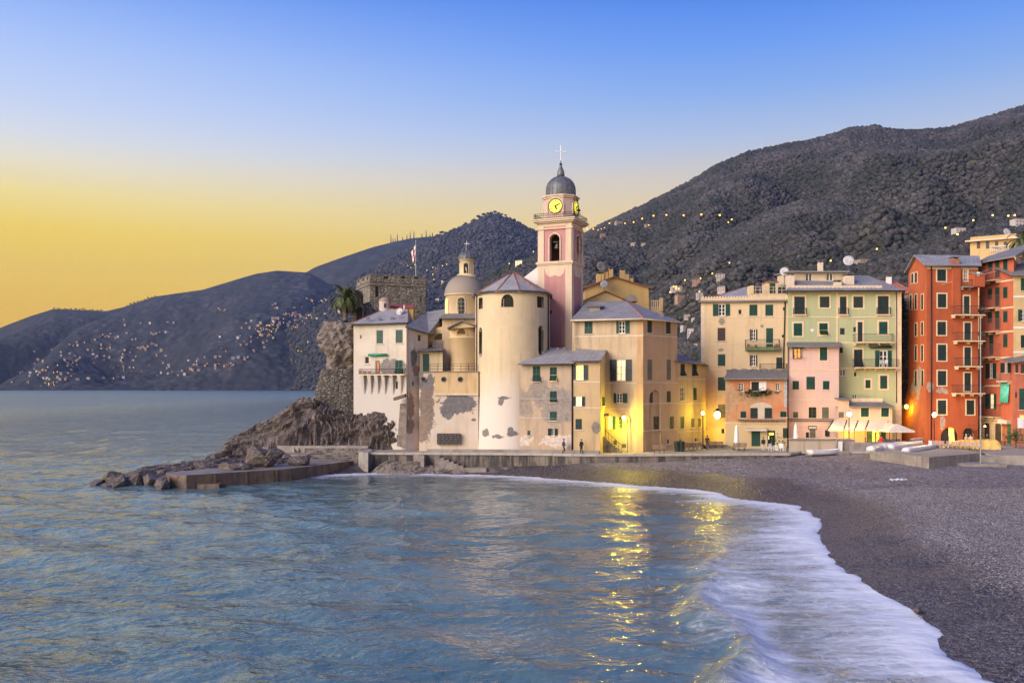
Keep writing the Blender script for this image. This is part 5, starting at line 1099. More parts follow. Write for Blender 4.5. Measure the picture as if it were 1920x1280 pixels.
# external stair and door in the lit recess
st = Bld('outside_stair', 'small curved outside stair climbing to a door in the yellow lit recess', 'stair', (*V2(1145, 106.5), PZ))
for k in range(8):
    q = MB(); x0 = X(1166 - 4.2*k, 107.0); y0 = 106.6 + .12*k; q.box((x0 - .55, y0, PZ), (x0, y0 + 1.1, PZ + .2 + .21*k)); st.mb('step', q, M['stone'])
q = MB(); q.tube([(X(1166, 106.5), 106.55, PZ + .9), (X(1135, 106.5), 107.5, PZ + 2.7)], .03, 5); 
for k in range(6): x_ = X(1166 - 6*k, 106.6); q.tube([(x_, 106.55 + .19*k, PZ + .1 + .3*k), (x_, 106.55 + .19*k, PZ + .95 + .36*k)], .02, 4)
st.mb('handrail', q, M['iron'])
q = MB(); q.box((X(1126, 107.2), 107.0, PZ), (X(1137, 107.2), 109.6, PZ + 1.9)); st.mb('landing', q, M['stone'])
q = MB(); q.box((X(1127, 108.6), 108.5, PZ + 1.9), (X(1136, 108.6), 108.62, PZ + 4.1)); st.mb('door', q, M['wood']); q = MB(); q.slab([Vector((X(1125, 108), 107.6, PZ + 4.35)), Vector((X(1141, 108), 107.6, PZ + 4.35)), Vector((X(1141, 108.6), 108.9, PZ + 4.6)), Vector((X(1125, 108.6), 108.9, PZ + 4.6))], .1); st.mb('door_canopy', q, M['slate_d'], recalc=True)
# --- house D, washed yellow by the lamp
b = Bld('lamp_lit_house', 'ochre three-storey house washed yellow by the lamp, shutters propped open', 'house', (*V2(1296, 115), PZ))
f = b.face(V2(1269.5, 113.0), V2(1323, 118.0)); m = plaster('ochre_plaster', (0.55, 0.39, 0.19), (0.49, 0.34, 0.17), .3)
for r_ in ((1276, 1284, 682, 705), (1298, 1306, 682, 705)): f.win('flap', r_, mat='shut_d')
f.win('small', (1276, 1283, 726, 751), frame='cream2'); f.win('closed', (1300, 1306, 727, 750)); f.win('closed', (1276, 1282.5, 780, 803)); f.win('closed', (1296, 1302, 784, 801), mat='shut_f'); f.win('closed', (1309, 1314, 784, 801)); f.win('dark', (1274, 1278, 823, 829), frame='cream2'); f.win('dark', (1303, 1308, 821, 828), frame='cream2')
f.wall(1.5, 13.2, m); b.face(V2(1323, 118), V2(1312, 124)).wall(1.5, 13.2, m)
for py in (710, 756, 808): f.band('string_course', py, .09, M['cream2'], .03)
e = [Vector((*p, z)) for p, z in ((V2(1266, 112.4), 13.3), (V2(1329, 117.6), 12.9), (V2(1322, 124), 13.2), (V2(1266, 121), 14.6))]
b.slabs('roof', [(e[0], e[1], e[2], e[3])], .15, M['slate']); gutter(b, [e[0] - Vector((0, .05, .1)), e[1] - Vector((0, .05, .1))], .07)
# --- yellow houses behind the hip roof
b = Bld('yellow_gable_house', 'tall yellow gabled house with chimneys and satellite dishes rising behind slate hip roof', 'house', (*V2(1160, 128), 3))
y_ = 127.0; m = plaster('yellow_plaster', (0.62, 0.42, 0.17), (0.57, 0.40, 0.19), .18)
def gable(b, pts, y, depth, mat, name='gable_wall'):
    P_ = [Vector((X(a, y), y, Z(c_, y))) for a, c_ in pts]; n = len(P_); q = MB()
    q.add(P_ + [p + Vector((0, depth, 0)) for p in P_], [tuple(range(n - 1, -1, -1)), tuple(range(n, 2*n))] + [(k, (k+1) % n, n + (k+1) % n, n + k) for k in range(n)]); return b.mb(name, q, mat, recalc=True)
gable(b, [(1096, 640), (1096, 540), (1151, 520), (1216, 540), (1219, 640)], y_, 9, m)
def rafters(b, a, c_, y, depth, mat, th=.16):
    p, r_ = [Vector((X(*k_[:1], y), y - .35, Z(k_[1], y))) for k_ in (a, c_)]; return b.slabs('roof', [(p, r_, r_ + Vector((0, depth, 0)), p + Vector((0, depth, 0)))], th, mat)
rafters(b, (1090, 540.5), (1151, 518), y_, 9.5, M['tile']); rr2 = rafters(b, (1151, 518), (1221, 539.5), y_, 9.5, M['tile'])
for px, py, w_, h_ in ((1125, 524, 1.3, 1.2), (1135, 521, .9, 1.3), (1145, 518, .8, 1.5), (1167, 518, .9, 1.3), (1175, 520, .8, .8), (1184, 524, .6, .5)): chimney(b, (X(px, y_ + 2), y_ + 2, Z(py + 3, y_ + 2)), w_*.8, h_*.8, m)
q = MB(); q.box((X(1218, y_), y_ + .5, Z(640, y_)), (X(1243, y_), y_ + 6, Z(582, y_))); b.mb('terrace', q, m); q = MB(); z0, z1 = Z(582, y_), Z(562, y_)
q.box((X(1219, y_), y_ + .5, z0), (X(1244, y_), y_ + .8, z0 + .12)); q.box((X(1219, y_), y_ + .5, z1 - .12), (X(1244, y_), y_ + .8, z1))
for k in range(7): x_ = X(1220 + 3.6*k, y_); q.lathe([(.07, z0), (.13, z0 + .35), (.07, z0 + .8), (.09, z1)], 8, (x_, y_ + .65))
b.mb('balustrade', q, M['cream']); q = MB(); q.box((X(1238, y_), y_ + .4, z0), (X(1244, y_), y_ + 1, z1 + .3)); b.mb('terrace_pier', q, m)
dish((X(1128, 126), 126.5, Z(535, 126)), .75, .3, 'grey mesh dish on a tall mast above the yellow gable', mat='conc', mast=2.6); dish((X(1133.5, 126), 126.4, Z(546, 126)), .55, -.2, 'white dish fixed on the yellow gable wall', mast=1.0); antenna((X(1118, 127), 129, Z(528, 127)), 2.6, 'thin antenna beside the grey mesh dish on the yellow house')
b = Bld('cream_gable_house', 'cream gabled house front tucked between hip roof and yellow gable', 'house', (*V2(1150, 121), 3)); y_ = 121.0; m = plaster('cream_gable_plaster', (0.68, 0.50, 0.26), (0.62, 0.45, 0.24), .15)
gable(b, [(1092, 640), (1092, 564), (1135, 547), (1228, 588), (1228, 640)], y_, 5.5, m); rafters(b, (1088, 566), (1135, 545), y_, 5.6, M['tile'], .12); rafters(b, (1135, 545), (1238, 590), y_, 5.6, M['tile'], .12)
q = MB(); ol = [Vector((X(1183, y_) + 0.75*math.cos(t_)*1.2, y_ - .2, Z(565, y_) + .9*math.sin(t_))) for t_ in np.linspace(0, math.pi, 10)]; q.add(ol + [p + Vector((0, 2.0, 0)) for p in ol], [tuple(range(9, -1, -1)), tuple(range(10, 20))] + [(k, k+1, 11+k, 10+k) for k in range(9)]); b.mb('arched_dormer', q, M['conc'], recalc=True)

# ================================================================== pale tall house E
b = Bld('pale_yellow_house', 'pale yellow four-storey house with green-edged balcony and roof terrace hut', 'house', (*V2(1395, 120), PZ))
f = b.face(V2(1314, 121.0), V2(1477, 119.5))
pz = lambda px, py, f_=f: Vector((*(f_.A + f_.d * f_.hit(px, py)[0]), f_.hit(px, py)[1])) - f_.b.loc
m = plaster('pale_yellow_plaster', (0.64, 0.48, 0.29), (0.60, 0.45, 0.28), .2, [(pz(1353, 602), (.4, 3, .5), (.33, .27, .22)), (pz(1429, 611), (.2, 3, .2), (.3, .25, .2)), (pz(1352, 656), (.35, 3, .2), (.33, .27, .22))])
f.win('open', (1337, 1368, 570, 592), glass=(1347, 1360)); f.win('dark', (1384.5, 1391, 580, 589.5), frame='cream2'); f.win('closed', (1405, 1420, 571, 592)); f.win('closed', (1435, 1449.5, 571, 592)); f.win('dark', (1468, 1472, 576, 582), frame='cream2', sill=False)
f.win('closed', (1345.5, 1360, 614.5, 639), mat='shut_b'); f.win('open', (1406, 1419, 617, 638), glass=(1408, 1417), mat='shut_b', lit=None); f.win('door', (1436.5, 1449.5, 615, 651), name='balcony_door', sill=False); f.win('dark', (1466, 1470, 627, 633), frame='cream2', sill=False)
f.win('closed', (1346, 1360, 664, 686)); f.win('open', (1406, 1419, 665, 686), glass=(1408, 1417), mat='shut_b'); f.win('door', (1455.5, 1467, 670, 697), name='balcony_door', sill=False, mat='shut_d'); f.win('closed', (1346, 1360, 707, 732)); f.win('closed', (1346, 1361, 758, 783), mat='shut_f'); f.win('dark', (1352, 1359, 803, 813), frame='cream2')
ez = Z(566, 120); f.wall(1.5, ez, m); b.face(V2(1316.5, 130), V2(1314, 121)).wall(1.5, ez, m); b.face(V2(1477, 119.5), V2(1477, 130)).wall(1.5, ez, m)
for py in (595, 644, 692, 739): f.band('string_course', py, .10, M['cream2'], .04)
f.obox('corner_strip', .05, .5, PZ, ez, 0, .03, M['cream2']); f.obox('cornice', -.3, f.len, ez - .02, ez + .22, -.3, .42, M['slate_d'])
f.obox('parapet', 0, f.len, ez + .22, ez + .62, -.25, .0, m)
q = MB(); 
for k in range(30): u = .3 + (f.len - .5)*k/29; f.obox('', u - .10, u + .10, ez + .62, ez + .82, -.24, -.02, None, q=q)
b.mb('parapet_tiles', q, M['cream2'])
e = [Vector((*p, ez + .3)) for p in (V2(1320, 121.5), V2(1405, 120.6), V2(1405, 130), V2(1320, 131))]; r0 = Vector((*V2(1398, 125.5), Z(537, 125.5))); r1 = Vector((*V2(1405, 130), Z(537, 125)))
rf = b.slabs('roof', [(e[0], e[1], r0), (e[1], r1, r0), (e[3], e[0], r0, r1)], .15, M['slate_l']); b.tube('ridge_tiles', [e[0], r0], .10, M['tile'], parent=rf)
q = MB(); q.box((X(1404, 122), 121.2, ez), (X(1477, 122), 130, Z(550, 121))); b.mb('roof_terrace', q, m); q = MB(); q.box((X(1404, 122), 121.1, Z(535, 121)), (X(1410, 122), 123, Z(550, 121))); b.mb('terrace_pier', q, m)
q = MB(); z_ = Z(550, 121)
for zz_ in (z_ + .5, z_ + .9): q.tube([(X(1410, 121), 121.3, zz_), (X(1476, 121), 121.3, zz_)], .03, 4)
for k in range(9): q.tube([(X(1410 + 8.2*k, 121), 121.3, z_), (X(1410 + 8.2*k, 121), 121.3, z_ + .9)], .03, 4)
b.mb('terrace_railing', q, M['cream2'])
q = MB(); q.box((X(1438, 123), 123, Z(550, 122)), (X(1458, 123), 125.5, Z(529.5, 123))); ht = b.mb('roof_hut', q, m); q = MB(); q.box((X(1443, 123), 122.93, Z(550, 122)), (X(1453, 123), 123.0, Z(531, 123))); b.mb('hut_door', q, M['shut'], parent=ht); q = MB(); q.box((X(1436.5, 123), 122.8, Z(529.5, 123)), (X(1460, 123), 125.7, Z(527.5, 123))); b.mb('hut_roof', q, M['tile'], parent=ht)
gb = simple('green_balcony', (0.10, 0.15, 0.06), .7, .3); M['gb'] = gb
f.balcony((1397, 1460, 637, 657), slab='gb', base_h=.42, brackets=False); f.balcony((1424, 1474, 682, 699), slab='slate_d')
b.tube('drain_pipe', [f.P(f.len - .35, ez, .1), f.P(f.len - .55, 14, .1), f.P(f.len - .55, 9.5, .1)], .08, M['iron'])
antenna((*V2(1408, 122.5), Z(536, 122)), 1.3, 'thin antenna on the pier of the pale yellow house terrace'); antenna((*V2(1472, 123), Z(540, 123)), 3.4, 'tall antenna at the edge of the pale yellow house roof'); dish((*V2(1470.5, 123), Z(540, 123)), .6, -.35, 'white dish between the pale yellow and the green house roofs', mast=2.2)
for px, py in ((1402, 649), (1416, 650), (1455, 649), (1452, 651)): 
    u, z = f.hit(px, py); p = f.P(u, z, .6); b.box('flower_pot', p - Vector((.15, .15, .1)), p + Vector((.15, .15, .25)), M['tile'])

# ================================================================== terracotta house
b = Bld('terracotta_house', 'two-storey weathered terracotta house with cream ground floor, loggia and hanging plants', 'house', (*V2(1418, 114), PZ))
f = b.face(V2(1360, 114.6), V2(1476, 113.6))
pz = lambda px, py, f_=f: Vector((*(f_.A + f_.d * f_.hit(px, py)[0]), f_.hit(px, py)[1])) - f_.b.loc
m = plaster('terracotta_plaster', (0.47, 0.175, 0.085), (0.50, 0.27, 0.15), .35, [(pz(1367, 745), (.9, 3, 2.6), (.48, .30, .18)), (pz(1398, 745), (2.3, 3, .7), (.46, .29, .18)), (pz(1474, 735), (.28, 3, 2.2), (.42, .40, .40))], (3.0, 3.8, (0.54, 0.42, 0.25), 1.2))
f.win('open', (1385, 1394, 718, 733), glass=(1385, 1394)); f.win('open', (1455, 1462, 718, 732), glass=(1455, 1462), lit=None)
lg = f.win('dark', (1406, 1437, 714, 734), name='loggia', frame='cream', sill=False); q = MB(); q.box((.1, .03, 0), (1.0, .1, 1.2)); q.build('pale_back_wall', M['white'], lg)
f.win('closed', (1388.5, 1399, 771, 783.5)); f.win('closed', (1407, 1420.5, 764, 784), mat='shut_d', sill=False); f.win('closed', (1434, 1447.5, 764, 784), mat='shut_d', sill=False); f.win('closed', (1463, 1474.5, 771, 782))
dr = f.win('door', (1409, 1425.5, 808, 836), name='shop_door', mat='shut', sill=False); gd = f.win('open', (1439, 1453.5, 807, 837), glass=(1439, 1453.5), name='glass_door', frame='shut_d', sill=False, lit=None); q = MB(); q.box((-.30, .05, 1.45), (.30, .06, 1.75)); q.box((-.36, .05, .9), (-.26, .06, 1.35)); q.build('lit_pane', M['lit'], gd); f.win('blind', (1468, 1476, 802, 821), mat='shut_d', sill=False)
f.wall(1.5, 11.15, m); b.face(V2(1362, 121), V2(1360, 114.6)).wall(1.5, 11.15, m)
# arched field over the paired shutters
u0, u1, z0, z1 = f.rect((1406, 1448, 754, 785)); uc = (u0 + u1)/2; q = MB(); pts = [f.P(u0, z0, .02)] + [f.P(uc - (u1 - u0)/2*math.cos(t_), z0 + 1.35 + (z1 - z0 - 1.35)*math.sin(t_), .02) for t_ in np.linspace(0, math.pi, 14)] + [f.P(u1, z0, .02)]
mid0, mid1 = f.hit(1421, 770)[0], f.hit(1433.5, 770)[0]
q = MB(); pm_ = [f.P(mid0, z0, .02), f.P(mid1, z0, .02), f.P(mid1, z0 + 1.36, .02), f.P(mid0, z0 + 1.36, .02)]; q.add(pm_, [(0, 1, 2, 3)]); tp = pts[1:-1]; q.add(tp, [tuple(range(len(tp) - 1, -1, -1))]); b.mb('pale_arch_field', q, plaster('pale_field', (0.56, 0.47, 0.38), None, .2))
e = [Vector((*p, z)) for p, z in ((V2(1357, 113.9), 11.15), (V2(1477, 112.9), 11.15), (V2(1477, 118.8), 12.1), (V2(1364, 120), 12.1))]
rf = b.slabs('roof', [tuple(e)], .16, M['slate_d']); 
for k in range(12): p = e[3] + (e[2] - e[3])*(k/12 + .03); b.box('roof_tile_stack', p - Vector((.3, .25, .1)), p + Vector((.3, .25, .25 + .1*(k % 2))), M['slate_d'], parent=rf)
u0, u1, z0, z1 = f.rect((1383, 1470, 785.5, 792)); f.obox('ledge', u0, u1, z1 - .12, z1, 0, .7, M['slate_d']); 
q = MB()
for k in range(7): u = u0 + (u1 - u0)*k/6; q.tube([f.P(u, z1 - .1, .65), f.P(u, z0, 0.02)], .02, 4)
b.mb('ledge_brackets', q, M['iron'])
f.band('string_course', 792.5, .12, M['cream'], .06)
u0, u1, z0, z1 = f.rect((1397, 1436, 801, 807)); q = MB(); q.slab([f.P(u0, z1, .02), f.P(u1, z1, .02), f.P(u1, z1 - .12, .9), f.P(u0, z1 - .12, .9)], .06); f.obox('', u0, u1, z0, z1 - .12, .86, .9, None, q=q); b.mb('shop_awning', q, M['canvas'], recalc=True)
leaf_m = simple('plant_leaves', (0.045, 0.075, 0.025), .8, .5, 5)
def leafy(parent_loc, size, n, seed, mat=None, name='foliage', parent=None, droop=0.0):
    rr = random.Random(seed); q = MB()
    for _ in range(n):
        p = Vector((rr.gauss(0, size[0]*.45), rr.gauss(0, size[1]*.45), rr.gauss(size[2]*.5, size[2]*.3))); d = Vector((rr.uniform(-1, 1), rr.uniform(-1, 1), rr.uniform(-.4 - droop, .8 - droop))).normalized(); s_ = d.cross(Vector((0, 0, 1)))
        s_ = (s_.normalized() if s_.length > .01 else Vector((1, 0, 0))); L_, W_ = rr.uniform(.10, .24)*max(.6, max(size)), rr.uniform(.05, .10)*max(.6, max(size)); q.add([p, p + d*L_*.5 + s_*W_, p + d*L_, p + d*L_*.5 - s_*W_], [(0, 1, 2, 3)])
    return q.build(name, mat or leaf_m, parent, parent_loc)
u0, z0 = f.hit(1422, 738); leafy(f.P(u0, z0 - .1, .25) - b.loc, (2.6, .3, .6), 160, 4, None, 'hanging_plants', b.o, .3)

# ================================================================== pink house, green house, annex
b = Bld('pink_house', 'pink three-storey house with cream window surrounds and slate-edged flat top', 'house', (*V2(1525, 116), PZ))
f = b.face(V2(1478, 115.8), V2(1573, 115.8)); m = plaster('pink_plaster', (0.64, 0.43, 0.38), (0.64, 0.45, 0.38), .12)
lw_ = f.win('open', (1486, 1503, 653, 673), glass=(1488, 1502), lit='lit3', sur='cream', frame='wood'); f.win('closed', (1537, 1551, 651, 675.5), sur='cream')
q = MB(); [q.slab([Vector((-.75 + .0*k, -.02, 1.62)), Vector((.75, -.02, 1.62)), Vector((.75, -.5, 1.35)), Vector((-.75, -.5, 1.35))], .04) for k in (0,)]; q.build('window_awning', simple('awning_teal', (0.03, 0.13, 0.10), .7, .2), lw_); leafy((0, -.12, 0), (1.0, .15, .25), 60, 9, simple('magenta_flowers', (.30, .05, .18), .8, .5, 6), 'window_flowers', lw_)
for r_ in ((1486, 1498, 714, 730), (1512, 1528, 706, 730), (1543, 1555, 714, 730)): f.win('closed', r_, sillmat='cream')
f.win('closed', (1487, 1496.5, 772, 783.5), sillmat='cream', mat='shut_f'); f.win('open', (1516, 1531, 763, 783.5), glass=(1516, 1531), lit=None, frame='shut_d', sur='cream', surw=.1); f.win('closed', (1541, 1554, 763, 784), mat='shut_f', sur='cream', surw=.12)
f.win('dark', (1511, 1517, 810, 823), frame='shut_d', sill=False); f.win('blind', (1518, 1529, 805, 824), mat='shut_f', name='door', sill=False); f.win('dark', (1547, 1556, 806, 818), frame='shut_d', sill=False)
zt_ = Z(650, 115.8); f.wall(1.5, zt_, m); b.face(V2(1573, 115.8), V2(1573, 118.5)).wall(1.5, zt_, m)
for py in (693, 749, 797): f.band('string_course', py, .12, M['cream'], .04)
b.slabs('roof', [(Vector((*V2(1475, 115.1), zt_ + .1)), Vector((*V2(1576, 115.1), zt_ + .1)), Vector((*V2(1576, 118.6), zt_ + .75)), Vector((*V2(1475, 118.6), zt_ + .75)))], .18, M['slate_d'])
u0, u1, z0, z1 = f.rect((1480, 1561, 785, 789)); q = MB(); 
for k in range(40): u = u0 + (u1 - u0)*k/39; q.tube([f.P(u, z0, .3), f.P(u, z1, .3)], .02, 4, False)
for z in (z0, z1): q.tube([f.P(u0, z, .3), f.P(u1, z, .3)], .03, 4)
b.mb('flower_rail', q, M['iron'])
u0, u1, z0, z1 = f.rect((1515, 1531, 797.5, 805)); f.obox('shop_sign', u0, u1, z0, z1, 0, .12, simple('sign_grey', (.10, .10, .11), .6)); 
# sign lettering (too small to read in the photograph: pale dashes of the same size and place)
q = MB(); 
for k in range(6): f.obox('', u0 + .1 + .16*k, u0 + .2 + .16*k, z0 + .16, z0 + .34, .12, .13, None, q=q)
b.mb('sign_lettering', q, M['white'])
b.tube('drain_pipe', [f.P(-.05, zt_, .1), f.P(-.05, PZ, .1)], .07, M['pipe'])

b = Bld('green_house', 'tall pale green house with cream trim, penthouse and wide slate roof', 'house', (*V2(1583, 118.6), PZ))
f = b.face(V2(1477, 118.6), V2(1690, 118.6)); m = plaster('green_plaster', (0.41, 0.43, 0.255), (0.43, 0.43, 0.24), .12)
S = dict(sur='cream', surw=.22)
f.win('door', (1489, 1509, 556, 591), mat='shut_d', name='french_window', **S); f.win('blind', (1537, 1555, 556, 576.5), mat='shut_d', **S); f.win('door', (1574.5, 1587, 556, 590.5), mat='shut_d', name='french_window', **S); f.win('blind', (1600, 1618, 556, 577), mat='shut_d', **S); f.win('door', (1645.5, 1666, 555, 590), mat='shut_d', name='french_window', **S)
f.win('closed', (1488, 1504, 606, 629.5), **S); f.win('flap', (1536, 1552, 606, 629), lit='lit', **S); f.win('blind', (1575, 1583.5, 615, 627), mat='shut_d', sill=False); f.win('blind', (1600, 1605, 613, 622), mat='shut_d', sill=False); f.win('door', (1608, 1617, 603.5, 640), mat='shut_d', name='balcony_door', **S); f.win('closed', (1648, 1664, 603, 626), **S)
f.win('closed', (1574.5, 1580, 651, 662), mat='shut_b'); f.win('flap', (1601, 1617, 655, 689), mat='shut_d', sur='cream'); f.win('open', (1641, 1671, 657, 689), glass=(1649, 1664), name='balcony_door', sill=False)
f.win('open', (1575, 1585.5, 693, 704), glass=(1575, 1585.5)); f.win('dark', (1601, 1606.5, 697, 706), frame='cream2'); f.win('closed', (1622.5, 1632, 712, 727.5), **S); f.win('closed', (1650, 1663.5, 704, 728.5), **S); f.win('open', (1598, 1607, 740, 752), glass=(1598, 1607))
ez = Z(546, 118.6); f.wall(1.5, ez, m); b.face(V2(1690, 118.6), V2(1690.5, 130)).wall(1.5, ez, m); b.face(V2(1478, 130), V2(1477, 118.6)).wall(1.5, ez, m)
for py, u1px in ((594.5, 1680), (642, 1680), (690, 1680)): f.band('string_course', py, .16, M['cream'], .05, u0=(0 if py < 600 else f.hit(1574, py)[0]), u1=f.hit(u1px, py)[0])
f.obox('quoin', f.hit(1679, 700)[0], f.len, PZ, ez, 0, .06, M['cream']); f.obox('pilaster', f.hit(1568, 600)[0], f.hit(1571, 600)[0], Z(641, 118.6), ez, 0, .06, M['cream'])
f.obox('cornice', -.1, f.len, ez - .12, ez, 0, .3, M['cream'])
e = [Vector((*p, ez + .05)) for p in (V2(1474, 117.7), V2(1697, 117.7), V2(1694, 130), V2(1476, 130))]; r0, r1 = Vector((*V2(1490, 124), Z(513, 124))), Vector((*V2(1628, 124), Z(516.5, 124)))
rf = b.slabs('roof', [(e[0], e[1], r1, r0), (e[1], e[2], r1), (e[2], e[3], r0, r1), (e[3], e[0], r0)], .18, M['slate']); gutter(b, [e[0] - Vector((0, .05, .1)), e[1] - Vector((0, .05, .1))], .08, 'iron')
q = MB(); u_ = e[0] + Vector((.3, .9, .3)); w_ = e[1] + Vector((-2.6, .9, .3)); q.box((u_.x, u_.y, u_.z - .1), (w_.x, u_.y + .22, u_.z + .42)); gw_ = b.mb('guard_wall', q, M['cream2'], parent=rf)
for k in range(22): x_ = u_.x + .6 + (w_.x - u_.x - 1)*k/22; b.box('weep_hole', Vector((x_ - .05, u_.y - .01, u_.z + .02)), Vector((x_ + .05, u_.y + .1, u_.z + .16)), M['dark'], parent=rf)
m_ph = plaster('penthouse_plaster', (0.64, 0.52, 0.38), None, .15); q = MB(); q.box((X(1478, 121.5), 121.8, Z(532, 121)), (X(1590, 121.5), 126.5, Z(509, 121.5))); ph = b.mb('penthouse', q, m_ph)
pf = Face(b, V2(1478, 121.45), V2(1590, 121.45)); 
for r_ in ((1510, 1523, 513, 526), (1549, 1562, 513, 526)):
    pf.win('open', r_, glass=(r_[0], r_[1]), sill=False, name='penthouse_window')
pf.wall(Z(532, 121), Z(509, 121.5), m_ph, name='penthouse_front')
b.slabs('penthouse_roof', [(Vector((X(1476, 121), 120.7, Z(508.5, 121))), Vector((X(1592, 121), 120.7, Z(508.5, 121))), Vector((X(1592, 121), 127, Z(504, 121))), Vector((X(1476, 121), 127, Z(504, 121))))], .14, M['slate_l'])
for p_, w_, h_ in (((X(1482, 119.8), 119.8, Z(537, 119.8)), .8, 1.4), ((X(1570, 119.3), 119.3, Z(539, 119.8)), .8, .6), ((X(1591, 120.6), 120.6, Z(532, 120.6)), 1.1, 1.0), ((X(1538, 124), 124, Z(505, 124)), .6, .9)): chimney(b, p_, w_, h_, M['cream2'])
for r_ in ((1487, 1511, 578, 591.5), (1572, 1590, 578, 591.5), (1643, 1668.5, 577, 591.5)): f.balcony(r_, depth=.35, slab='cream', brackets=False)
f.balcony((1599, 1670.5, 627, 643.5), depth=1.0, slab='cream'); f.balcony((1598, 1680, 674, 690.5), depth=1.0, slab='cream')
q = MB(); u, z = f.hit(1523, 619); hp = [f.P(u + .26*(16*math.sin(t_)**3)/16, z + .26*(13*math.cos(t_) - 5*math.cos(2*t_) - 2*math.cos(3*t_) - math.cos(4*t_))/16, .05) for t_ in np.linspace(0, 2*math.pi, 24)[:-1]]; q.add(hp + [p - Vector((0, -.05, 0)) for p in hp], [tuple(range(23)), tuple(range(45, 22, -1))] + [(k, 23+k, 23+(k+1) % 23, (k+1) % 23) for k in range(23)]); b.mb('heart_plaque', q, M['white'], recalc=True)
u0, u1, z0, z1 = f.rect((1629, 1669, 646, 650)); b.tube('rolled_awning', [f.P(u0, z0, .35), f.P(u1, z0, .35)], .2, M['shut_d'], 8)
b.tube('drain_pipe', [f.P(f.hit(1680, 600)[0], ez, .12), f.P(f.hit(1680, 600)[0], 8, .12)], .06, M['pipe'])
dish((X(1590.5, 122), 122, Z(512, 122)), .72, -.25, 'large white dish on the penthouse of the green house', mast=1.6)

b = Bld('shop_annex', 'low pink restaurant annex with sloping canvas awnings under the green house', 'shop', (*V2(1622, 114), PZ))
f = b.face(V2(1571, 114.8), V2(1673, 114.8)); m = plaster('annex_pink_plaster', (0.62, 0.42, 0.32), (0.62, 0.43, 0.31), .12)
f.win('closed', (1614, 1629, 763, 781), sur='cream', surw=.14); f.win('closed', (1652, 1666.5, 763, 781), sur='cream', surw=.14); f.win('blind', (1572.5, 1582, 772, 783), mat='shut_f')
f.win('open', (1625, 1660, 803, 829), glass=(1634, 1651), lit='lit', name='glass_door', frame='shut_d', mat='shut', sill=False)
zt_ = Z(762, 114.8); f.wall(1.5, zt_, m); b.face(V2(1673, 114.8), V2(1673, 118.6)).wall(1.5, zt_, m)
u0 = f.hit(1592, 760)[0]; b.slabs('roof', [(f.P(u0, zt_, .5), f.P(f.len + .1, zt_, .5), f.P(f.len + .1, zt_ + .75, -3.6), f.P(u0, zt_ + .75, -3.6))], .15, M['slate_d'])
f.obox('upper_block', 0, u0, zt_, Z(748, 114.8), -3.6, 0, m); f.obox('parapet', f.hit(1611, 755)[0], f.len - .2, zt_ + .4, Z(747, 115), -2.8, -2.5, M['cream'])
b.slabs('block_roof', [(f.P(-.1, Z(748, 114.8), .4), f.P(u0 + .2, Z(748, 114.8), .4), f.P(u0 + .2, Z(742, 114.8), -3.5), f.P(-.1, Z(742, 114.8), -3.5))], .12, M['slate_d'])
f.band('string_course', 785, .1, M['cream'], .05)
# awnings: separate canvas panels between dark arms
seg = [(1553, 1582, 1563, 1588), (1583, 1602, 1588.5, 1609), (1603, 1622, 1609.5, 1629), (1623, 1661, 1629.5, 1664)]
for k, (a, c_, a2, c2) in enumerate(seg):
    z1_, z0_ = Z(788, 114.6), Z(804.5, 112.4); q = MB(); q.slab([Vector((X(a, 112.4), 112.4, z0_)), Vector((X(c_, 112.4), 112.4, z0_)), Vector((X(c2, 114.7), 114.7, z1_)), Vector((X(a2, 114.7), 114.7, z1_))], .05); aw = b.mb('awning', q, M['canvas'], recalc=True)
    q = MB(); q.box((X(a, 112.4), 112.38, z0_ - .22), (X(c_, 112.4), 112.41, z0_ - .02)); b.mb('valance', q, M['canvas'], parent=aw); 
    q = MB(); q.tube([(X(a - .6, 112.3), 112.35, z0_ - .02), (X(a2 - .6, 114.7), 114.7, z1_ + .02)], .07, 5); q.tube([(X(a - .6, 112.3), 112.38, z0_), (X(a - .6, 112.3), 112.38, PZ)], .035, 5); b.mb('awning_arm', q, M['iron'], parent=aw)

# ================================================================== rock wall, alley and roofs behind
b = Bld('tiled_house', 'low house with red tiled hip roof seen between the green and red houses', 'house', (*V2(1675, 150), 6)); y_ = 150
q = MB(); q.box((X(1660, y_), y_, 6), (X(1712, y_), y_ + 9, Z(548, y_))); b.mb('wall', q, plaster('far_cream', (0.60, 0.50, 0.40), None, .2)); zt_ = Z(549, y_)
e = [Vector((X(a, y_), yy, zt_)) for a, yy in ((1646, y_ - .7), (1716, y_ - .7), (1716, y_ + 10), (1646, y_ + 10))]; r0, r1 = Vector((X(1672, y_), y_ + 4.5, Z(520, y_))), Vector((X(1700, y_), y_ + 4.5, Z(521, y_))); b.slabs('roof', [(e[0], e[1], r1, r0), (e[1], e[2], r1), (e[2], e[3], r0, r1), (e[3], e[0], r0)], .2, simple('red_tiles', (.38, .12, .075), .85, .3, 3, 0, .6)); q = MB(); q.box((X(1698, y_), y_ - .05, Z(566, y_)), (X(1703, y_), y_ + .05, Z(556, y_))); b.mb('window', q, M['dark']); chimney(b, (X(1683, y_), y_ + 3.5, Z(526, y_)), .7, 1.0, M['white'])
M['crag'] = masonry('alley_masonry', (0.20, 0.175, 0.165), .8)
q = MB(); q.prism([V2(1684, 128), V2(1712, 126), V2(1716, 138), V2(1680, 138)], 2, Z(598, 128)); o = q.build('alley_wall', M['crag']); tag(o, 'grey rubble retaining wall filling the alley between green and red houses', 'wall')
q = MB(); q.prism([V2(1686, 128.5), V2(1710, 127), V2(1714, 135), V2(1684, 135)], Z(598, 128), Z(556, 128)); q.build('upper_rubble', M['crag'], o)
q = MB(); z_ = Z(598, 128)
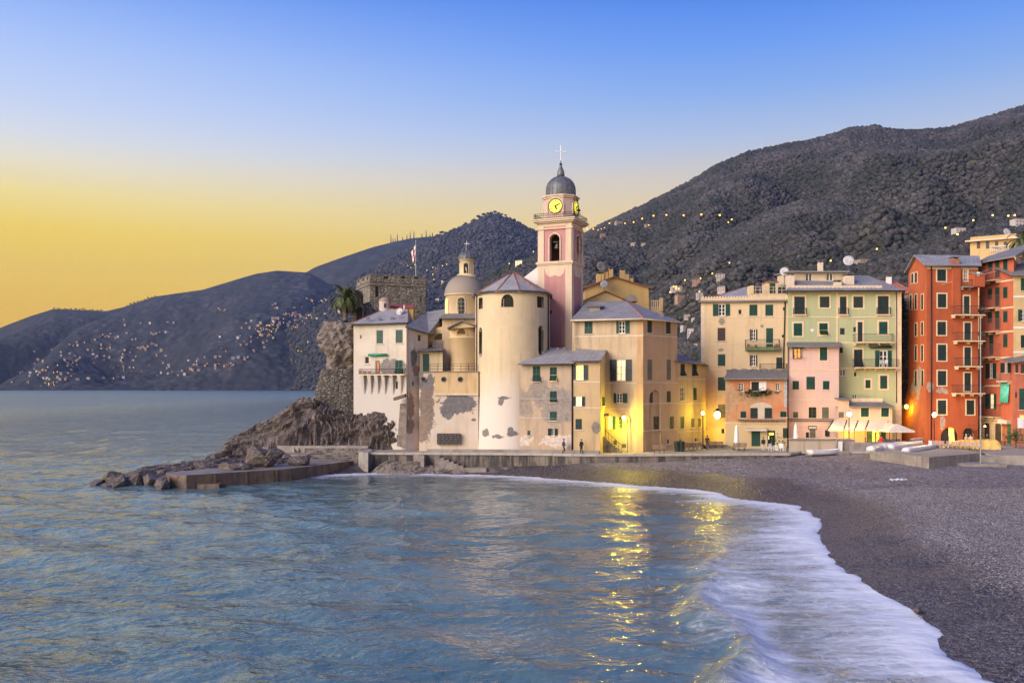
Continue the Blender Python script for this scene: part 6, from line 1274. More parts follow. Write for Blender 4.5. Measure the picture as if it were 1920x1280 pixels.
for zz_ in (z_ + .5, z_ + 1.0): q.tube([(*V2(1686, 127.6), zz_), (*V2(1711, 126), zz_)], .04, 4)
q.build('railing', M['iron'], o)

# ================================================================== red houses
RED = (0.42, 0.105, 0.042); 
b = Bld('red_gable_house', 'deep red five-storey house with gable end, framed windows and battered base', 'house', (*V2(1745, 118), QZ))
A0, A1, A2 = V2(1703.5, 123.5), V2(1737.5, 116.5), V2(1834, 117.2); f = b.face(A0, A1); g = b.face(A1, A2)
pz = lambda px, py, f_=f: Vector((*(f_.A + f_.d * f_.hit(px, py)[0]), f_.hit(px, py)[1])) - f_.b.loc; LG = (.42, .33, .28)
m = plaster('red_plaster_sunny', (0.50, 0.135, 0.045), (0.46, 0.11, 0.042), .2, [(pz(1722, 710), (.35, 2, 1.6), LG), (pz(1716, 728), (.25, 2, .8), LG), (pz(1728, 757), (.2, 2, 2), LG)]); m2 = plaster('red_plaster', RED, (0.37, 0.088, 0.038), .25, [(pz(1743, 725, g), (.45, 2, .75), LG), (pz(1766, 732, g), (.8, 2, .45), LG), (pz(1767, 790, g), (.35, 2, 1.1), LG)])  # gable copy of the red is brighter: light from the left put into its colour
N_ = dict(sur='cream', surw=.16, mat='shut_d')
for r_ in ((1709, 1713, 513, 531), (1715.7, 1720, 511, 530), (1706, 1710, 553, 580), (1715.5, 1719.5, 552, 580), (1727.5, 1731.5, 552, 580), (1715.5, 1719.5, 606, 630), (1727.5, 1731.5, 604, 628), (1715.5, 1719.5, 648, 676), (1727.5, 1731.5, 647, 677), (1715.5, 1719.5, 695, 723), (1728, 1732, 694, 723), (1711.5, 1715, 746, 775)): f.win('closed', r_, sur='cream', surw=.12, mat='shut_d')
ez = Z(499, 117); f.wall(1.5, ez, m, batter=(11.5, 1.5), mB=g.n, mA=Vector((1, .2)))
for r_ in ((1757, 1773.5, 505, 527), (1758, 1774, 551, 576.5), (1757.5, 1773.5, 603, 628), (1758, 1774, 646, 676), (1758, 1774, 695, 722.5), (1758, 1774, 750, 776.5)): g.win('closed', r_, **N_)
g.win('open', (1807, 1814, 506, 527), glass=(1807, 1814), **dict(sur='cream', surw=.14)); 
for r_ in ((1807, 1817.5, 555, 588), (1808, 1820, 605, 637), (1808, 1820, 651, 685), (1808, 1820, 699, 733)): g.win('door', r_, name='balcony_door', **N_)
g.win('closed', (1812, 1826.5, 750, 777), **N_)
# round-headed ground-floor openings
ar_ = []
for r_ in ((1764, 1797, 801, 826), (1806, 1825, 802, 826)):
    u0, u1, z0, z1 = g.rect(r_); ar_.append((u0, u1, 1.5, z1))
g.wall(1.5, ez, m2, batter=None, extra=ar_)
for u0, u1, z0, z1 in ar_:
    q = MB(); uc, rr_ = (u0 + u1)/2, (u1 - u0)/2; hgt = min(rr_, z1 - QZ - .3); zsp = z1 - hgt
    for k in range(12):
        t0, t1 = math.pi*k/12, math.pi*(k+1)/12; a_, c_ = (uc - rr_*math.cos(t0), zsp + hgt*math.sin(t0)), (uc - rr_*math.cos(t1), zsp + hgt*math.sin(t1))
        q.add([g.P(*a_, .004), g.P(*c_, .004), g.P(c_[0], z1 + .02, .004), g.P(a_[0], z1 + .02, .004), g.P(*a_, -.5), g.P(*c_, -.5)], [(0, 1, 2, 3), (0, 4, 5, 1)])
    b.mb('arch_head', q, m2); q = MB(); q.add([g.P(u0, QZ, -.20), g.P(u1, QZ, -.20), g.P(u1, z1, -.20), g.P(u0, z1, -.20)], [(0, 1, 2, 3)]); b.mb('arch_interior', q, M['dark'])
q = MB(); u, z = g.hit(1781, 812); q.add([g.P(u, QZ, -.15), g.P(u + .75, QZ, -.15), g.P(u + .6, z + 1.0, -.15), g.P(u - .1, z + 1.0, -.15)], [(0, 1, 2, 3)]); b.mb('lit_curtain', q, M['lit'])
pk = Vector((*((A0 + A1)/2), Z(478.5, 120))); q = MB(); q.add([Vector((*A0, ez)), Vector((*A1, ez)), pk], [(0, 1, 2)]); b.mb('gable', q, m)
ov = (A0 - A1).normalized(); ovv = Vector((*ov, 0))*.5; nn = Vector((f.n.x, f.n.y, 0))*.45; back = Vector((11.5, 2.2, 0)); upz = Vector((0, 0, .08))
e0, e1 = Vector((*A1, ez)) - ovv + nn*.9, Vector((*A2, ez)) + Vector((.2, -.5, 0)); p0 = pk + nn + upz; p1 = Vector((*V2(1836, 121.5), Z(479.5, 121.5))); e2 = Vector((*A0, ez)) + ovv + nn
rf = b.slabs('roof', [(e0 + upz, e1 + upz, p1, p0), (p0, p1, Vector((*V2(1836, 127), ez)), e2 + upz)], .18, M['slate_l'])
gutter(b, [e0 + Vector((0, -.05, -.08)), e1 + Vector((0, -.05, -.08))], .08); b.tube('drain_pipe', [g.P(g.hit(1745.5, 600)[0], ez, .1), g.P(g.hit(1745.5, 600)[0], QZ, .1)], .07, M['iron'])
g.obox('frieze', .05, g.len, ez - .42, ez - .02, 0, .04, M['cream'])
u0, u1 = g.hit(1784, 600)[0], g.hit(1798.5, 600)[0]; g.obox('chimney_breast', u0, u1, Z(592, 117), ez - .1, 0, .35, m2); chimney(b, Vector((*(g.A + g.d*(u0 + u1)/2), ez + .35)) + Vector((0, .3, 0)), .95, .55, M['tile'])
for r_ in ((1783, 1838, 575, 592.5), (1787, 1838, 624, 641), (1789, 1833, 671, 688.5), (1784, 1838, 722, 738.5)): g.balcony(r_, depth=1.1, slab='cream')
g.balcony((1799, 1817, 526, 540), depth=.9, slab='conc')
u0, z0 = g.hit(1817, 539); u1, z1 = g.hit(1836, 510); g.obox('lean_to', u0, u1, z0, z1 - .3, 0, 1.2, m2); b.slabs('lean_to_roof', [(g.P(u0 - .1, z1 - .4, 1.4), g.P(u1, z1 - .4, 1.4), g.P(u1, z1, 0), g.P(u0 - .1, z1, 0))], .1, M['conc'])
u, z = g.hit(1823.5, 515.5); g.obox('house_sign', u - .2, u + .2, z - .25, z + .25, 1.2, 1.24, M['white'])
# house wall on the right of the recess and the second red house, turned towards the bay
b = Bld('red_balcony_house', 'orange-red house with stacked pink balconies, shop arches and green sun blind', 'house', (*V2(1868, 118), QZ))
A, B_ = V2(1836, 121.5), V2(1901, 115.8); f = b.face(A, B_); RD2 = (0.46, 0.125, 0.065); m = plaster('orange_red_plaster', RD2, (0.43, 0.11, 0.06), .2)
for r_ in ((1853, 1861, 489, 508), (1881, 1889, 486, 507), (1852, 1860, 541, 561), (1881, 1889, 538, 559), (1852, 1860, 585, 605), (1881, 1889, 583, 604), (1881, 1889, 626, 651), (1844, 1848, 635, 651)): f.win('closed', r_, mat='shut', sill=False)
for r_ in ((1866, 1874, 487, 520), (1866, 1874, 539, 574), (1866, 1874, 584, 617), (1855, 1862.5, 626, 665)): f.win('door', r_, mat='shut', name='balcony_door', sill=False)
f.win('open', (1849, 1868, 681, 709), glass=(1856, 1862), mat='shut_d'); f.win('open', (1877, 1896, 680, 699), glass=(1884, 1890), mat='shut_d'); f.win('open', (1848, 1868, 738, 766), glass=(1857, 1864), mat='shut', lit='lit2', sill=False)
pr_ = simple('pink_railing', (.30, .11, .10), .7, .2); M['prail'] = pr_
ez = Z(490, 121.5); ezb = Z(479, 115.8); ez = ezb = 26.6; f.wall(1.5, ez, m); b.face(B_, V2(1912, 125)).wall(1.5, ez, m)
e = [Vector((*p, z)) for p, z in ((V2(1830, 120.8), 26.65), (V2(1904, 114.6), 26.65), (V2(1960, 122), 30.2), (V2(1850, 128), 28.4))]; b.slabs('roof', [tuple(e)], .2, M['slate_d'])
for r_ in ((1835, 1877, 505, 529), (1834, 1876, 556, 580.5), (1833, 1877, 599, 624), (1834, 1876.5, 646, 671.5)): f.balcony(r_, depth=1.1, slab='cream', rail='prail')
f.balcony((1876.5, 1897, 699, 716), depth=.7, slab='cream', rail='conc'); f.balcony((1833, 1877, 759, 782), depth=1.2, slab='cream')
for py in (529, 579, 623, 671, 723): f.band('string_course', py, .2, M['cream'], .04, u0=f.hit(1877, py)[0] if py != 723 else f.hit(1845, py)[0], u1=f.len if py != 723 else f.hit(1876, py)[0])
u0, u1, z0, z1 = f.rect((1878.5, 1895, 717, 755)); q = MB(); n = 14
q.add([f.P(u0 + (u1 - u0)*k/n, z, .12 + .06*math.sin(k*1.9) + (.25 if z == z0 else 0)) for z in (z1, z0) for k in range(n+1)], [(k, k+1, n+2+k, n+1+k) for k in range(n)]); sb = b.mb('sun_blind', q, simple('turquoise_canvas', (.10, .46, .35), .7, .25, 1.2), smooth=True); sb.modifiers.new('thick', 'SOLIDIFY').thickness = .02
# shop front
z1 = Z(786, 119); sh = simple('shop_cream', (.60, .46, .27), .7, .12); u0, u1 = f.hit(1838, 800)[0], f.hit(1880, 800)[0]; f.obox('shop_front', max(0, u0), u1, QZ, z1, 0, .15, sh)
for a, c_ in ((1848, 1857.5), (1868, 1879)):
    v0, v1, w0, w1 = f.rect((a, c_, 792, 824)); q = MB(); uc = (v0 + v1)/2; q.add([f.P(v0, QZ, .17), f.P(v1, QZ, .17)] + [f.P(uc + (v1 - v0)/2*math.cos(t_), w1 - (v1-v0)/2 + (v1-v0)/2*math.sin(t_), .17) for t_ in np.linspace(0, math.pi, 10)], [tuple(range(12))]); b.mb('shop_arch', q, M['shut_b'])
f.obox('fascia', max(0, u0), f.hit(1884, 790)[0], Z(793, 118.5), z1 + .1, .15, .3, M['cream'])
q = MB(); us = np.linspace(max(0, u0) + .5, f.hit(1874, 790)[0], 17); 
for k in range(16):
    if k not in (8, 9): f.obox('', us[k], us[k] + .09, Z(791, 118.5), Z(788, 118.5), .3, .31, None, q=q)
b.mb('sign_lettering', q, M['wood'])
v0, v1, w0, w1 = f.rect((1880, 1897, 787, 794)); f.obox('shop_blind', v0, v1, w0, w1, .05, .8, M['canvas']); v0, v1, w0, w1 = f.rect((1889, 1895.5, 794, 825)); f.obox('shop_door', v0, v1, QZ, w1, 0, .06, M['shut_g'])
# frame's right edge: cream house over a lower red one
b = Bld('cream_edge_house', 'cream house with pale bands standing right of the orange-red house', 'house', (*V2(1925, 114), QZ)); f = b.face(V2(1900, 115.2), V2(1975, 115.2)); m = plaster('edge_cream_plaster', (0.62, 0.44, 0.22), None, .15)
f.win('closed', (1914, 1926, 521, 545)); f.win('open', (1909, 1930, 580, 602), glass=(1914, 1924)); f.win('closed', (1914, 1926, 628, 652), mat='shut_d'); ez = Z(516, 115.2); f.wall(1.5, ez, m)
for py in (556, 614, 660): f.band('string_course', py, .2, M['white'], .03)
b.slabs('roof', [(f.P(-.5, ez, .7), f.P(f.len, ez + .1, .7), f.P(f.len, ez + 2.2, -5), f.P(-.5, ez + 2.0, -5))], .15, M['slate_d'])
b = Bld('low_red_house', 'low salmon-red house with slate lean-to roof and large green shutters at the plaza end', 'house', (*V2(1920, 112), QZ)); f = b.face(V2(1899, 113.2), V2(1975, 112.5)); m = plaster('salmon_red_plaster', (0.47, 0.145, 0.085), None, .2)
f.win('blind', (1904, 1909, 683, 699), mat='shut_d'); f.win('closed', (1911, 1927, 728, 768)); f.win('blind', (1903.5, 1906.5, 735, 745), mat='shut_d', sill=False); f.win('closed', (1914, 1928, 682, 700), mat='shut_b'); ez = Z(679, 113); f.wall(1.5, ez, m); b.face(V2(1900, 117), V2(1899, 113.2)).wall(1.5, ez, m)
b.slabs('roof', [(f.P(-.4, ez, .6), f.P(f.len, ez + .9, .6), f.P(f.len, ez + 1.6, -3), f.P(-.4, ez + .5, -3))], .14, M['slate_d'])
f.obox('shop_fascia', f.hit(1912, 780)[0], f.len, Z(786, 113), Z(778, 113), 0, .2, M['lit3'])
# villa up the slope
b = Bld('ochre_villa', 'flat-roofed ochre villa with terrace up the slope behind the red roofs', 'house', (*V2(1860, 172), 20)); f = b.face(V2(1819, 172), V2(1905, 168)); m = plaster('villa_plaster', (0.58, 0.40, 0.20), None, .15)
for a in (1831.5, 1848.5, 1865.5, 1882): f.win('blind', (a, a + 6.5, 453, 466), mat='shut_b' if a < 1840 else 'shut_d', sill=False)
f.wall(18, Z(450, 170), m); b.face(V2(1822, 182), V2(1819, 172)).wall(18, Z(450, 170), m); f.obox('eave_slab', -.8, f.len + .5, Z(451, 170), Z(448.5, 170), -8, .9, M['cream2']); f.obox('attic', 0, f.len, Z(448.5, 170), Z(441, 170), -8, -.3, m)
q = MB(); z_ = Z(478, 165); q.prism([V2(1806, 168), V2(1905, 163), V2(1915, 171.8), V2(1806, 174)], 17, z_); b.mb('terrace', q, m); q = MB()
for k in range(14): p = V2(1858 + 3.3*k, 164); q.lathe([(.12, z_ + .2), (.22, z_ + .6), (.12, z_ + 1.2)], 8, (p.x, p.y))
q.tube([(*V2(1856, 164), z_ + 1.3), (*V2(1903, 162.2), z_ + 1.3)], .14, 6); b.mb('balustrade', q, M['cream2']); dish((*V2(1887, 172), Z(442, 170)), .8, .2, 'white dish on the flat roof of the ochre villa', mast=.9)
# ================================================================== rocks, cliff, castle, pier
def rock_mat(name, cols, sc=1.0, veins=True):
    m, t, b = new_mat(name); v = mapping(t); vr = mapping(t, (0.35, .6, 1.6), rot=(0, R(28), R(10)))
    f1 = noise_n(t, v, .35*sc, 6, .65, .6); f2 = noise_n(t, vr, 1.2*sc, 7, .7, .8); f3 = noise_n(t, v, 4*sc, 6, .7)
    c = mixc(t, rng(t, f1, .35, .65), cols[0], cols[1]); c = mixc(t, rng(t, f2, .48, .66), c, cols[2])
    c = mixc(t, rng(t, f3, .58, .78, 0, .7), c, tuple(min(1, x*1.9) for x in cols[1]))
    if veins:
        w = noise_n(t, mapping(t, (1, 1, 1.4), rot=(.4, .5, .2)), 1.3*sc, 3, .5, 1.5); k = math_n(t, 'ABSOLUTE', math_n(t, 'SUBTRACT', w, .5)); c = mixc(t, rng(t, k, .004, .014, .55, 0), c, (.52, .46, .42))
    t.links.new(c, b.inputs['Base Color']); b.inputs['Roughness'].default_value = .85
    bump(t, b, math_n(t, 'ADD', f2, math_n(t, 'MULTIPLY', f3, .35)), .9, .25)
    return m
M['rock'] = rock_mat('dark_slate_rock', [(.088, .068, .064), (.135, .102, .090), (.042, .035, .036)])
M['cliff'] = rock_mat('cliff_conglomerate', [(.19, .155, .135), (.24, .19, .16), (.10, .082, .074)], 1.3, False)
M['rubble'] = masonry('retaining_rubble', (.17, .145, .125), 1.3, .25, 1.0)
M['castle'] = masonry('castle_stone', (.25, .215, .175), 1.1, .45, .8)
def strat(p, s=1.0):
    """tilted, broken strata"""
    al, ac = p.x*.85 + p.z*.5, p.z*.9 - p.x*.42 + .1*p.y
    w = ac*.8 + .8*fbm((al*.10, ac*.3, p.y*.12), 3); saw = (w % 1.0); w2 = ac*2.3 + .9*fbm((al*.16, ac*.5, p.y*.2 + 5), 3)
    return .75*saw + .30*(w2 % 1.0) + .7*fbm((al*.10, ac*.35, p.y*.22 + 3), 4) + .16*fbm((al*.4, ac*1.8, p.y*.6), 3)
def heightrock(name, poly_fn, x0, x1, y0, y1, step, mat, label, amp=.8, seed=0):
    xs, ys = np.arange(x0, x1, step), np.arange(y0, y1, step); vs = []; m = len(xs)
    for y in ys:
        for x in xs:
            h_ = poly_fn(x, y); p = Vector((x + seed, y, h_)); d = strat(p)*amp
            rag = (abs(noise.noise(Vector((x*.45 + y*.3, y*.25 - x*.1, seed)))) ** .6)*amp*1.1
            vs.append((x + .55*fbm((x*.4, y*.4, h_*.6 + seed), 3), y + .7*fbm((y*.4, x*.3, h_*.7), 3) - d*1.1, h_ + (d*.55 + rag*.15 - .42*amp)*min(1, max(0.0, (h_ + 2.2)/2.5))))
    fs = [(j*m+i, j*m+i+1, (j+1)*m+i+1, (j+1)*m+i) for j in range(len(ys)-1) for i in range(m-1)]
    me = bpy.data.meshes.new(name); me.from_pydata(vs, [], fs); me.materials.append(mat); me.polygons.foreach_set('use_smooth', [False]*len(fs))
    o = link(name, me); tag(o, label, 'rock'); return o
# the big sloping headland rock: crest falls from the foot of the wall to the sea on the left
crest = [(395, 850), (416, 846), (430, 822), (480, 797), (520, 778), (552, 757), (585, 745), (610, 752), (650, 775), (700, 775), (760, 782), (800, 800), (850, 826), (880, 840)]
YC = 114.6
def headland(x, y):
    px = CX + x/YC*F; zc = Z(interp(crest, px), YC)
    front = 112.4; t_ = (y - front)/(YC - front)
    if px < 395: zc = min(zc, .8 - (395 - px)*.12)
    if t_ <= 1: zz_ = 2.2 + (zc - 2.2)*max(0, t_)**.6 if zc > 2.2 else zc
    else: zz_ = zc - (y - YC)*(.05 if px > 600 else .55)
    if t_ < 0: zz_ = min(zc, 2.2) + t_*2.4
    return zz_
heightrock('headland_rock', headland, X(385, YC), X(885, YC), 108.8, 124, .21, M['rock'], 'big sloping mass of dark layered rock under the white house and wall', 1.0, 3)
def shelf(x, y):
    px = CX + x/100*F; top = interp([(160, -1.0), (235, .2), (300, 1.6), (420, 2.2), (480, 2.0), (530, 1.5), (570, .6), (600, -.8), (640, -2)], px); c_ = interp([(160, 95), (260, 95.5), (420, 101), (640, 109)], px)
    return top - ((y - c_)/4.2)**2*1.5
heightrock('rock_shelf', shelf, X(200, 100), X(640, 100), 88, 114, .30, M['rock'], 'low wave-washed shelf of jagged dark rock behind the concrete pier', .75, 21)
def boulder(px, py, z, s, seed, label, grp='boulders by the pier', mat='rock'):
    p = Vector(G(px, py, z)); bm = bmesh.new(); rr = random.Random(seed)          # angular: the hull of a few random points, then chipped
    for _ in range(15): d = Vector((rr.gauss(0, 1), rr.gauss(0, 1), rr.gauss(0, 1))).normalized()*rr.uniform(.85, 1.15); bm.verts.new(d)
    bmesh.ops.convex_hull(bm, input=bm.verts[:]); bmesh.ops.subdivide_edges(bm, edges=bm.edges[:], cuts=3, use_grid_fill=True)
    for v in bm.verts: v.co *= 1 + .10*noise.noise(v.co*2.2 + Vector((seed*3.3, 0, 0))) + .05*noise.noise(v.co*6); v.co = Vector((v.co.x*s[0], v.co.y*s[1], v.co.z*s[2]))
    me = bpy.data.meshes.new('boulder'); bm.to_mesh(me); bm.free(); me.materials.append(M[mat]); o = link('boulder', me, None, p, seed*.9); tag(o, label, 'boulder', grp); return o
for k, (px, py, z, s, lb) in enumerate([
    (182, 905, .1, (.9, .8, .6), 'small dark boulder awash off the tip of the pier'), (214, 898, .4, (1.5, 1.2, .95), 'large dark boulder at the tip of the pier'), (252, 902, .4, (1.3, 1.0, 1.1), 'upright dark boulder against the end of the pier'), (228, 905, .3, (1.2, .9, .9), 'low wet boulder in front of the pier tip'),
    (283, 903, .4, (1.3, 1.0, 1.1), 'dark boulder on the shelf beside the pier tip'), (487, 858, 2.3, (1.7, 1.4, 1.6), 'big rounded grey boulder behind the pier'), (514, 850, 3.0, (1.1, .9, .7), 'flat dark boulder on top of the boulder heap'), (506, 868, 1.7, (1.1, .9, .9), 'pale wedge boulder leaning beside the big rounded boulder'), (430, 875, 1.6, (1.3, 1.0, .8), 'brown boulder lying on the shelf behind the pier'), (455, 876, 1.5, (1.1, .9, .7), 'tan boulder near the middle of the pier'), (405, 872, 1.2, (.9, .7, .5), 'reddish boulder low behind the pier'), (423, 864, 1.5, (.8, .7, .6), 'grey boulder above the reddish one'), (563, 865, 1.7, (1.5, 1.0, .85), 'pale smooth boulder beside the wide steps'), (535, 856, 1.9, (.7, .6, .5), 'small dark boulder under the upper landing'), (470, 868, 1.4, (1.4, .8, .4), 'flat slab boulder half hidden behind the pier'), (350, 880, .9, (1.5, 1.0, .7), 'dark boulder on the shelf near the pier end'), (318, 884, .8, (1.2, .9, .6), 'low dark boulder close to the pier end'), (305, 910, .3, (1.0, .8, 1.0), 'cracked brown boulder jammed against the pier end'), (380, 877, 1.0, (1.0, .8, .6), 'rust brown boulder on the shelf')]):
    boulder(px, py, z, s, k + 2, lb)
# pier
pq = [Vector(G(318, 914, 0)[:2]), Vector(G(350, 915, 0)[:2]), Vector(G(545, 902, 0)[:2]), Vector(G(662, 884, 0)[:2]), Vector(G(690, 878, 0)[:2]) + Vector((2, 1)), Vector((X(590, 108.5), 108.5)), Vector((X(420, 98), 97.5)), Vector((X(312, 93), 92.8))]
pier_m, t, b = new_mat('stained_concrete'); v = mapping(t); f1 = noise_n(t, v, .5, 6, .65); f2 = noise_n(t, mapping(t, (1.5, 1.5, .3)), 1, 5, .7); f3 = noise_n(t, v, 3, 6, .7)
c = mixc(t, rng(t, f1, .35, .65), (.16, .105, .078), (.11, .075, .058)); c = mixc(t, rng(t, f2, .45, .66), c, (.05, .035, .03)); c = mixc(t, rng(t, f3, .58, .8, 0, .5), c, (.22, .17, .14)); t.links.new(c, b.inputs['Base Color']); t.links.new(rng(t, f1, .3, .7, .35, .8), b.inputs['Roughness']); bump(t, b, math_n(t, 'ADD', f3, f1), .6, .1)
pier_t = simple('wet_pier_top', (.20, .165, .145), .62, .25, .6, 0, .3)
q = MB(); q.prism(pq, -1.2, 1.3, [1.25, 1.3, 1.35, 1.3, 1.3, 1.45, 1.4, 1.3]); o = q.build('pier', [pier_t, pier_m]); o.data.polygons.foreach_set('material_index', [0 if p.normal.z > .5 else 1 for p in o.data.polygons]); tag(o, 'low brown stained concrete pier running out from the wide steps', 'pier')
a_, b_ = pq[1], pq[2]
for k in range(3): p = a_ + (b_ - a_)*(.25 + .3*k); q = MB(); d = (b_ - a_).normalized(); n = Vector((d.y, -d.x)); q.prism([p + n*.02, p + d*.16 + n*.02, p + d*.16 + n*.12, p + n*.12], -.6, 1.33); q.build('buttress', pier_m, o)
q = MB(); q.box((X(380, 92), 90.4, -.5), (X(420, 92), 91.8, .35)); q.build('lower_ledge', pier_m, o)
# landing, wide steps
st = Bld('wide_steps', 'broad flight of grey concrete steps descending to the pier', 'steps', (X(630, 108), 108, 1.3))
for k in range(6):
    z_ = 1.45 + .22*k; q = MB(); y0 = 107.6 + .62*k; q.prism([Vector((X(576, y0), y0)), Vector((X(672 + 3*k, y0), y0)), Vector((X(676 + 3*k, y0 + 4.0), y0 + 4.0 - .5*k)), Vector((X(576, y0 + 4.0), y0 + 4.0 - .5*k))], 0.4, z_); s_ = st.mb('step', q, [M['conc'], M['seawall']]); s_.data.polygons.foreach_set('material_index', [0 if p.normal.z > .5 else 1 for p in s_.data.polygons])
q = MB(); q.prism([V2(520, 111.6), V2(690, 111.2), V2(700, 114), V2(520, 115)], .4, 2.82); o = st.mb('upper_landing', q, M['conc'])
q = MB(); q.prism([V2(520, 108.8), V2(577, 108.2), V2(577, 112), V2(520, 112)], .2, 2.0); st.mb('side_block', q, M['stone'])
q = MB(); q.prism([V2(672, 107.0), V2(690, 104.6), V2(700, 110), V2(690, 112)], .2, 2.45); st.mb('cheek_wall', q, M['conc'])
# broken blocks and small steps at the foot of the sea wall
heightrock('foreshore_rocks', lambda x, y: interp([(690, .3), (720, 1.5), (770, 1.55), (800, 1.1), (860, .95), (900, .65), (960, .8), (1000, .45), (1010, .2)], CX + x/103*F) - ((y - 105.4)/1.7)**2*1.0, X(680, 103), X(1012, 103), 102.4, 106.2, .2, M['cliff'], 'broken rocks and rubble along the foot of the sea wall', .45, 50)
ls = Bld('little_stair', 'small broken stone stair coming down the face of the sea wall', 'stair', (X(840, 103.5), 103.4, .5))
for k in range(7): q = MB(); x_ = X(815 + 9*k, 104.5); q.box((x_, 104.3 - .03*k, .2), (x_ + .545, 105.6, 2.1 - .22*k)); ls.mb('step', q, M['stone'])
q = MB(); q.box((X(878, 104), 103.6, .2), (X(912, 104), 105.2, .75)); ls.mb('bottom_block', q, M['conc'])
q = MB(); q.prism([V2(775, 105.0), V2(795, 104.4), V2(800, 106.2), V2(775, 106.4)], .2, 2.2); o = q.build('sea_wall_buttress', M['stone']); tag(o, 'short sloping stone buttress on the sea wall beside the little stair', 'buttress')
# low kerb wall between church foot and promenade
q = MB(); q.prism([V2(800, 106.6), V2(975, 106.0), V2(1075, 104.8), V2(1123, 104.3), V2(1123, 104.55), V2(1075, 105.2), V2(975, 106.5), V2(800, 107.1)], PZ, PZ + .42); o = q.build('plinth', M['conc']); tag(o, 'low grey plinth along the foot of the church and tan houses', 'plinth')
# ------------------------------------------------------------------ cliff, retaining wall
def mass(name, rows, mat, label, cat, amp, n=72, p=2.6, sub=10, fr=1.0, seed=0.0, smooth=False):
    """rows: (z, x-left, x-right, y-front, y-back); rounded-box cross-sections worn by noise"""
    zs = []; 
    for (a, b_) in zip(rows, rows[1:]):
        for k in range(sub): t_ = k/sub; zs.append(tuple(a[i] + (b_[i] - a[i])*t_ for i in range(5)))
    zs.append(rows[-1]); vs = []
    for z, xl, xr, yf, yb in zs:
        for k in range(n):
            a = 2*math.pi*k/n; c_, s_ = math.cos(a), math.sin(a); r_ = (abs(c_)**p + abs(s_)**p)**(-1/p)
            x, y = (xl + xr)/2 + (xr - xl)/2*r_*c_, (yf + yb)/2 + (yb - yf)/2*r_*s_; q_ = Vector((x, y, z))*.35*fr + Vector((seed, 0, 0))
            d = (fbm(q_, 5)*.9 + .6*abs(noise.noise(q_*2.2)) + .35*fbm(q_*3.5, 3))*amp; vs.append((x + c_*d, y + s_*d, z + .3*amp*fbm(q_*1.7, 3)))
    m = len(zs); fs = [(j*n+k, j*n+(k+1) % n, (j+1)*n+(k+1) % n, (j+1)*n+k) for j in range(m-1) for k in range(n)] + [tuple(range((m-1)*n, m*n))]
    me = bpy.data.meshes.new(name); me.from_pydata(vs, [], fs); me.materials.append(mat); me.polygons.foreach_set('use_smooth', [smooth]*len(fs)); o = link(name, me); tag(o, label, cat); return o
yz = lambda py, y=116: Z(py, y)
mass('retaining_wall', [(yz(800), X(580, 116), X(676, 116), 114.5, 124), (yz(742), X(588, 116), X(672, 116), 115.0, 124), (yz(703), X(597, 116), X(668, 116), 115.4, 124), (yz(692), X(600, 116), X(668, 116), 115.6, 124)], M['rubble'], 'tall battered retaining wall of dark rubble left of the white house', 'wall', .18, 90, 6, 12, 2.0)
mass('cliff', [(yz(694), X(606, 117), X(672, 117), 116.4, 128), (yz(670), X(611, 117), X(672, 117), 116.0, 128), (yz(655), X(603, 117), X(672, 117), 115.6, 128), (yz(640), X(594, 117), X(672, 117), 115.4, 128), (yz(627), X(595, 117), X(672, 117), 115.6, 128), (yz(612), X(602, 117), X(672, 117), 116, 128), (yz(603), X(603, 117), X(672, 117), 116.5, 128)], M['cliff'], 'overhanging knob of pale conglomerate cliff below the palm tree', 'cliff', .75, 110, 4, 9, 1.2, 4.0)
mass('garden_wall', [(yz(616), X(601, 118), X(650, 118), 117.2, 127), (yz(602), X(603, 118), X(650, 118), 117.4, 127), (yz(598), X(606, 118), X(649, 118), 117.6, 127)], M['rubble'], 'weathered stone garden wall crowning the cliff beside the palm', 'wall', .25, 80, 6, 6, 1.5, 9.0)
# rock core of the castle hill, behind the houses
mass('castle_rock', [(0, X(610, 128), X(840, 128), 122, 150), (12, X(640, 128), X(830, 128), 123, 150), (17.5, X(655, 128), X(825, 128), 124, 149)], M['cliff'], 'rocky knoll carrying the castle behind the white house roofs', 'rock', .8, 80, 3, 6, .8, 14.0)
# ruined walls
q = MB(); yw = 122.5; pts = [(660, 612), (660, 575), (684, 568), (692, 566), (700, 578), (712, 585), (722, 588), (726, 598), (724, 612)]; P_ = [Vector((X(a, yw), yw, Z(c_, yw))) for a, c_ in pts]; n = len(P_)
q.add(P_ + [p + Vector((0, 1.0, 0)) for p in P_], [tuple(range(n-1, -1, -1)), tuple(range(n, 2*n))] + [(k, (k+1) % n, n+(k+1) % n, n+k) for k in range(n)]); o = q.build('ruined_wall', M['castle'], recalc=True); tag(o, 'stepped ruined stone wall between the brick turret and the castle keep', 'wall')
# ------------------------------------------------------------------ castle keep
b = Bld('castle_keep', 'square grey stone castle keep with embrasures along its parapet', 'castle', (*V2(735, 130), 14))
A0, A1, A2 = V2(668.5, 136), V2(693.5, 128.5), V2(798, 131.5); f = b.face(A0, A1); g = b.face(A1, A2); zt_ = Z(516.5, 129)
for r_ in ((670.5, 673.5, 522, 530), (679, 682, 520, 528), (687.5, 690.5, 518, 526)): f.win('dark', r_, sill=False, frame='stone', name='embrasure')
for r_ in ((719, 729, 517.8, 523), (752, 760, 518, 522.5), (777, 785, 518.5, 523.5)): g.win('dark', r_, sill=False, frame='stone', name='embrasure')
g.win('dark', (703.5, 711, 535, 558), sill=False, frame='stone', name='doorway'); g.win('dark', (788, 790.5, 555, 566), sill=False, frame='stone', name='arrow_slit')
for fc in (f, g): fc.wall(12, zt_, M['castle']); fc.obox('string_course', -.05, fc.len + .05, Z(534.5, 129), Z(532, 129), 0, .16, M['stone'])
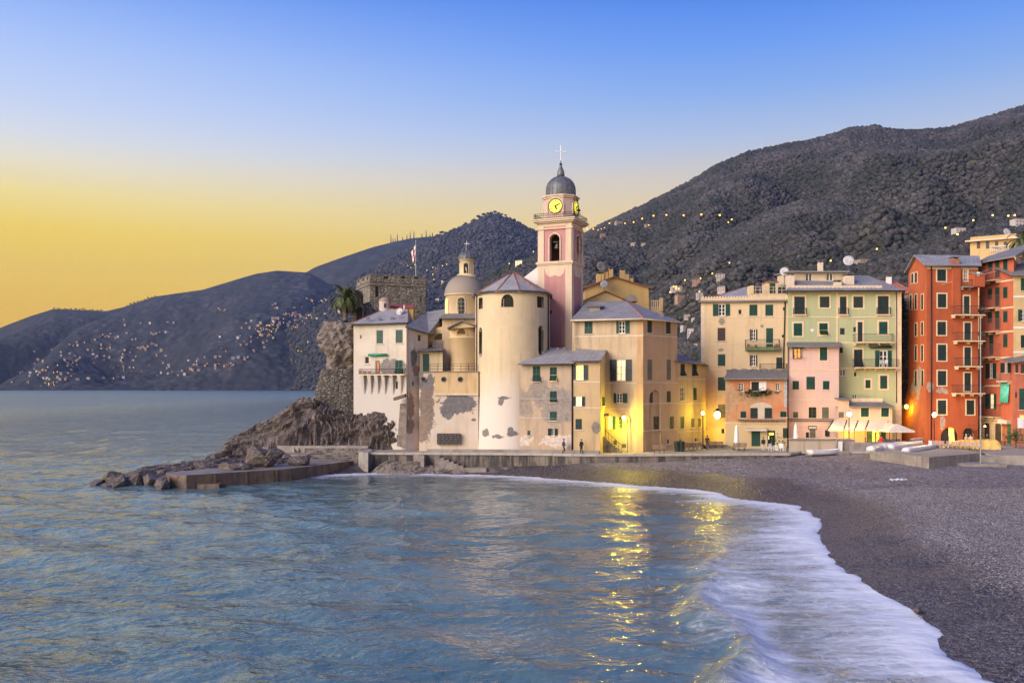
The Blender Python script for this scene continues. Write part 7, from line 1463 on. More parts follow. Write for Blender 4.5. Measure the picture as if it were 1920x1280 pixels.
b.face(A2, V2(800, 142)).wall(12, zt_, M['castle']); q = MB(); q.prism([A0, A1, A2, V2(800, 142), V2(672, 144)], zt_ - 1.1, zt_ - .9); b.mb('roof_deck', q, M['stone'])
for fc in (f, g):
    q = MB(); u = 0
    while u < fc.len - .1: w_ = min(rnd.uniform(.5, 1.1), fc.len - u); fc.obox('', u, u + w_ - .03, zt_, zt_ + rnd.uniform(.05, .2), -.6, .03, None, q=q); u += w_
    b.mb('parapet_stones', q, M['castle'])
def domed_turret(name, pxc, y, rpx, py_top, py_spring, py_base, mats, label, door=False):
    x, r_ = X(pxc, y), rpx*y/F; b = Bld(name, label, 'turret', (x, y, Z(py_base, y))); zs, zt, zb_ = Z(py_spring, y), Z(py_top, y), Z(py_base, y)
    q = MB(); q.lathe([(r_*1.02, zb_), (r_, zs), (r_*1.06, zs + .05), (r_*1.06, zs + .12)], 20, (x, y)); b.mb('wall', q, M[mats[0]] if isinstance(mats[0], str) else mats[0], smooth=True)
    q = MB(); q.lathe([(r_*1.02*math.cos(k*math.pi/18), zs + .1 + (zt - zs - .1)*math.sin(k*math.pi/18)) for k in range(9)] + [(.01, zt)], 20, (x, y)); b.mb('dome', q, M[mats[1]] if isinstance(mats[1], str) else mats[1], smooth=True)
    return b
brick_m = masonry('turret_brick', (.26, .15, .11), 2.2, .5, .5)
t1 = domed_turret('brick_turret', 670.5, 121.5, 10.5, 543.5, 556, 574, (brick_m, simple('dome_render', (.21, .15, .125), .9, .25, 1.5, 0, .4)), 'round brick sentry turret with brown dome beside the palm')
b = t1; q = MB(); q.box((X(660.5, 121), 120.8, Z(612, 121)), (X(681, 121), 123, Z(573.5, 121))); b.mb('base', q, M['castle']); q = MB(); q.box((X(669, 120.8), 120.74, Z(604, 121)), (X(679, 120.8), 120.82, Z(576, 121))); b.mb('doorway', q, M['dark'])
wt = domed_turret('white_turret', 721.5, 119.8, 10.8, 557, 567.5, 590, (plaster('turret_white', (.58, .50, .46), (.40, .32, .28), .7), simple('dome_brick', (.30, .195, .155), .9, .25, 3, 0, .4)), 'small whitewashed turret with brick dome above the slate roof')
q = MB(); q.box((X(720, 119), 119.0, Z(577, 119.2)), (X(723.5, 119), 119.2, Z(569, 119.2))); wt.mb('niche', q, M['dark'])
b = Bld('yellow_shed', 'small yellow shed with red sheet roof in front of the castle keep', 'shed', (*V2(755, 121), 18)); q = MB(); q.box((X(734, 121), 121, 17), (X(775, 121), 123.5, Z(574.5, 121))); b.mb('wall', q, plaster('shed_yellow', (.58, .38, .12), None, .15)); b.slabs('roof', [(Vector((X(731, 121), 120.6, Z(574.5, 121))), Vector((X(776, 121), 120.6, Z(575, 121))), Vector((X(774, 121), 123.8, Z(566, 121))), Vector((X(730, 121), 123.8, Z(566, 121))))], .12, simple('red_sheet', (.30, .06, .06), .5, .2)); q = MB(); q.box((X(733.5, 121), 120.9, 17), (X(736.5, 121), 121.05, Z(575, 121))); b.mb('corner_post', q, M['cream2'])
# flag on the keep
fl = Bld('flagpole', 'white flagpole flying a drooping white flag with red cross over the castle', 'flagpole', (*V2(779.5, 135), zt_ - .9)); x_, y_ = X(779.5, 135), 135.0; zf = Z(449, 135); q = MB(); q.tube([(x_, y_, zt_ - .9), (x_, y_, zf)], [.045, .03], 6); fl.mb('pole', q, M['cream2'])
q = MB(); n, mrow = 10, 12; vs = []; mi = []
for j in range(mrow + 1):
    for k in range(n + 1):
        s_ = k/n; d_ = j/mrow; vs.append((x_ - .06 - s_*(.62 - .25*d_) , y_ + .22*math.sin(s_*7 + d_*2)*s_, Z(459, 135) - d_*(1.4) - s_*(1.1 + .3*d_)))
q.v = [tuple(p) for p in vs]
for j in range(mrow):
    for k in range(n): q.f.append((j*(n+1)+k, j*(n+1)+k+1, (j+1)*(n+1)+k+1, (j+1)*(n+1)+k)); q.m.append(1 if (4 <= k <= 5 or 5 <= j <= 6) else 0)
fo = fl.mb('flag', q, [simple('flag_white', (.70, .68, .68), .8, .08), simple('flag_red', (.50, .03, .035), .8, .1)], smooth=True)
antenna((*V2(712.5, 134), zt_ - .9), 2.9, 'antenna mast on the roof of the castle keep')
# ------------------------------------------------------------------ palms
def palm(loc, trunk_h, R_, label, grp=None, nfr=72, seed=1):
    rr = random.Random(seed); o = empty('palm_tree', loc); tag(o, label, 'palm tree', grp)
    q = MB(); q.tube([(0, 0, -.5)] + [(.06*math.sin(k*.9), .05*math.cos(k), trunk_h*k/10) for k in range(1, 11)], [.34] + [.27 + .05*(k % 2) + (.10 if k > 8 else 0) for k in range(1, 11)], 10); q.build('trunk', simple('palm_trunk', (.15, .105, .08), .95, .4, 5, 0, .8), o)
    lm = [simple('palm_green', (.085, .105, .03), .6, .35, 2), simple('palm_dry', (.20, .155, .06), .7, .3, 2)]
    for i in range(nfr):
        a = rr.uniform(0, 2*math.pi); el = rr.uniform(-.55, 1.35); L = R_*rr.uniform(.85, 1.1); q = MB(); pts = []; p = Vector((0, 0, trunk_h)); e_ = el
        for k in range(9):
            pts.append(p.copy()); p = p + Vector((math.cos(a)*math.cos(e_), math.sin(a)*math.cos(e_), math.sin(e_)))*L/8; e_ -= (.14 + .05*k)*(.7 + .5*max(0, math.cos(el)))
        q.tube(pts, [.05 - .005*k for k in range(9)], 4, False); side = Vector((-math.sin(a), math.cos(a), 0))
        for k in range(26):
            s_ = .12 + .88*k/26; i0 = min(7, int(s_*8)); fr_ = s_*8 - i0; c_ = pts[i0].lerp(pts[i0+1], fr_); d = (pts[i0+1] - pts[i0]).normalized(); ll = R_*.20*math.sin(math.pi*min(1, .25 + s_*.75))**.6*rr.uniform(.8, 1.15)
            for sg in (-1, 1):
                t_ = c_ + (side*sg*.75 + d*.8 + Vector((0, 0, -.25 + .35*(el > .6)))).normalized()*ll; w_ = d*.075; q.add([c_ - w_, c_ + w_, t_], [(0, 1, 2)])
        q.build('frond', lm[1] if el < -.3 else lm[0], o)
    return o
palm((*V2(647, 119.5), Z(604, 119.5)), 3.1, 3.0, 'tall date palm growing on the cliff beside the brick turret')
palm((*V2(1914, 150), Z(478, 150)), 2.2, 3.2, 'palm crown rising behind the ochre villa terrace', nfr=36, seed=4)
# brown stepped masonry between the white and the peeling house
rs_ = Bld('rock_stair', 'narrow brown stone stair climbing the rock between white and peeling houses', 'stair', (*V2(755, 111), 3))
for k in range(16): q = MB(); z_ = 3.2 + .32*k; q.box((X(746 + .2*k, 111), 110.2 + .09*k, z_ - .4), (X(764, 111), 112.2, z_)); rs_.mb('step', q, M['stone'])
q = MB(); q.slab([Vector((X(740, 111), 109.8, Z(745, 111))), Vector((X(761, 111), 109.8, Z(738, 111))), Vector((X(763, 111), 112, Z(738, 111))), Vector((X(741, 111), 112, Z(745, 111)))], .35); rs_.mb('ledge', q, M['wood'], recalc=True)
# ================================================================== lamps
YEL = (1.0, 0.77, 0.03); WRM = (1.0, 0.60, 0.18)
def point(o, loc, col, en, r=.12):
    l = bpy.data.lights.new('lamp_light', 'POINT'); l.energy = en; l.color = col; l.shadow_soft_size = r; p = bpy.data.objects.new('lamp_light', l); COL.objects.link(p); p.parent = o; p.location = loc; return p
def wall_lamp(loc, arm, label, en, col, r=.16, mat='lamp'):
    """bracket lamp: wall plate, scrolled arm, lantern with glowing globe"""
    o = empty('wall_lamp', loc); tag(o, label, 'lamp'); a = Vector(arm); q = MB(); q.box((-.06, -.04, -.25), (.06, .04, .25)); q.build('wall_plate', M['iron'], o)
    q = MB(); q.tube([(0, 0, .1), a*.5 + Vector((0, 0, .3)), a + Vector((0, 0, .2))], .03, 5); q.tube([(0, 0, -.15), a*.45, a*.6 + Vector((0, 0, .22))], .02, 5); q.build('bracket', M['iron'], o)
    q = MB(); q.ball(a + Vector((0, 0, .0)), (r, r, r*1.2), 12); q.build('globe', M[mat], o, smooth=True); q = MB(); q.lathe([(r*1.2, r*1.1), (r*.4, r*1.7), (.03, r*2.1)], 10, (a.x, a.y)); q.v = [(p[0], p[1], p[2] + a.z) for p in q.v]; q.build('cap', M['iron'], o)
    point(o, a + Vector((0, -.35, -.25)), col, en); return o
def street_lamp(loc, h_, label, en, col, r=.2, mat='lampw'):
    o = empty('street_lamp', loc); tag(o, label, 'street lamp'); q = MB(); q.lathe([(.14, 0), (.14, .5), (.08, .6), (.06, h_ - .3), (.10, h_ - .2), (.05, h_ - .1)], 10); q.build('post', M['iron'], o, smooth=True)
    q = MB(); q.ball((0, 0, h_ + .12), (r, r, r*1.2), 12); q.build('globe', M[mat], o, smooth=True); q = MB(); q.lathe([(r*1.1, h_ + .12 + r*1.15), (r*.4, h_ + .12 + r*1.6), (.03, h_ + .12 + r*2)], 10); q.build('cap', M['iron'], o)
    point(o, (0, -.45, h_ + .1), col, en); return o
wall_lamp((X(1177, 107.6), 107.6, Z(790, 107.6)), (X(1170, 107) - X(1177, 107.6), -.6, Z(783, 107) - Z(790, 107.6)), 'glowing wall lamp beside the outside stair in the yellow recess', 1000, YEL, .22)
q = MB(); q.tube([(X(1177, 107.6), 107.55, PZ), (X(1177, 107.6), 107.55, Z(783, 107.6))], .04, 6); o = q.build('lamp_conduit', M['iron']); tag(o, 'thin iron post carrying the glowing lamp by the outside stair', 'post')
street_lamp((X(1318, 114.2), 114.2, PZ), Z(776, 114.2) - PZ, 'tall street lamp at the corner of the lamp-lit ochre house', 230, YEL, .2, 'lamp')
wall_lamp((X(1345, 120.2), 120.0, Z(777, 120)), (-.35, -1.3, 0), 'blazing double lamp on the foot of the pale yellow house', 950, YEL, .42)
street_lamp((X(1592, 111.2), 111.2, PZ), Z(778, 111.2) - PZ, 'street lamp shining above the canvas awnings', 900, WRM, .24)
street_lamp((X(1752, 113.2), 113.2, QZ), Z(779, 113.2) - QZ, 'street lamp in front of the red gable house', 800, WRM, .24)
wall_lamp((X(1694, 122), 122.2, Z(762, 122)), (.25, -.6, 0), 'yellow lamp glowing in the alley between green and red houses', 260, YEL, .22)
# warm light inside the shop and under the awnings comes from pendant lamps
for px in (1597, 1640):
    o = empty('pendant_lamp', (X(px, 113.6), 113.6, Z(806, 113.6))); tag(o, 'small pendant lamp hanging under the canvas awnings', 'lamp', 'pendant lamps under the awnings'); q = MB(); q.ball((0, 0, -.1), .09, 8); q.build('bulb', M['lampw'], o, smooth=True); q = MB(); q.tube([(0, 0, 0), (0, 0, .45)], .012, 4); q.build('cord', M['iron'], o); point(o, (0, 0, -.25), (1.0, .62, .08), 150, .08)
for px, py, en in ((1781, 814, 25), (1862, 800, 18)):
    o = empty('pendant_lamp', (X(px, 116.2), 116.2 if px < 1800 else 118.2, Z(py, 116.5))); tag(o, 'small shop lamp glowing by the ground-floor arches of the red houses', 'lamp', 'shop lamps of the red houses'); q = MB(); q.ball((0, 0, 0), .08, 8); q.build('bulb', M['lampw'], o, smooth=True); point(o, (0, -.3, 0), WRM, en, .08)

# ================================================================== people
def person(loc, rz, label, top, legs, pose='stand', hair=(.03, .022, .018), skin=(.42, .26, .19), H=1.72, bag=None):
    o = empty('person', loc, rz); tag(o, label, 'person', None); s = H/1.72
    J = {'pel': (0, 0, .95), 'wai': (0, 0, 1.08), 'che': (0, .01, 1.30), 'neck': (0, .0, 1.47), 'hd0': (0, -.02, 1.55), 'hd1': (0, -.02, 1.66)}
    if pose == 'walk': lg = {'hipL': (.09, 0, .90), 'knL': (.10, -.16, .50), 'anL': (.10, -.13, .09), 'toL': (.11, -.30, .04), 'hipR': (-.09, 0, .90), 'knR': (-.10, .03, .48), 'anR': (-.10, .25, .12), 'toR': (-.10, .13, .04)}; am = {'shL': (.18, 0, 1.40), 'elL': (.23, .10, 1.14), 'wrL': (.21, .05, .92), 'shR': (-.18, 0, 1.40), 'elR': (-.23, -.06, 1.14), 'wrR': (-.21, -.20, .95)}
    elif pose == 'sit':
        for k in J: J[k] = (J[k][0], J[k][1] + .04, J[k][2] - .45)
        lg = {'hipL': (.10, 0, .46), 'knL': (.12, -.42, .48), 'anL': (.12, -.40, .08), 'toL': (.12, -.56, .04), 'hipR': (-.10, 0, .46), 'knR': (-.12, -.42, .48), 'anR': (-.12, -.36, .08), 'toR': (-.12, -.52, .04)}; am = {'shL': (.18, .04, .95), 'elL': (.24, -.06, .70), 'wrL': (.16, -.28, .66), 'shR': (-.18, .04, .95), 'elR': (-.24, -.06, .70), 'wrR': (-.14, -.28, .68)}
    else: lg = {'hipL': (.09, 0, .90), 'knL': (.10, -.03, .49), 'anL': (.11, .02, .08), 'toL': (.13, -.14, .04), 'hipR': (-.09, 0, .90), 'knR': (-.10, -.01, .49), 'anR': (-.11, .03, .08), 'toR': (-.13, -.13, .04)}; am = {'shL': (.18, 0, 1.40), 'elL': (.24, .05, 1.14), 'wrL': (.20, -.10, .94), 'shR': (-.18, 0, 1.40), 'elR': (-.24, .05, 1.14), 'wrR': (-.21, -.08, .93)}
    J.update(lg); J.update(am)
    for sd_ in 'LR':
        w = Vector(J['wr' + sd_]); d = (w - Vector(J['el' + sd_])).normalized(); J['ha' + sd_] = tuple(w + d*.08)
        for i, off in enumerate((-.03, -.01, .012, .03)): J[f'f{i}{sd_}'] = tuple(w + d*(.16 + .012*(1 - abs(i - 1.5))) + Vector((0, off, 0)))
        J['th' + sd_] = tuple(w + d*.09 + Vector((0, -.055, .0)))
    rad = dict(pel=.15, wai=.135, che=.16, neck=.062, hd0=.085, hd1=.092)
    for sd_ in 'LR': rad.update({'hip'+sd_: .10, 'kn'+sd_: .062, 'an'+sd_: .045, 'to'+sd_: .04, 'sh'+sd_: .075, 'el'+sd_: .05, 'wr'+sd_: .034, 'ha'+sd_: .036, 'th'+sd_: .010, **{f'f{i}{sd_}': .009 for i in range(4)}})
    E = [('pel', 'wai'), ('wai', 'che'), ('che', 'neck'), ('neck', 'hd0'), ('hd0', 'hd1')]
    for sd_ in 'LR': E += [('pel', 'hip'+sd_), ('hip'+sd_, 'kn'+sd_), ('kn'+sd_, 'an'+sd_), ('an'+sd_, 'to'+sd_), ('che', 'sh'+sd_), ('sh'+sd_, 'el'+sd_), ('el'+sd_, 'wr'+sd_), ('wr'+sd_, 'ha'+sd_), ('ha'+sd_, 'th'+sd_)] + [('ha'+sd_, f'f{i}{sd_}') for i in range(4)]
    ks = list(J); me = bpy.data.meshes.new('body'); me.from_pydata([tuple(Vector(J[k])*s) for k in ks], [(ks.index(a), ks.index(b_)) for a, b_ in E], [])
    t_ = bpy.data.objects.new('body_tmp', me); COL.objects.link(t_); md = t_.modifiers.new('skin', 'SKIN'); 
    for i, k in enumerate(ks): me.skin_vertices[0].data[i].radius = (rad[k]*s, rad[k]*s*(.78 if k in ('che', 'wai', 'pel') else 1)); me.skin_vertices[0].data[i].use_root = (k == 'pel')
    t_.modifiers.new('sub', 'SUBSURF').levels = 1
    dg = bpy.context.evaluated_depsgraph_get(); bmesh_ = bpy.data.meshes.new_from_object(t_.evaluated_get(dg)); bpy.data.objects.remove(t_)
    sk, tp, lgm, sh = simple('skin', skin, .6, .1), simple('coat', top, .85, .2, 4), simple('trousers', legs, .85, .2, 4), simple('shoes', (.03, .025, .02), .6)
    bmesh_.materials.clear()
    for m_ in (sk, tp, lgm, sh): bmesh_.materials.append(m_)
    zw, zn = J['pel'][2]*s - .03, (J['neck'][2] + .01)*s
    for p in bmesh_.polygons:
        c_ = p.center; p.use_smooth = True
        hand = min((Vector(J['wr'+k])*s - c_).length for k in 'LR') < .05*s or min((Vector(J['ha'+k])*s - c_).length for k in 'LR') < .12*s
        leg = min(min((Vector(J[n_+k])*s - c_).length for k in 'LR') for n_ in ('kn', 'an', 'hip')) < min((Vector(J[n_])*s - c_).length for n_ in ('wai', 'che'))
        foot = c_.z < .10*s
        p.material_index = 0 if (c_.z > zn or hand) else 3 if foot else 2 if (c_.z < zw or (pose == 'sit' and leg and c_.y < -.08)) else 1
    link('body', bmesh_, o)
    hc = Vector(J['hd1'])*s; q = MB(); q.ball(tuple(hc + Vector((0, .02, .02))*s), (.098*s, .108*s, .105*s), 12); hme = [p for p in q.v]
    hb = q.build('hair', simple('hair', hair, .7), o, smooth=True)
    q = MB(); q.ball(tuple(hc + Vector((0, -.093, -.045))*s), .016*s, 6); q.build('nose', sk, o, smooth=True)
    q = MB(); [q.ball(tuple(hc + Vector((sx_*.034, -.082, -.015))*s), .011*s, 6) for sx_ in (-1, 1)]; q.build('eyes', M['dark'], o)
    q = MB(); [q.ball(tuple(hc + Vector((sx_*.096, .0, -.03))*s), (.012*s, .022*s, .03*s), 6) for sx_ in (-1, 1)]; q.build('ears', sk, o, smooth=True)
    if bag: q = MB(); q.box((-.15*s, .12*s, 1.02*s), (.15*s, .28*s, 1.42*s)); q.build('backpack', simple('bag', bag, .8), o)
    return o
person((X(1057, 105.0), 105.0, PZ), 1.9, 'person in dark violet coat walking past the peeling plaster skirt', (.05, .035, .08), (.04, .04, .05), 'walk')
person((X(1090, 104.3), 104.3, PZ), -2.6, 'person in dark navy jacket pausing before the projecting house', (.03, .035, .05), (.02, .02, .02), 'stand')
person((X(1326, 111.2), 111.2, PZ), 2.8, 'person in long black coat walking towards the blazing lamp', (.02, .02, .025), (.02, .02, .025), 'walk', H=1.78)
person((X(1431, 108.6), 108.6, PZ), math.pi + .2, 'person in black jacket and pale trousers facing the green shop door', (.02, .02, .026), (.50, .45, .40), 'stand', bag=(.02, .02, .02))
person((X(1594, 112.0), 112.0, PZ + .02), .4, 'person in dark jacket seated under the awnings beside the lamp post', (.03, .03, .035), (.05, .05, .06), 'sit', H=1.85)
person((X(1623, 112.6), 112.6, PZ + .02), 1.2, 'person in black coat seated near the lit glass door', (.02, .02, .02), (.03, .03, .03), 'sit', H=1.85)
person((X(1652, 112.2), 112.2, PZ), math.pi, 'person in bright red jacket standing outside the lit glass door', (.55, .02, .03), (.05, .04, .05), 'stand')
person((X(1812, 114.6), 114.6, QZ), .3, 'bald person seated in front of the second red arch', (.50, .40, .34), (.08, .07, .07), 'sit', hair=(.45, .30, .23), H=1.8)
person((X(1820, 114.4), 114.4, QZ), -.6, 'person in beige top seated beside the potted bush', (.42, .33, .27), (.10, .08, .08), 'sit', H=1.8)
person((X(1851, 116.6), 116.6, QZ), -.4, 'person in black seated below the shop arches', (.02, .02, .02), (.03, .03, .03), 'sit', H=1.8)

# ================================================================== street furniture
def bench(loc, rz, label, grp=None, mat='wood', w=1.7):
    o = empty('bench', loc, rz); tag(o, label, 'bench', grp)
    q = MB(); q.box((-w/2, -.045, -.018), (w/2, .045, .018)); sl = q.mesh('slat', M[mat])
    for k in range(4): link('slat', sl, o, (0, -.22 + .13*k, .44))
    for k in range(4): ob = link('slat', sl, o, (0, .24 + .035*k, .54 + .12*k)); ob.rotation_euler = (R(72), 0, 0)
    for x in (-w*.38, 0, w*.38):
        q = MB(); q.tube([(x, -.30, 0), (x, -.12, .25), (x, -.24, .42), (x, .22, .42), (x, .36, .95)], .032, 5); q.tube([(x, .10, .42), (x, .04, .26), (x, .34, 0)], .032, 5); q.build('leg', M['iron'], o)
    return o
pale = simple('bench_slats', (.42, .27, .21), .8, .15, 3); M['pale'] = pale
for px, py, nb in ((1757, 841, 'beside the white sign'), (1782, 842, 'second from the white sign'), (1806, 843, 'third from the white sign'), (1829, 845, 'closest to the tall beach mast')):
    p = G(px, py, QZ); bench((p[0], p[1], QZ), -1.0, f'pinkish slatted bench on the plaza, {nb}', 'row of benches on the plaza', 'pale', 1.45)
bench((X(1236, 106.2), 106.2, PZ), -.2, 'wooden bench below the tall arched niche', None, 'wood', 1.5); 
for px, nb in ((1292, 'closest to the dark bins'), (1307, 'closest to the corner street lamp')): bench((X(px, 110.2), 110.2, PZ), .35, f'wooden bench under the lamp-lit ochre house, {nb}', 'benches by the ochre house')
bench((X(1386, 110.2), 110.2, PZ), -.5, 'dark slatted bench in front of the terracotta house', None, 'wood')
bench((X(1342, 113), 113, PZ), 0, 'grey bench against the blazing yellow wall', None, 'wood', 2.0)
q = MB()
for k in range(3): q.box((X(1322, 114), 112.6 + .5*k, PZ), (X(1372 - 4*k, 114), 114.8, PZ + .16*(k + 1)))
o = q.build('lamp_steps', M['stone']); tag(o, 'low stone steps at the foot of the blazing yellow wall', 'steps')
def bin_(loc, label):
    o = empty('waste_bin', loc); tag(o, label, 'waste bin', 'dark bins by the ochre house'); q = MB(); q.lathe([(.34, 0), (.38, 1.0), (.40, 1.02), (.40, 1.08)], 14); q.build('body', M['shut_d'], o, smooth=True); q = MB(); q.lathe([(.42, 1.08), (.40, 1.18), (.2, 1.26), (.01, 1.28)], 14); q.build('lid', M['iron'], o, smooth=True)
for px, nb in ((1270, 'nearer the arched niche'), (1278, 'nearer the wooden benches')): bin_((X(px, 108.8), 108.8, PZ), f'dark round waste bin {nb}')
def closed_parasol(loc, h_, label):
    o = empty('closed_parasol', loc); tag(o, label, 'parasol', 'closed white parasols'); q = MB(); q.tube([(0, 0, 0), (0, 0, h_)], .03, 6); q.build('pole', M['white'], o); q = MB(); n = 12
    prof = [(.27, .55), (.30, .7), (.24, 1.2), (.16, h_ - .5), (.09, h_ - .15), (.02, h_)]
    vs = [(r_*(1 + .25*math.cos(k*math.pi))*math.cos(2*math.pi*k/n), r_*(1 + .25*math.cos(k*math.pi))*math.sin(2*math.pi*k/n), z) for r_, z in prof for k in range(n)]; q.add(vs, [(i*n+k, i*n+(k+1) % n, (i+1)*n+(k+1) % n, (i+1)*n+k) for i in range(len(prof)-1) for k in range(n)]); q.build('canopy', M['white'], o, smooth=True); q = MB(); q.lathe([(.3, 0), (.3, .08), (.05, .12)], 12); q.build('foot', M['conc'], o)
closed_parasol((X(1381, 111), 111, PZ), Z(796, 111) - PZ, 'tall closed white parasol before the terracotta house'); closed_parasol((X(1492, 111.5), 111.5, PZ + .1), Z(794, 111.5) - PZ, 'closed white parasol behind the low wall of the pink house')
def parasol(loc, h_, w_, label):
    o = empty('parasol', loc); tag(o, label, 'parasol', 'open restaurant parasols'); q = MB(); q.tube([(0, 0, 0), (0, 0, h_ + .75)], .045, 6); q.build('pole', M['iron'], o)
    q = MB(); c_ = [(-w_, -w_, h_), (w_, -w_, h_), (w_, w_, h_), (-w_, w_, h_)]; q.add(c_ + [(0, 0, h_ + .8)], [(0, 1, 4), (1, 2, 4), (2, 3, 4), (3, 0, 4)]); q.add(c_ + [(x, y, h_ - .22) for x, y, _ in c_], [(0, 4, 5, 1), (1, 5, 6, 2), (2, 6, 7, 3), (3, 7, 4, 0)]); q.build('canopy', M['canvas'], o)
    q = MB()
    for x, y, z in c_: q.tube([(0, 0, h_ + .74), (x*.98, y*.98, h_ - .02)], .02, 4)
    q.build('ribs', M['iron'], o)
parasol((X(1681, 110), 110, PZ), Z(806, 110) - PZ, 1.55, 'open cream parasol with dark pole nearest the red house'); parasol((X(1668, 113.5), 113.5, PZ), Z(806, 113.5) - PZ + .2, 1.3, 'open cream parasol tucked against the canvas awnings')
# walls in front of the pink house
w1 = plaster('low_wall_plaster', (.50, .40, .30), (.42, .34, .27), .4)
q = MB(); q.prism([V2(1479, 108.6), V2(1567, 108.8), V2(1567, 113), V2(1479, 113)], PZ - .3, Z(824, 108.7)); o = q.build('terrace_wall', w1); tag(o, 'pale plastered terrace wall in front of the pink house', 'wall'); q = MB(); q.prism([V2(1477.5, 108.4), V2(1568.5, 108.6), V2(1568.5, 109), V2(1477.5, 108.9)], Z(824, 108.7), Z(822.5, 108.7)); q.build('coping', M['conc'], o)
q = MB(); q.prism([V2(1570, 109.2), V2(1603, 109.4), V2(1603, 111), V2(1570, 111)], PZ - .3, Z(823, 109.3)); o = q.build('side_wall', M['stone']); tag(o, 'short brown wall beside the pale terrace wall under the awnings', 'wall'); q = MB(); q.box((X(1572, 109), 109.05, PZ), (X(1580, 109), 109.2, Z(827, 109))); q.build('cupboard_door', M['white'], o)
q = MB(); q.prism([V2(1592, 108.2), V2(1664, 108.6), V2(1664, 108.9), V2(1592, 108.5)], PZ - .3, Z(829, 108.4)); o = q.build('beach_wall', M['conc']); tag(o, 'low grey wall between restaurant terrace and upturned boats', 'wall')
q = MB(); q.prism([V2(1510, 107.2), V2(1592, 107.4), V2(1592, 107.75), V2(1510, 107.7)], 1.4, PZ + .1); o = q.build('step_wall', M['conc']); tag(o, 'low concrete step behind the small white rowing boat', 'wall')
# pale bases, posts
q = MB(); q.tube([(X(1838.5, 97), 97.0, 1.9), (X(1838.5, 97), 97.0, Z(592, 97))], [.085, .05], 8); o = q.build('mast', simple('galvanised', (.36, .33, .33), .45, .2, 3, .5)); tag(o, 'tall bare galvanised mast standing on the beach footing', 'mast')
q = MB(); [q.tube([(X(1838.5, 97) - .12, 97, z), (X(1838.5, 97) + .12, 97, z)], .02, 4) for z in np.arange(3, 15, .6)]; q.build('rungs', M['iron'], o)
q = MB(); p = G(1744, 843, QZ); q.box((p[0] - .03, p[1] - .03, QZ), (p[0] + .03, p[1] + .03, QZ + .6)); o = q.build('sign_post', M['conc']); tag(o, 'small white notice board on a post beside the first plaza bench', 'sign'); q = MB(); q.box((p[0] - .2, p[1] - .06, QZ + .5), (p[0] + .2, p[1] - .03, QZ + 1.1)); q.build('board', M['white'], o)
q = MB(); p = (X(1913, 106.5), 106.5); q.tube([(p[0], p[1], QZ), (p[0], p[1], QZ + 3.6)], .07, 6); o = q.build('notice_post', M['wood']); tag(o, 'wooden post with white notice board by the spiky yucca', 'sign'); q = MB(); q.box((p[0] - .35, p[1] - .12, QZ + 2.5), (p[0] + .35, p[1] - .07, QZ + 3.7)); q.build('board', M['white'], o)
# yucca and potted plants
def spiky(loc, n, L, label, seed):
    rr = random.Random(seed); o = empty('yucca', loc); tag(o, label, 'plant'); q = MB(); q.tube([(0, 0, 0), (.05, 0, 1.2)], [.12, .09], 6); q.build('stem', M['wood'], o); q = MB()
    for _ in range(n):
        a, e_ = rr.uniform(0, 6.28), rr.uniform(-.2, 1.4); d = Vector((math.cos(a)*math.cos(e_), math.sin(a)*math.cos(e_), math.sin(e_))); c_ = Vector((0, 0, rr.uniform(.6, 1.6))); s_ = d.cross(Vector((0, 0, 1))).normalized()*.045; l_ = L*rr.uniform(.7, 1.1); q.add([c_ - s_, c_ + s_, c_ + d*l_*.6 + s_*.8 + Vector((0, 0, -.02)), c_ + d*l_ + Vector((0, 0, -.12)), c_ + d*l_*.6 - s_*.8], [(0, 1, 2, 3, 4)])
    q.build('leaves', simple('yucca_leaf', (.07, .10, .04), .6, .4, 2), o)
spiky((X(1904, 109), 109, QZ), 90, 1.5, 'spiky yucca standing by the plaza notice board', 3)
def pot_plant(loc, s_, label, seed, pot='tile', grp=None):
    o = empty('potted_plant', loc); tag(o, label, 'potted plant', grp); q = MB(); q.lathe([(.14*s_, 0), (.22*s_, .35*s_), (.25*s_, .36*s_), (.25*s_, .42*s_), (.2*s_, .40*s_)], 12); q.build('pot', M[pot], o, smooth=True); leafy((0, 0, .38*s_), (.55*s_, .55*s_, .9*s_), 90, seed, None, 'foliage', o)
pot_plant((X(1826, 115.4), 115.4, QZ), 1.9, 'big round potted bush between the red arches', 5); pot_plant((X(1457, 110.8), 110.8, PZ), 1.5, 'plant in white pot beside the lit glass door', 6, 'white'); pot_plant((X(1472, 110.6), 110.6, PZ), 1.1, 'small plant in white pot at the corner of the terracotta house', 7, 'white'); pot_plant((X(1881, 113.8), 113.8, QZ), 1.3, 'dark potted shrub beside the shop arch', 8)
# white plastic chairs
def chair(loc, rz, label, grp):
    o = empty('plastic_chair', loc, rz); tag(o, label, 'chair', grp); q = MB(); q.box((-.22, -.22, .42), (.22, .22, .46)); q.build('seat', M['white'], o)
    q = MB(); 
    for k in range(4): q.box((-.20 + .11*k, .20, .46), (-.13 + .11*k, .24, .88))
    q.box((-.22, .20, .84), (.22, .25, .92)); q.build('backrest', M['white'], o)
    for x in (-.2, .2):
        for y in (-.2, .2): q = MB(); q.tube([(x*1.15, y*1.15, 0), (x, y, .42)], .025, 5); q.build('leg', M['white'], o)
        q = MB(); q.tube([(x*1.1, -.2, .42), (x*1.15, -.2, .64), (x*1.1, .22, .66)], .025, 5); q.build('armrest', M['white'], o)
for px, y_, rz, nb in ((1446, 109.4, .4, 'in front of the lit glass door'), (1462, 109.6, -.7, 'beside the plant in the white pot'), (1468, 109.2, 2.2, 'next to the downpipe of the pink house')): chair((X(px, y_), y_, PZ), rz, f'white plastic chair {nb}', 'white chairs by the terracotta house')
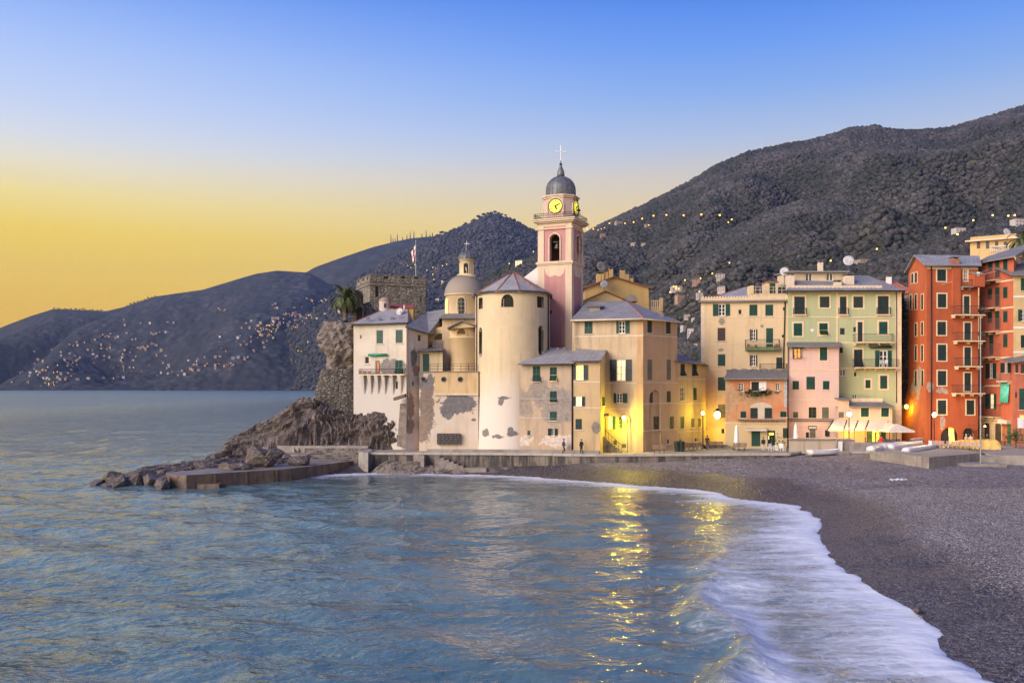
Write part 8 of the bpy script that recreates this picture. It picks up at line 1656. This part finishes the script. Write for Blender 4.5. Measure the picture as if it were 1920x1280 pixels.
for px, rz, nb in ((1654, .3, 'nearer the open shutters'), (1661, -.6, 'at the balcony corner')): chair((X(px, 118), 118.0, Z(690.5, 118.6) + .16), rz, f'white plastic chair on the lower balcony of the green house, {nb}', 'chairs on the green house balcony')
# covered heap under yellow tarpaulin
q = MB(); c0, c1_ = V2(1784, 108.6), V2(1876, 106.4); d = (c1_ - c0); n, mm = 40, 10; vs = []
for k in range(n + 1):
    for j in range(mm + 1):
        u = k/n; a = math.pi*j/mm; p = c0 + d*u; nrm_ = Vector((-d.y, d.x)).normalized(); end = min(1, u*6, (1 - u)*9)**.5; w_ = .85; hh_ = (.95 + .22*u)*(.55 + .45*end); o_ = -math.cos(a)*w_*(1.1 - .2*math.sin(a)); z_ = hh_*min(1, math.sin(a)*1.35) + .10*fbm((u*9, j*.5, 2), 4) + .05*math.sin(u*40 + j)*math.sin(a)
        vs.append((p.x + nrm_.x*o_, p.y + nrm_.y*o_ + .08*fbm((u*14, j*.7, 7), 3), QZ + max(0, z_)))
q.add(vs, [(k*(mm+1)+j, (k+1)*(mm+1)+j, (k+1)*(mm+1)+j+1, k*(mm+1)+j+1) for k in range(n) for j in range(mm)]); o = q.build('tarpaulin', simple('yellow_tarp', (.60, .38, .09), .55, .15, 1.5, 0, .3), smooth=True); tag(o, 'long boat heap under a creased yellow tarpaulin on the plaza', 'tarpaulin')
# ================================================================== boats
def bw(u): return max(.02, min(1, (1 - u)*2.4)**.6*(.78 + .22*min(1, u*3)))
def hull(L, Wd, D, upturned=False, mats=('white',), name='hull'):
    q = MB(); n, m = 18, 8
    vs = []
    for k in range(n + 1):
        u = k/n; w_ = Wd/2*bw(u); sheer = D*(1 + .25*(2*u - 1)**2); keel = D*.12*(2*u - 1)**4
        for j in range(m + 1):
            a = math.pi*j/m; vs.append((L*(u - .5), -math.cos(a)*w_, sheer - (sheer - keel)*math.sin(a)**.45))
    q.add(vs, [(k*(m+1)+j, k*(m+1)+j+1, (k+1)*(m+1)+j+1, (k+1)*(m+1)+j) for k in range(n) for j in range(m)])
    q.add([vs[j] for j in range(m+1)], [tuple(range(m+1))])
    return q
def boat(px0, px1, py, z, rz_extra, label, D=.62, Wd=1.25, up=True, mat='boat_white', stripe=None):
    p0, p1 = Vector(G(px0, py[0], z)), Vector(G(px1, py[1], z)); c_ = (p0 + p1)/2; d = p1 - p0; L = d.length; o = empty('rowing_boat', (c_.x, c_.y, z), math.atan2(d.y, d.x) + rz_extra); tag(o, label, 'boat', 'boats on the beach')
    q = hull(L, Wd, D)
    if up: q.v = [(x, -y, D*1.28 - z_) for x, y, z_ in q.v]
    h_ = q.build('hull', M[mat], o, smooth=True, recalc=True); h_.modifiers.new('thick', 'SOLIDIFY').thickness = .03
    q = MB(); sg = [(L*(k/18 - .5), Wd/2*bw(k/18)) for k in range(19)]; zz_ = (lambda k: D*1.28 - D*(1 + .25*(2*k/18 - 1)**2)) if up else (lambda k: D*(1 + .25*(2*k/18 - 1)**2))
    for sgn in (-1, 1): q.tube([(x, sgn*y, zz_(k) + .01) for k, (x, y) in enumerate(sg)], .035, 5)
    q.build('gunwale', M[stripe] if stripe else M['white'], o)
    if up: q = MB(); q.tube([(L*(k/10 - .5)*.96, 0, D*1.28 - D*.12*(2*k/10 - 1)**4 + .015) for k in range(11)], .03, 5); q.build('keel', M['white'], o)
    else:
        for x in (-.22, .1): q = MB(); q.box((L*x - .12, -Wd*.44, D*.6), (L*x + .12, Wd*.44, D*.66)); q.build('thwart', M['wood'], o)
    return o
M['boat_white'] = simple('boat_white', (.66, .62, .62), .35, .07, 2); M['boat_red'] = simple('boat_red', (.48, .03, .035), .4, .1); M['boat_blue'] = simple('boat_blue', (.07, .07, .16), .5, .2)
boat(1517, 1574, (854, 852), 2.02, 0, 'small open white rowing boat lying on the pebbles', .55, 1.3, False)
boat(1697, 1762, (847, 838), 2.80, 0, 'long upturned white boat, foremost on the platform', .4, 1.0, True)
boat(1668, 1730, (842, 835), 2.80, 0, 'long upturned white boat, second row on the platform', .5, 1.15, True)
boat(1652, 1700, (842, 836), 2.80, 0, 'upturned white boat, third row behind the long ones', .5, 1.3, True)
boat(1632, 1668, (846, 838), 2.76, 0, 'short upturned white boat at the platform corner', .5, 1.2, True)
boat(1616, 1655, (838, 834), 2.3, 0, 'white boat with red rim lying beside the platform', .75, 1.3, True, 'boat_white', 'boat_red')
boat(1599, 1624, (849, 847), 2.05, 0, 'rounded white dinghy upturned below the beach wall', .7, 1.4, True); boat(1623, 1636, (849, 845), 2.05, 0, 'little red boat wedged between dinghy and platform', .6, .9, True, 'boat_red')
boat(1648, 1688, (832, 831), 2.85, 0, 'dark blue boat behind the upturned white ones', .5, 1.2, True, 'boat_blue'); boat(1706, 1732, (832, 831), 2.85, 0, 'second dark blue boat nearer the red house', .5, 1.2, True, 'boat_blue')
# crumpled plastic on the pebbles
p = Vector(G(1683, 903, 1.6)); bm = bmesh.new(); bmesh.ops.create_grid(bm, x_segments=18, y_segments=8, size=1.0)
for v in bm.verts: v.co = Vector((v.co.x*.75 + .1*noise.noise(v.co*3), v.co.y*.35 + .25*noise.noise(v.co*1.7 + Vector((3, 0, 0))), .09 + .16*noise.noise(v.co*2.6) + .08*noise.noise(v.co*6)))
me = bpy.data.meshes.new('plastic_sheet'); bm.to_mesh(me); bm.free(); me.materials.append(simple('plastic_white', (.62, .66, .72), .35, .1)); o = link('plastic_sheet', me, None, p + Vector((0, 0, .12)), .2); tag(o, 'crumpled white plastic sheet lying on the pebbles', 'litter')
for k, (px, py) in enumerate(((1606, 869), (1616, 868), (1628, 867), (1590, 879))):
    boulder(px, py, 1.62, (.35 + .1*k % .3, .3, .14), 60 + k, 'small dark driftwood lump on the pebbles', 'dark lumps on the pebbles')
boulder(1722, 1145, .35, (.45, .3, .16), 71, 'lone flat stone washed by the swash', 'swash stone')
# clothes lines between the red houses
for a, c_, ya, yb in (((1765, 533), (1870, 508), 116.2, 118.6), ((1835, 512), (1856, 505), 116, 119)):
    q = MB(); q.tube([(X(a[0], ya), ya, Z(a[1], ya)), (X(c_[0], yb), yb, Z(c_[1], yb))], .02, 4); o = q.build('wash_line', M['white']); tag(o, 'thin pale wash line stretched across the red house fronts', 'line', 'wash lines on the red houses')
# ================================================================== houses and lamps on the far hillsides
hw_cols = [(.32, .25, .20), (.36, .23, .18), (.42, .36, .32), (.31, .19, .16), (.46, .42, .40), (.34, .27, .18)]
hw_m = [simple('hill_house_wall', c_, .9, .12, .4) for c_ in hw_cols]; hr_m = simple('hill_house_roof', (.16, .10, .085), .9, .2, .4); hwin = simple('hill_house_window', (.03, .03, .035), .5); hlit = emit('hill_house_lit', (1.0, .55, .10), 3.0)
def mk_house(k):
    """one house kind: wall block, roof, a front of windows, in unit metres"""
    r_ = random.Random(k); w, d, h_ = r_.uniform(9, 15), r_.uniform(8, 11), r_.uniform(6, 10); q = MB(); q.box((-w/2, -d/2, -4), (w/2, d/2, h_)); wall = q.mesh('wall', hw_m[k % 6])
    q = MB(); o_ = .6; e = [(-w/2-o_, -d/2-o_, h_), (w/2+o_, -d/2-o_, h_), (w/2+o_, d/2+o_, h_), (-w/2-o_, d/2+o_, h_)]; rh = r_.uniform(1.2, 2.2); a, b_ = (-w*.2, 0, h_ + rh), (w*.2, 0, h_ + rh); q.add(e + [a, b_], [(0, 1, 5, 4), (1, 2, 5), (2, 3, 4, 5), (3, 0, 4), (3, 2, 1, 0)]); roof = q.mesh('roof', hr_m)
    wins = []; n = int(w/3); fl_ = int(h_/3)
    for f_ in range(fl_):
        for i in range(n): wins.append((-w/2 + w*(i + .5)/n, -d/2 - .06, 1.0 + f_*3.0))
    q = MB(); q.box((-.5, -.05, 0), (.5, .1, 1.5)); return wall, roof, wins, q.mesh('window', hwin), q.mesh('lit_window', hlit)
HK = [mk_house(k) for k in range(12)]
def hill_house(layer, px, py, label, grp, lit, s_=1.0, windows=True, kind=None, rz=None):
    p = on_hill(layer, px, py); k = rnd.randrange(12) if kind is None else kind; wall, roof, wins, wm, lm = HK[k]
    o = empty('hillside_house', (p.x, p.y, p.z + .5), rnd.uniform(-.5, .5) if rz is None else rz); o.scale = (s_, s_, s_); tag(o, label, 'house', grp); link('wall', wall, o); link('roof', roof, o)
    for i, w_ in enumerate(wins):
        if not windows and i % 3: continue
        if rnd.random() < lit: link('lit_window', lm, o, w_, 0, (1.5, 1, 1.2))
        elif windows: link('window', wm, o, w_)
    return o
lamp_em = emit('distant_lamp', (1.0, .48, .05), 3.4); lamp_em2 = emit('distant_lamp_white', (1.0, .68, .16), 2.6)
q = MB(); q.tube([(0, 0, -3), (0, 0, 0)], .12, 5); lpm = q.mesh('post', M['iron']); q = MB(); q.ball((0, 0, .2), .5, 8); lgm = q.mesh('globe', lamp_em); q = MB(); q.ball((0, 0, .2), .5, 8); lgm2 = q.mesh('globe', lamp_em2)
def hill_lamp(layer, px, py, label, grp, s_=1.0, white=False):
    p = on_hill(layer, px, py); o = empty('hillside_lamp', (p.x, p.y - 3*s_, p.z + 6*s_)); tag(o, label, 'lamp', grp); link('post', lpm, o, (0, 0, 0), 0, (s_, s_, s_*2)); link('globe', lgm2 if white else lgm, o, (0, 0, 0), 0, (s_, s_, s_)); return o
# the lit road on the mountain
ROAD = [(1100, 445, 1.2), (1112, 443, 1.0), (1121, 441, .7), (1127, 439, .7), (1133, 438, .8), (1142, 434, 1.1), (1171, 433, 1.0), (1187, 434, 1.2), (1203, 429, 1.3), (1224, 424, 1.3), (1248, 423, 1.3), (1280, 425, 1.3), (1313, 425, 1.3), (1347, 428, 1.4), (1364, 431, .8), (1370, 431, 1.1)]
for px, py, s_ in ROAD: hill_lamp('hill_mountain', px, py, 'orange street lamp on the road crossing the wooded mountainside', 'lamps along the mountain road', s_*1.7)
# mountainside and spur houses, one by one
for lay, px, py, s_, lb, lit in (
    ('hill_mountain', 1130, 446, .75, 'pale house just below the lit mountain road near the bell tower', .1), ('hill_mountain', 1214, 428, .7, 'pinkish house among the mountain road lamps', .15), ('hill_mountain', 1187, 462, .6, 'small cream house below the mountain road', .1), ('hill_mountain', 1207, 463, .5, 'little grey house beside the cream one below the mountain road', 0), ('hill_mountain', 1160, 423, .8, 'tall pink house above the mountain road', 0), ('hill_mountain', 1122, 493, .7, 'tall pale tower house left of the yellow gable', 0), ('hill_spur', 1365, 497, .62, 'white villa alone on the wooded spur', .1), ('hill_spur', 1258, 516, .5, 'pink house half hidden on the spur crest', 0), ('hill_spur', 1306, 534, .5, 'pale house low on the spur slope', 0), ('hill_spur', 1350, 525, .55, 'pink villa with cypress low on the spur', 0), ('hill_spur', 1268, 546, .5, 'house glowing orange at its corner beside the yellow gable', .5), ('hill_spur', 1275, 567, .55, 'long white house below the orange-lit one', .1), ('hill_spur', 1354, 548, .5, 'pinkish house just above the pale yellow house roof', 0), ('hill_spur', 1312, 560, .45, 'small house at the left eave of the pale yellow house', .2), ('hill_spur', 1283, 620, .42, 'cream villa with grey roof in the gap beside the tan block', .1), ('hill_spur', 1300, 632, .45, 'white villa behind a round tree in the gap', .05), ('hill_spur', 1306, 604, .38, 'white house with lit porch high in the gap', .3), ('hill_spur', 1288, 598, .4, 'grey-roofed house at the top of the gap', 0), ('hill_spur', 1276, 655, .40, 'pink house low in the gap above the lamp-lit roof', .1), ('hill_spur', 1312, 657, .36, 'house with orange lights low in the gap', .5),
    ('hill_wooded_shoulder', 1597, 494, .45, 'steep-roofed white house behind the big dish', 0), ('hill_wooded_shoulder', 1619, 500, .4, 'white modern house on the dark shoulder', 0), ('hill_wooded_shoulder', 1797, 444, .5, 'pale house on the shoulder left of the ochre villa', 0), ('hill_wooded_shoulder', 1908, 428, .5, 'long pale house at the top of the shoulder', .1),
    ('hill_near_ridge', 975, 500, .7, 'small house with bright porch on the ridge beside the bell tower', .6)):
    hill_house(lay, px, py, lb, 'houses on the near slopes', lit, s_)
for lay, px, py in (('hill_spur', 1366, 509), ('hill_spur', 1256, 536), ('hill_spur', 1253, 545), ('hill_spur', 1283, 541), ('hill_spur', 1257, 554), ('hill_spur', 1255, 563), ('hill_spur', 1334, 529), ('hill_spur', 1312, 538), ('hill_spur', 1310, 563), ('hill_wooded_shoulder', 1554, 499), ('hill_wooded_shoulder', 1640, 473), ('hill_wooded_shoulder', 1768, 438), ('hill_wooded_shoulder', 1790, 464), ('hill_wooded_shoulder', 1820, 428), ('hill_wooded_shoulder', 1856, 423), ('hill_wooded_shoulder', 1885, 428), ('hill_wooded_shoulder', 1897, 427), ('hill_near_ridge', 1000, 483), ('hill_near_ridge', 955, 506)):
    hill_lamp(lay, px, py, 'small yellow garden light among the trees of the near slopes', 'garden lights on the near slopes', .9, True)
# villages across the bay
VR = [(200, 742), (330, 730), (430, 690), (480, 660), (540, 615), (600, 573), (660, 527), (740, 480)]
CN = ['tan', 'salmon', 'pale', 'brick-pink', 'whitish', 'ochre']
def far(px, py): return 'hill_village' if py > interp(VR, px) + 4 else 'hill_headland'
def where(px, py): return ('the village hill' if far(px, py) == 'hill_village' else 'the far headland'), ('just above the waterline' if py > 708 else 'low on the slope' if py > 672 else 'midway up the slope' if py > 625 else 'high up the slope')
HB = [(10, 130, 690, 722, 12), (60, 240, 660, 715, 20), (120, 260, 635, 690, 14), (200, 320, 625, 670, 12), (230, 330, 595, 640, 8), (300, 480, 665, 705, 22), (400, 560, 630, 700, 22), (460, 585, 590, 660, 22), (510, 620, 570, 620, 18), (540, 640, 560, 600, 8)]
for x0, x1, y0, y1, n in HB:
    for _ in range(int(n*1.6)):
        px, py = rnd.uniform(x0, x1), rnd.uniform(y0, y1); k = rnd.randrange(12); lit = rnd.random() < .3; a_, b_ = where(px, py)
        hill_house(far(px, py), px, py, f"tiny {CN[k % 6]} house {'with lit windows ' if lit else ''}{b_} of {a_}", 'far village houses across the bay', .25 if lit else 0, rnd.uniform(.5, .95), False, k)
for _ in range(12): hill_house('hill_village', rnd.uniform(740, 850), rnd.uniform(505, 590), 'scattered pale house on the blue hillside behind the castle', 'houses behind the castle', .12, .9, False)
LBX = [(30, 140, 695, 728, 12), (70, 108, 722, 729, 12), (80, 240, 660, 720, 14), (130, 330, 640, 690, 12), (186, 213, 634, 637, 8), (480, 520, 610, 636, 26), (530, 590, 592, 620, 20), (330, 480, 682, 694, 12), (445, 490, 682, 694, 12), (400, 520, 620, 660, 12), (480, 600, 650, 700, 8), (398, 425, 585, 598, 9), (230, 300, 690, 718, 8), (580, 625, 555, 575, 6)]
for x0, x1, y0, y1, n in LBX:
    for _ in range(n):
        px, py = rnd.uniform(x0, x1), rnd.uniform(y0, y1); w = rnd.random() < .4; a_, b_ = where(px, py)
        hill_lamp(far(px, py), px, py, f"tiny {'pale yellow' if w else 'golden'} lamp {b_} of {a_}", 'village lamps across the bay', rnd.choice((1.1, 1.5, 1.9, 2.8)), w)
lb = 'faint lamp on the blue hillside behind the castle'; gr = 'lamps behind the castle'
for px, py in ((765, 507), (771, 511), (778, 505), (801, 516), (812, 511), (830, 508), (838, 505), (812, 524), (814, 534), (829, 537), (700, 530)): hill_lamp('hill_village', px, py, lb, gr, 2.6, True)
# broadcast masts on the far crest
q = MB(); q.tube([(0, 0, 0), (0, 0, 1)], [.9, .35], 5); am1 = q.mesh('mast', M['iron'])
for px, py0, py1 in ((733, 455, 440), (737, 455, 446), (741, 454, 447), (745, 453, 439), (755, 451, 444), (763, 448, 440), (769, 447, 435), (776, 446, 433), (791, 446, 438), (799, 445, 431), (806, 445, 439), (811, 444, 436)):
    Y_ = 5200; o = link('broadcast_mast', am1, None, (X(px, Y_), Y_, Z(py0, Y_) - 6), 0, (4.2, 4.2, (py0 - py1)/F*Y_ + 6)); tag(o, 'slender broadcast mast on the far ridge', 'mast', 'broadcast masts on the far ridge')
# ridge trees
q = MB()
def ridge_tree(layer, px, py, s_, label, grp='lone trees on the ridges'):
    p = on_hill(layer, px, py + 1.0); o = empty('ridge_tree', (p.x, p.y, p.z - 1)); tag(o, label, 'tree', grp); o.scale = (s_, s_, s_); link('trunk', rt_trunk, o); link('crown', rt_crowns[rnd.randrange(3)], o, (0, 0, 5.5), rnd.uniform(0, 6))
q = MB(); q.tube([(0, 0, -2), (.3, 0, 3), (.1, 0, 6)], [.6, .4, .25], 6); rt_trunk = q.mesh('trunk', M['wood'])
rt_crowns = []
for k in range(3):
    q = MB(); rr = random.Random(k)
    for _ in range(260):
        d = Vector((rr.gauss(0, 1), rr.gauss(0, 1), rr.gauss(0, .6))); d = d.normalized()*rr.uniform(1.5, 4.2); d.z *= .6; u = Vector((rr.uniform(-1, 1), rr.uniform(-1, 1), rr.uniform(-1, 1))).normalized(); w = u.cross(d).normalized(); q.add([d - u*.7, d + w*.6, d + u*.7, d - w*.6], [(0, 1, 2, 3)])
    rt_crowns.append(q.mesh('crown', wood_cm))
for k in range(14): px = 100 + 6.8*k + rnd.uniform(-2, 2); ridge_tree('hill_headland', px, interp([(100, 579), (200, 583)], px), rnd.uniform(1.0, 1.6), 'small tree silhouetted along the far headland ridge')
for k in range(9): px = 238 + 6.6*k; ridge_tree('hill_headland', px, interp([(230, 576), (290, 556)], px), rnd.uniform(.9, 1.5), 'small tree silhouetted along the far headland ridge')
for px, py in ((889, 415), (897, 410), (907, 406), (915, 404), (921, 402), (928, 401), (935, 402), (941, 404), (948, 406), (820, 443), (828, 440)): ridge_tree('hill_village', px, py, rnd.uniform(1.4, 2.4), 'small tree silhouetted on the peak behind the lantern')
for px, py in ((1305, 332), (1325, 318), (1498, 268), (1513, 264), (1590, 241), (1634, 236), (1640, 235), (1648, 236), (1600, 240), (1740, 242), (1250, 362), (1345, 309)): ridge_tree('hill_mountain', px, py, rnd.uniform(.45, .8), 'single tree standing proud on the mountain crest')
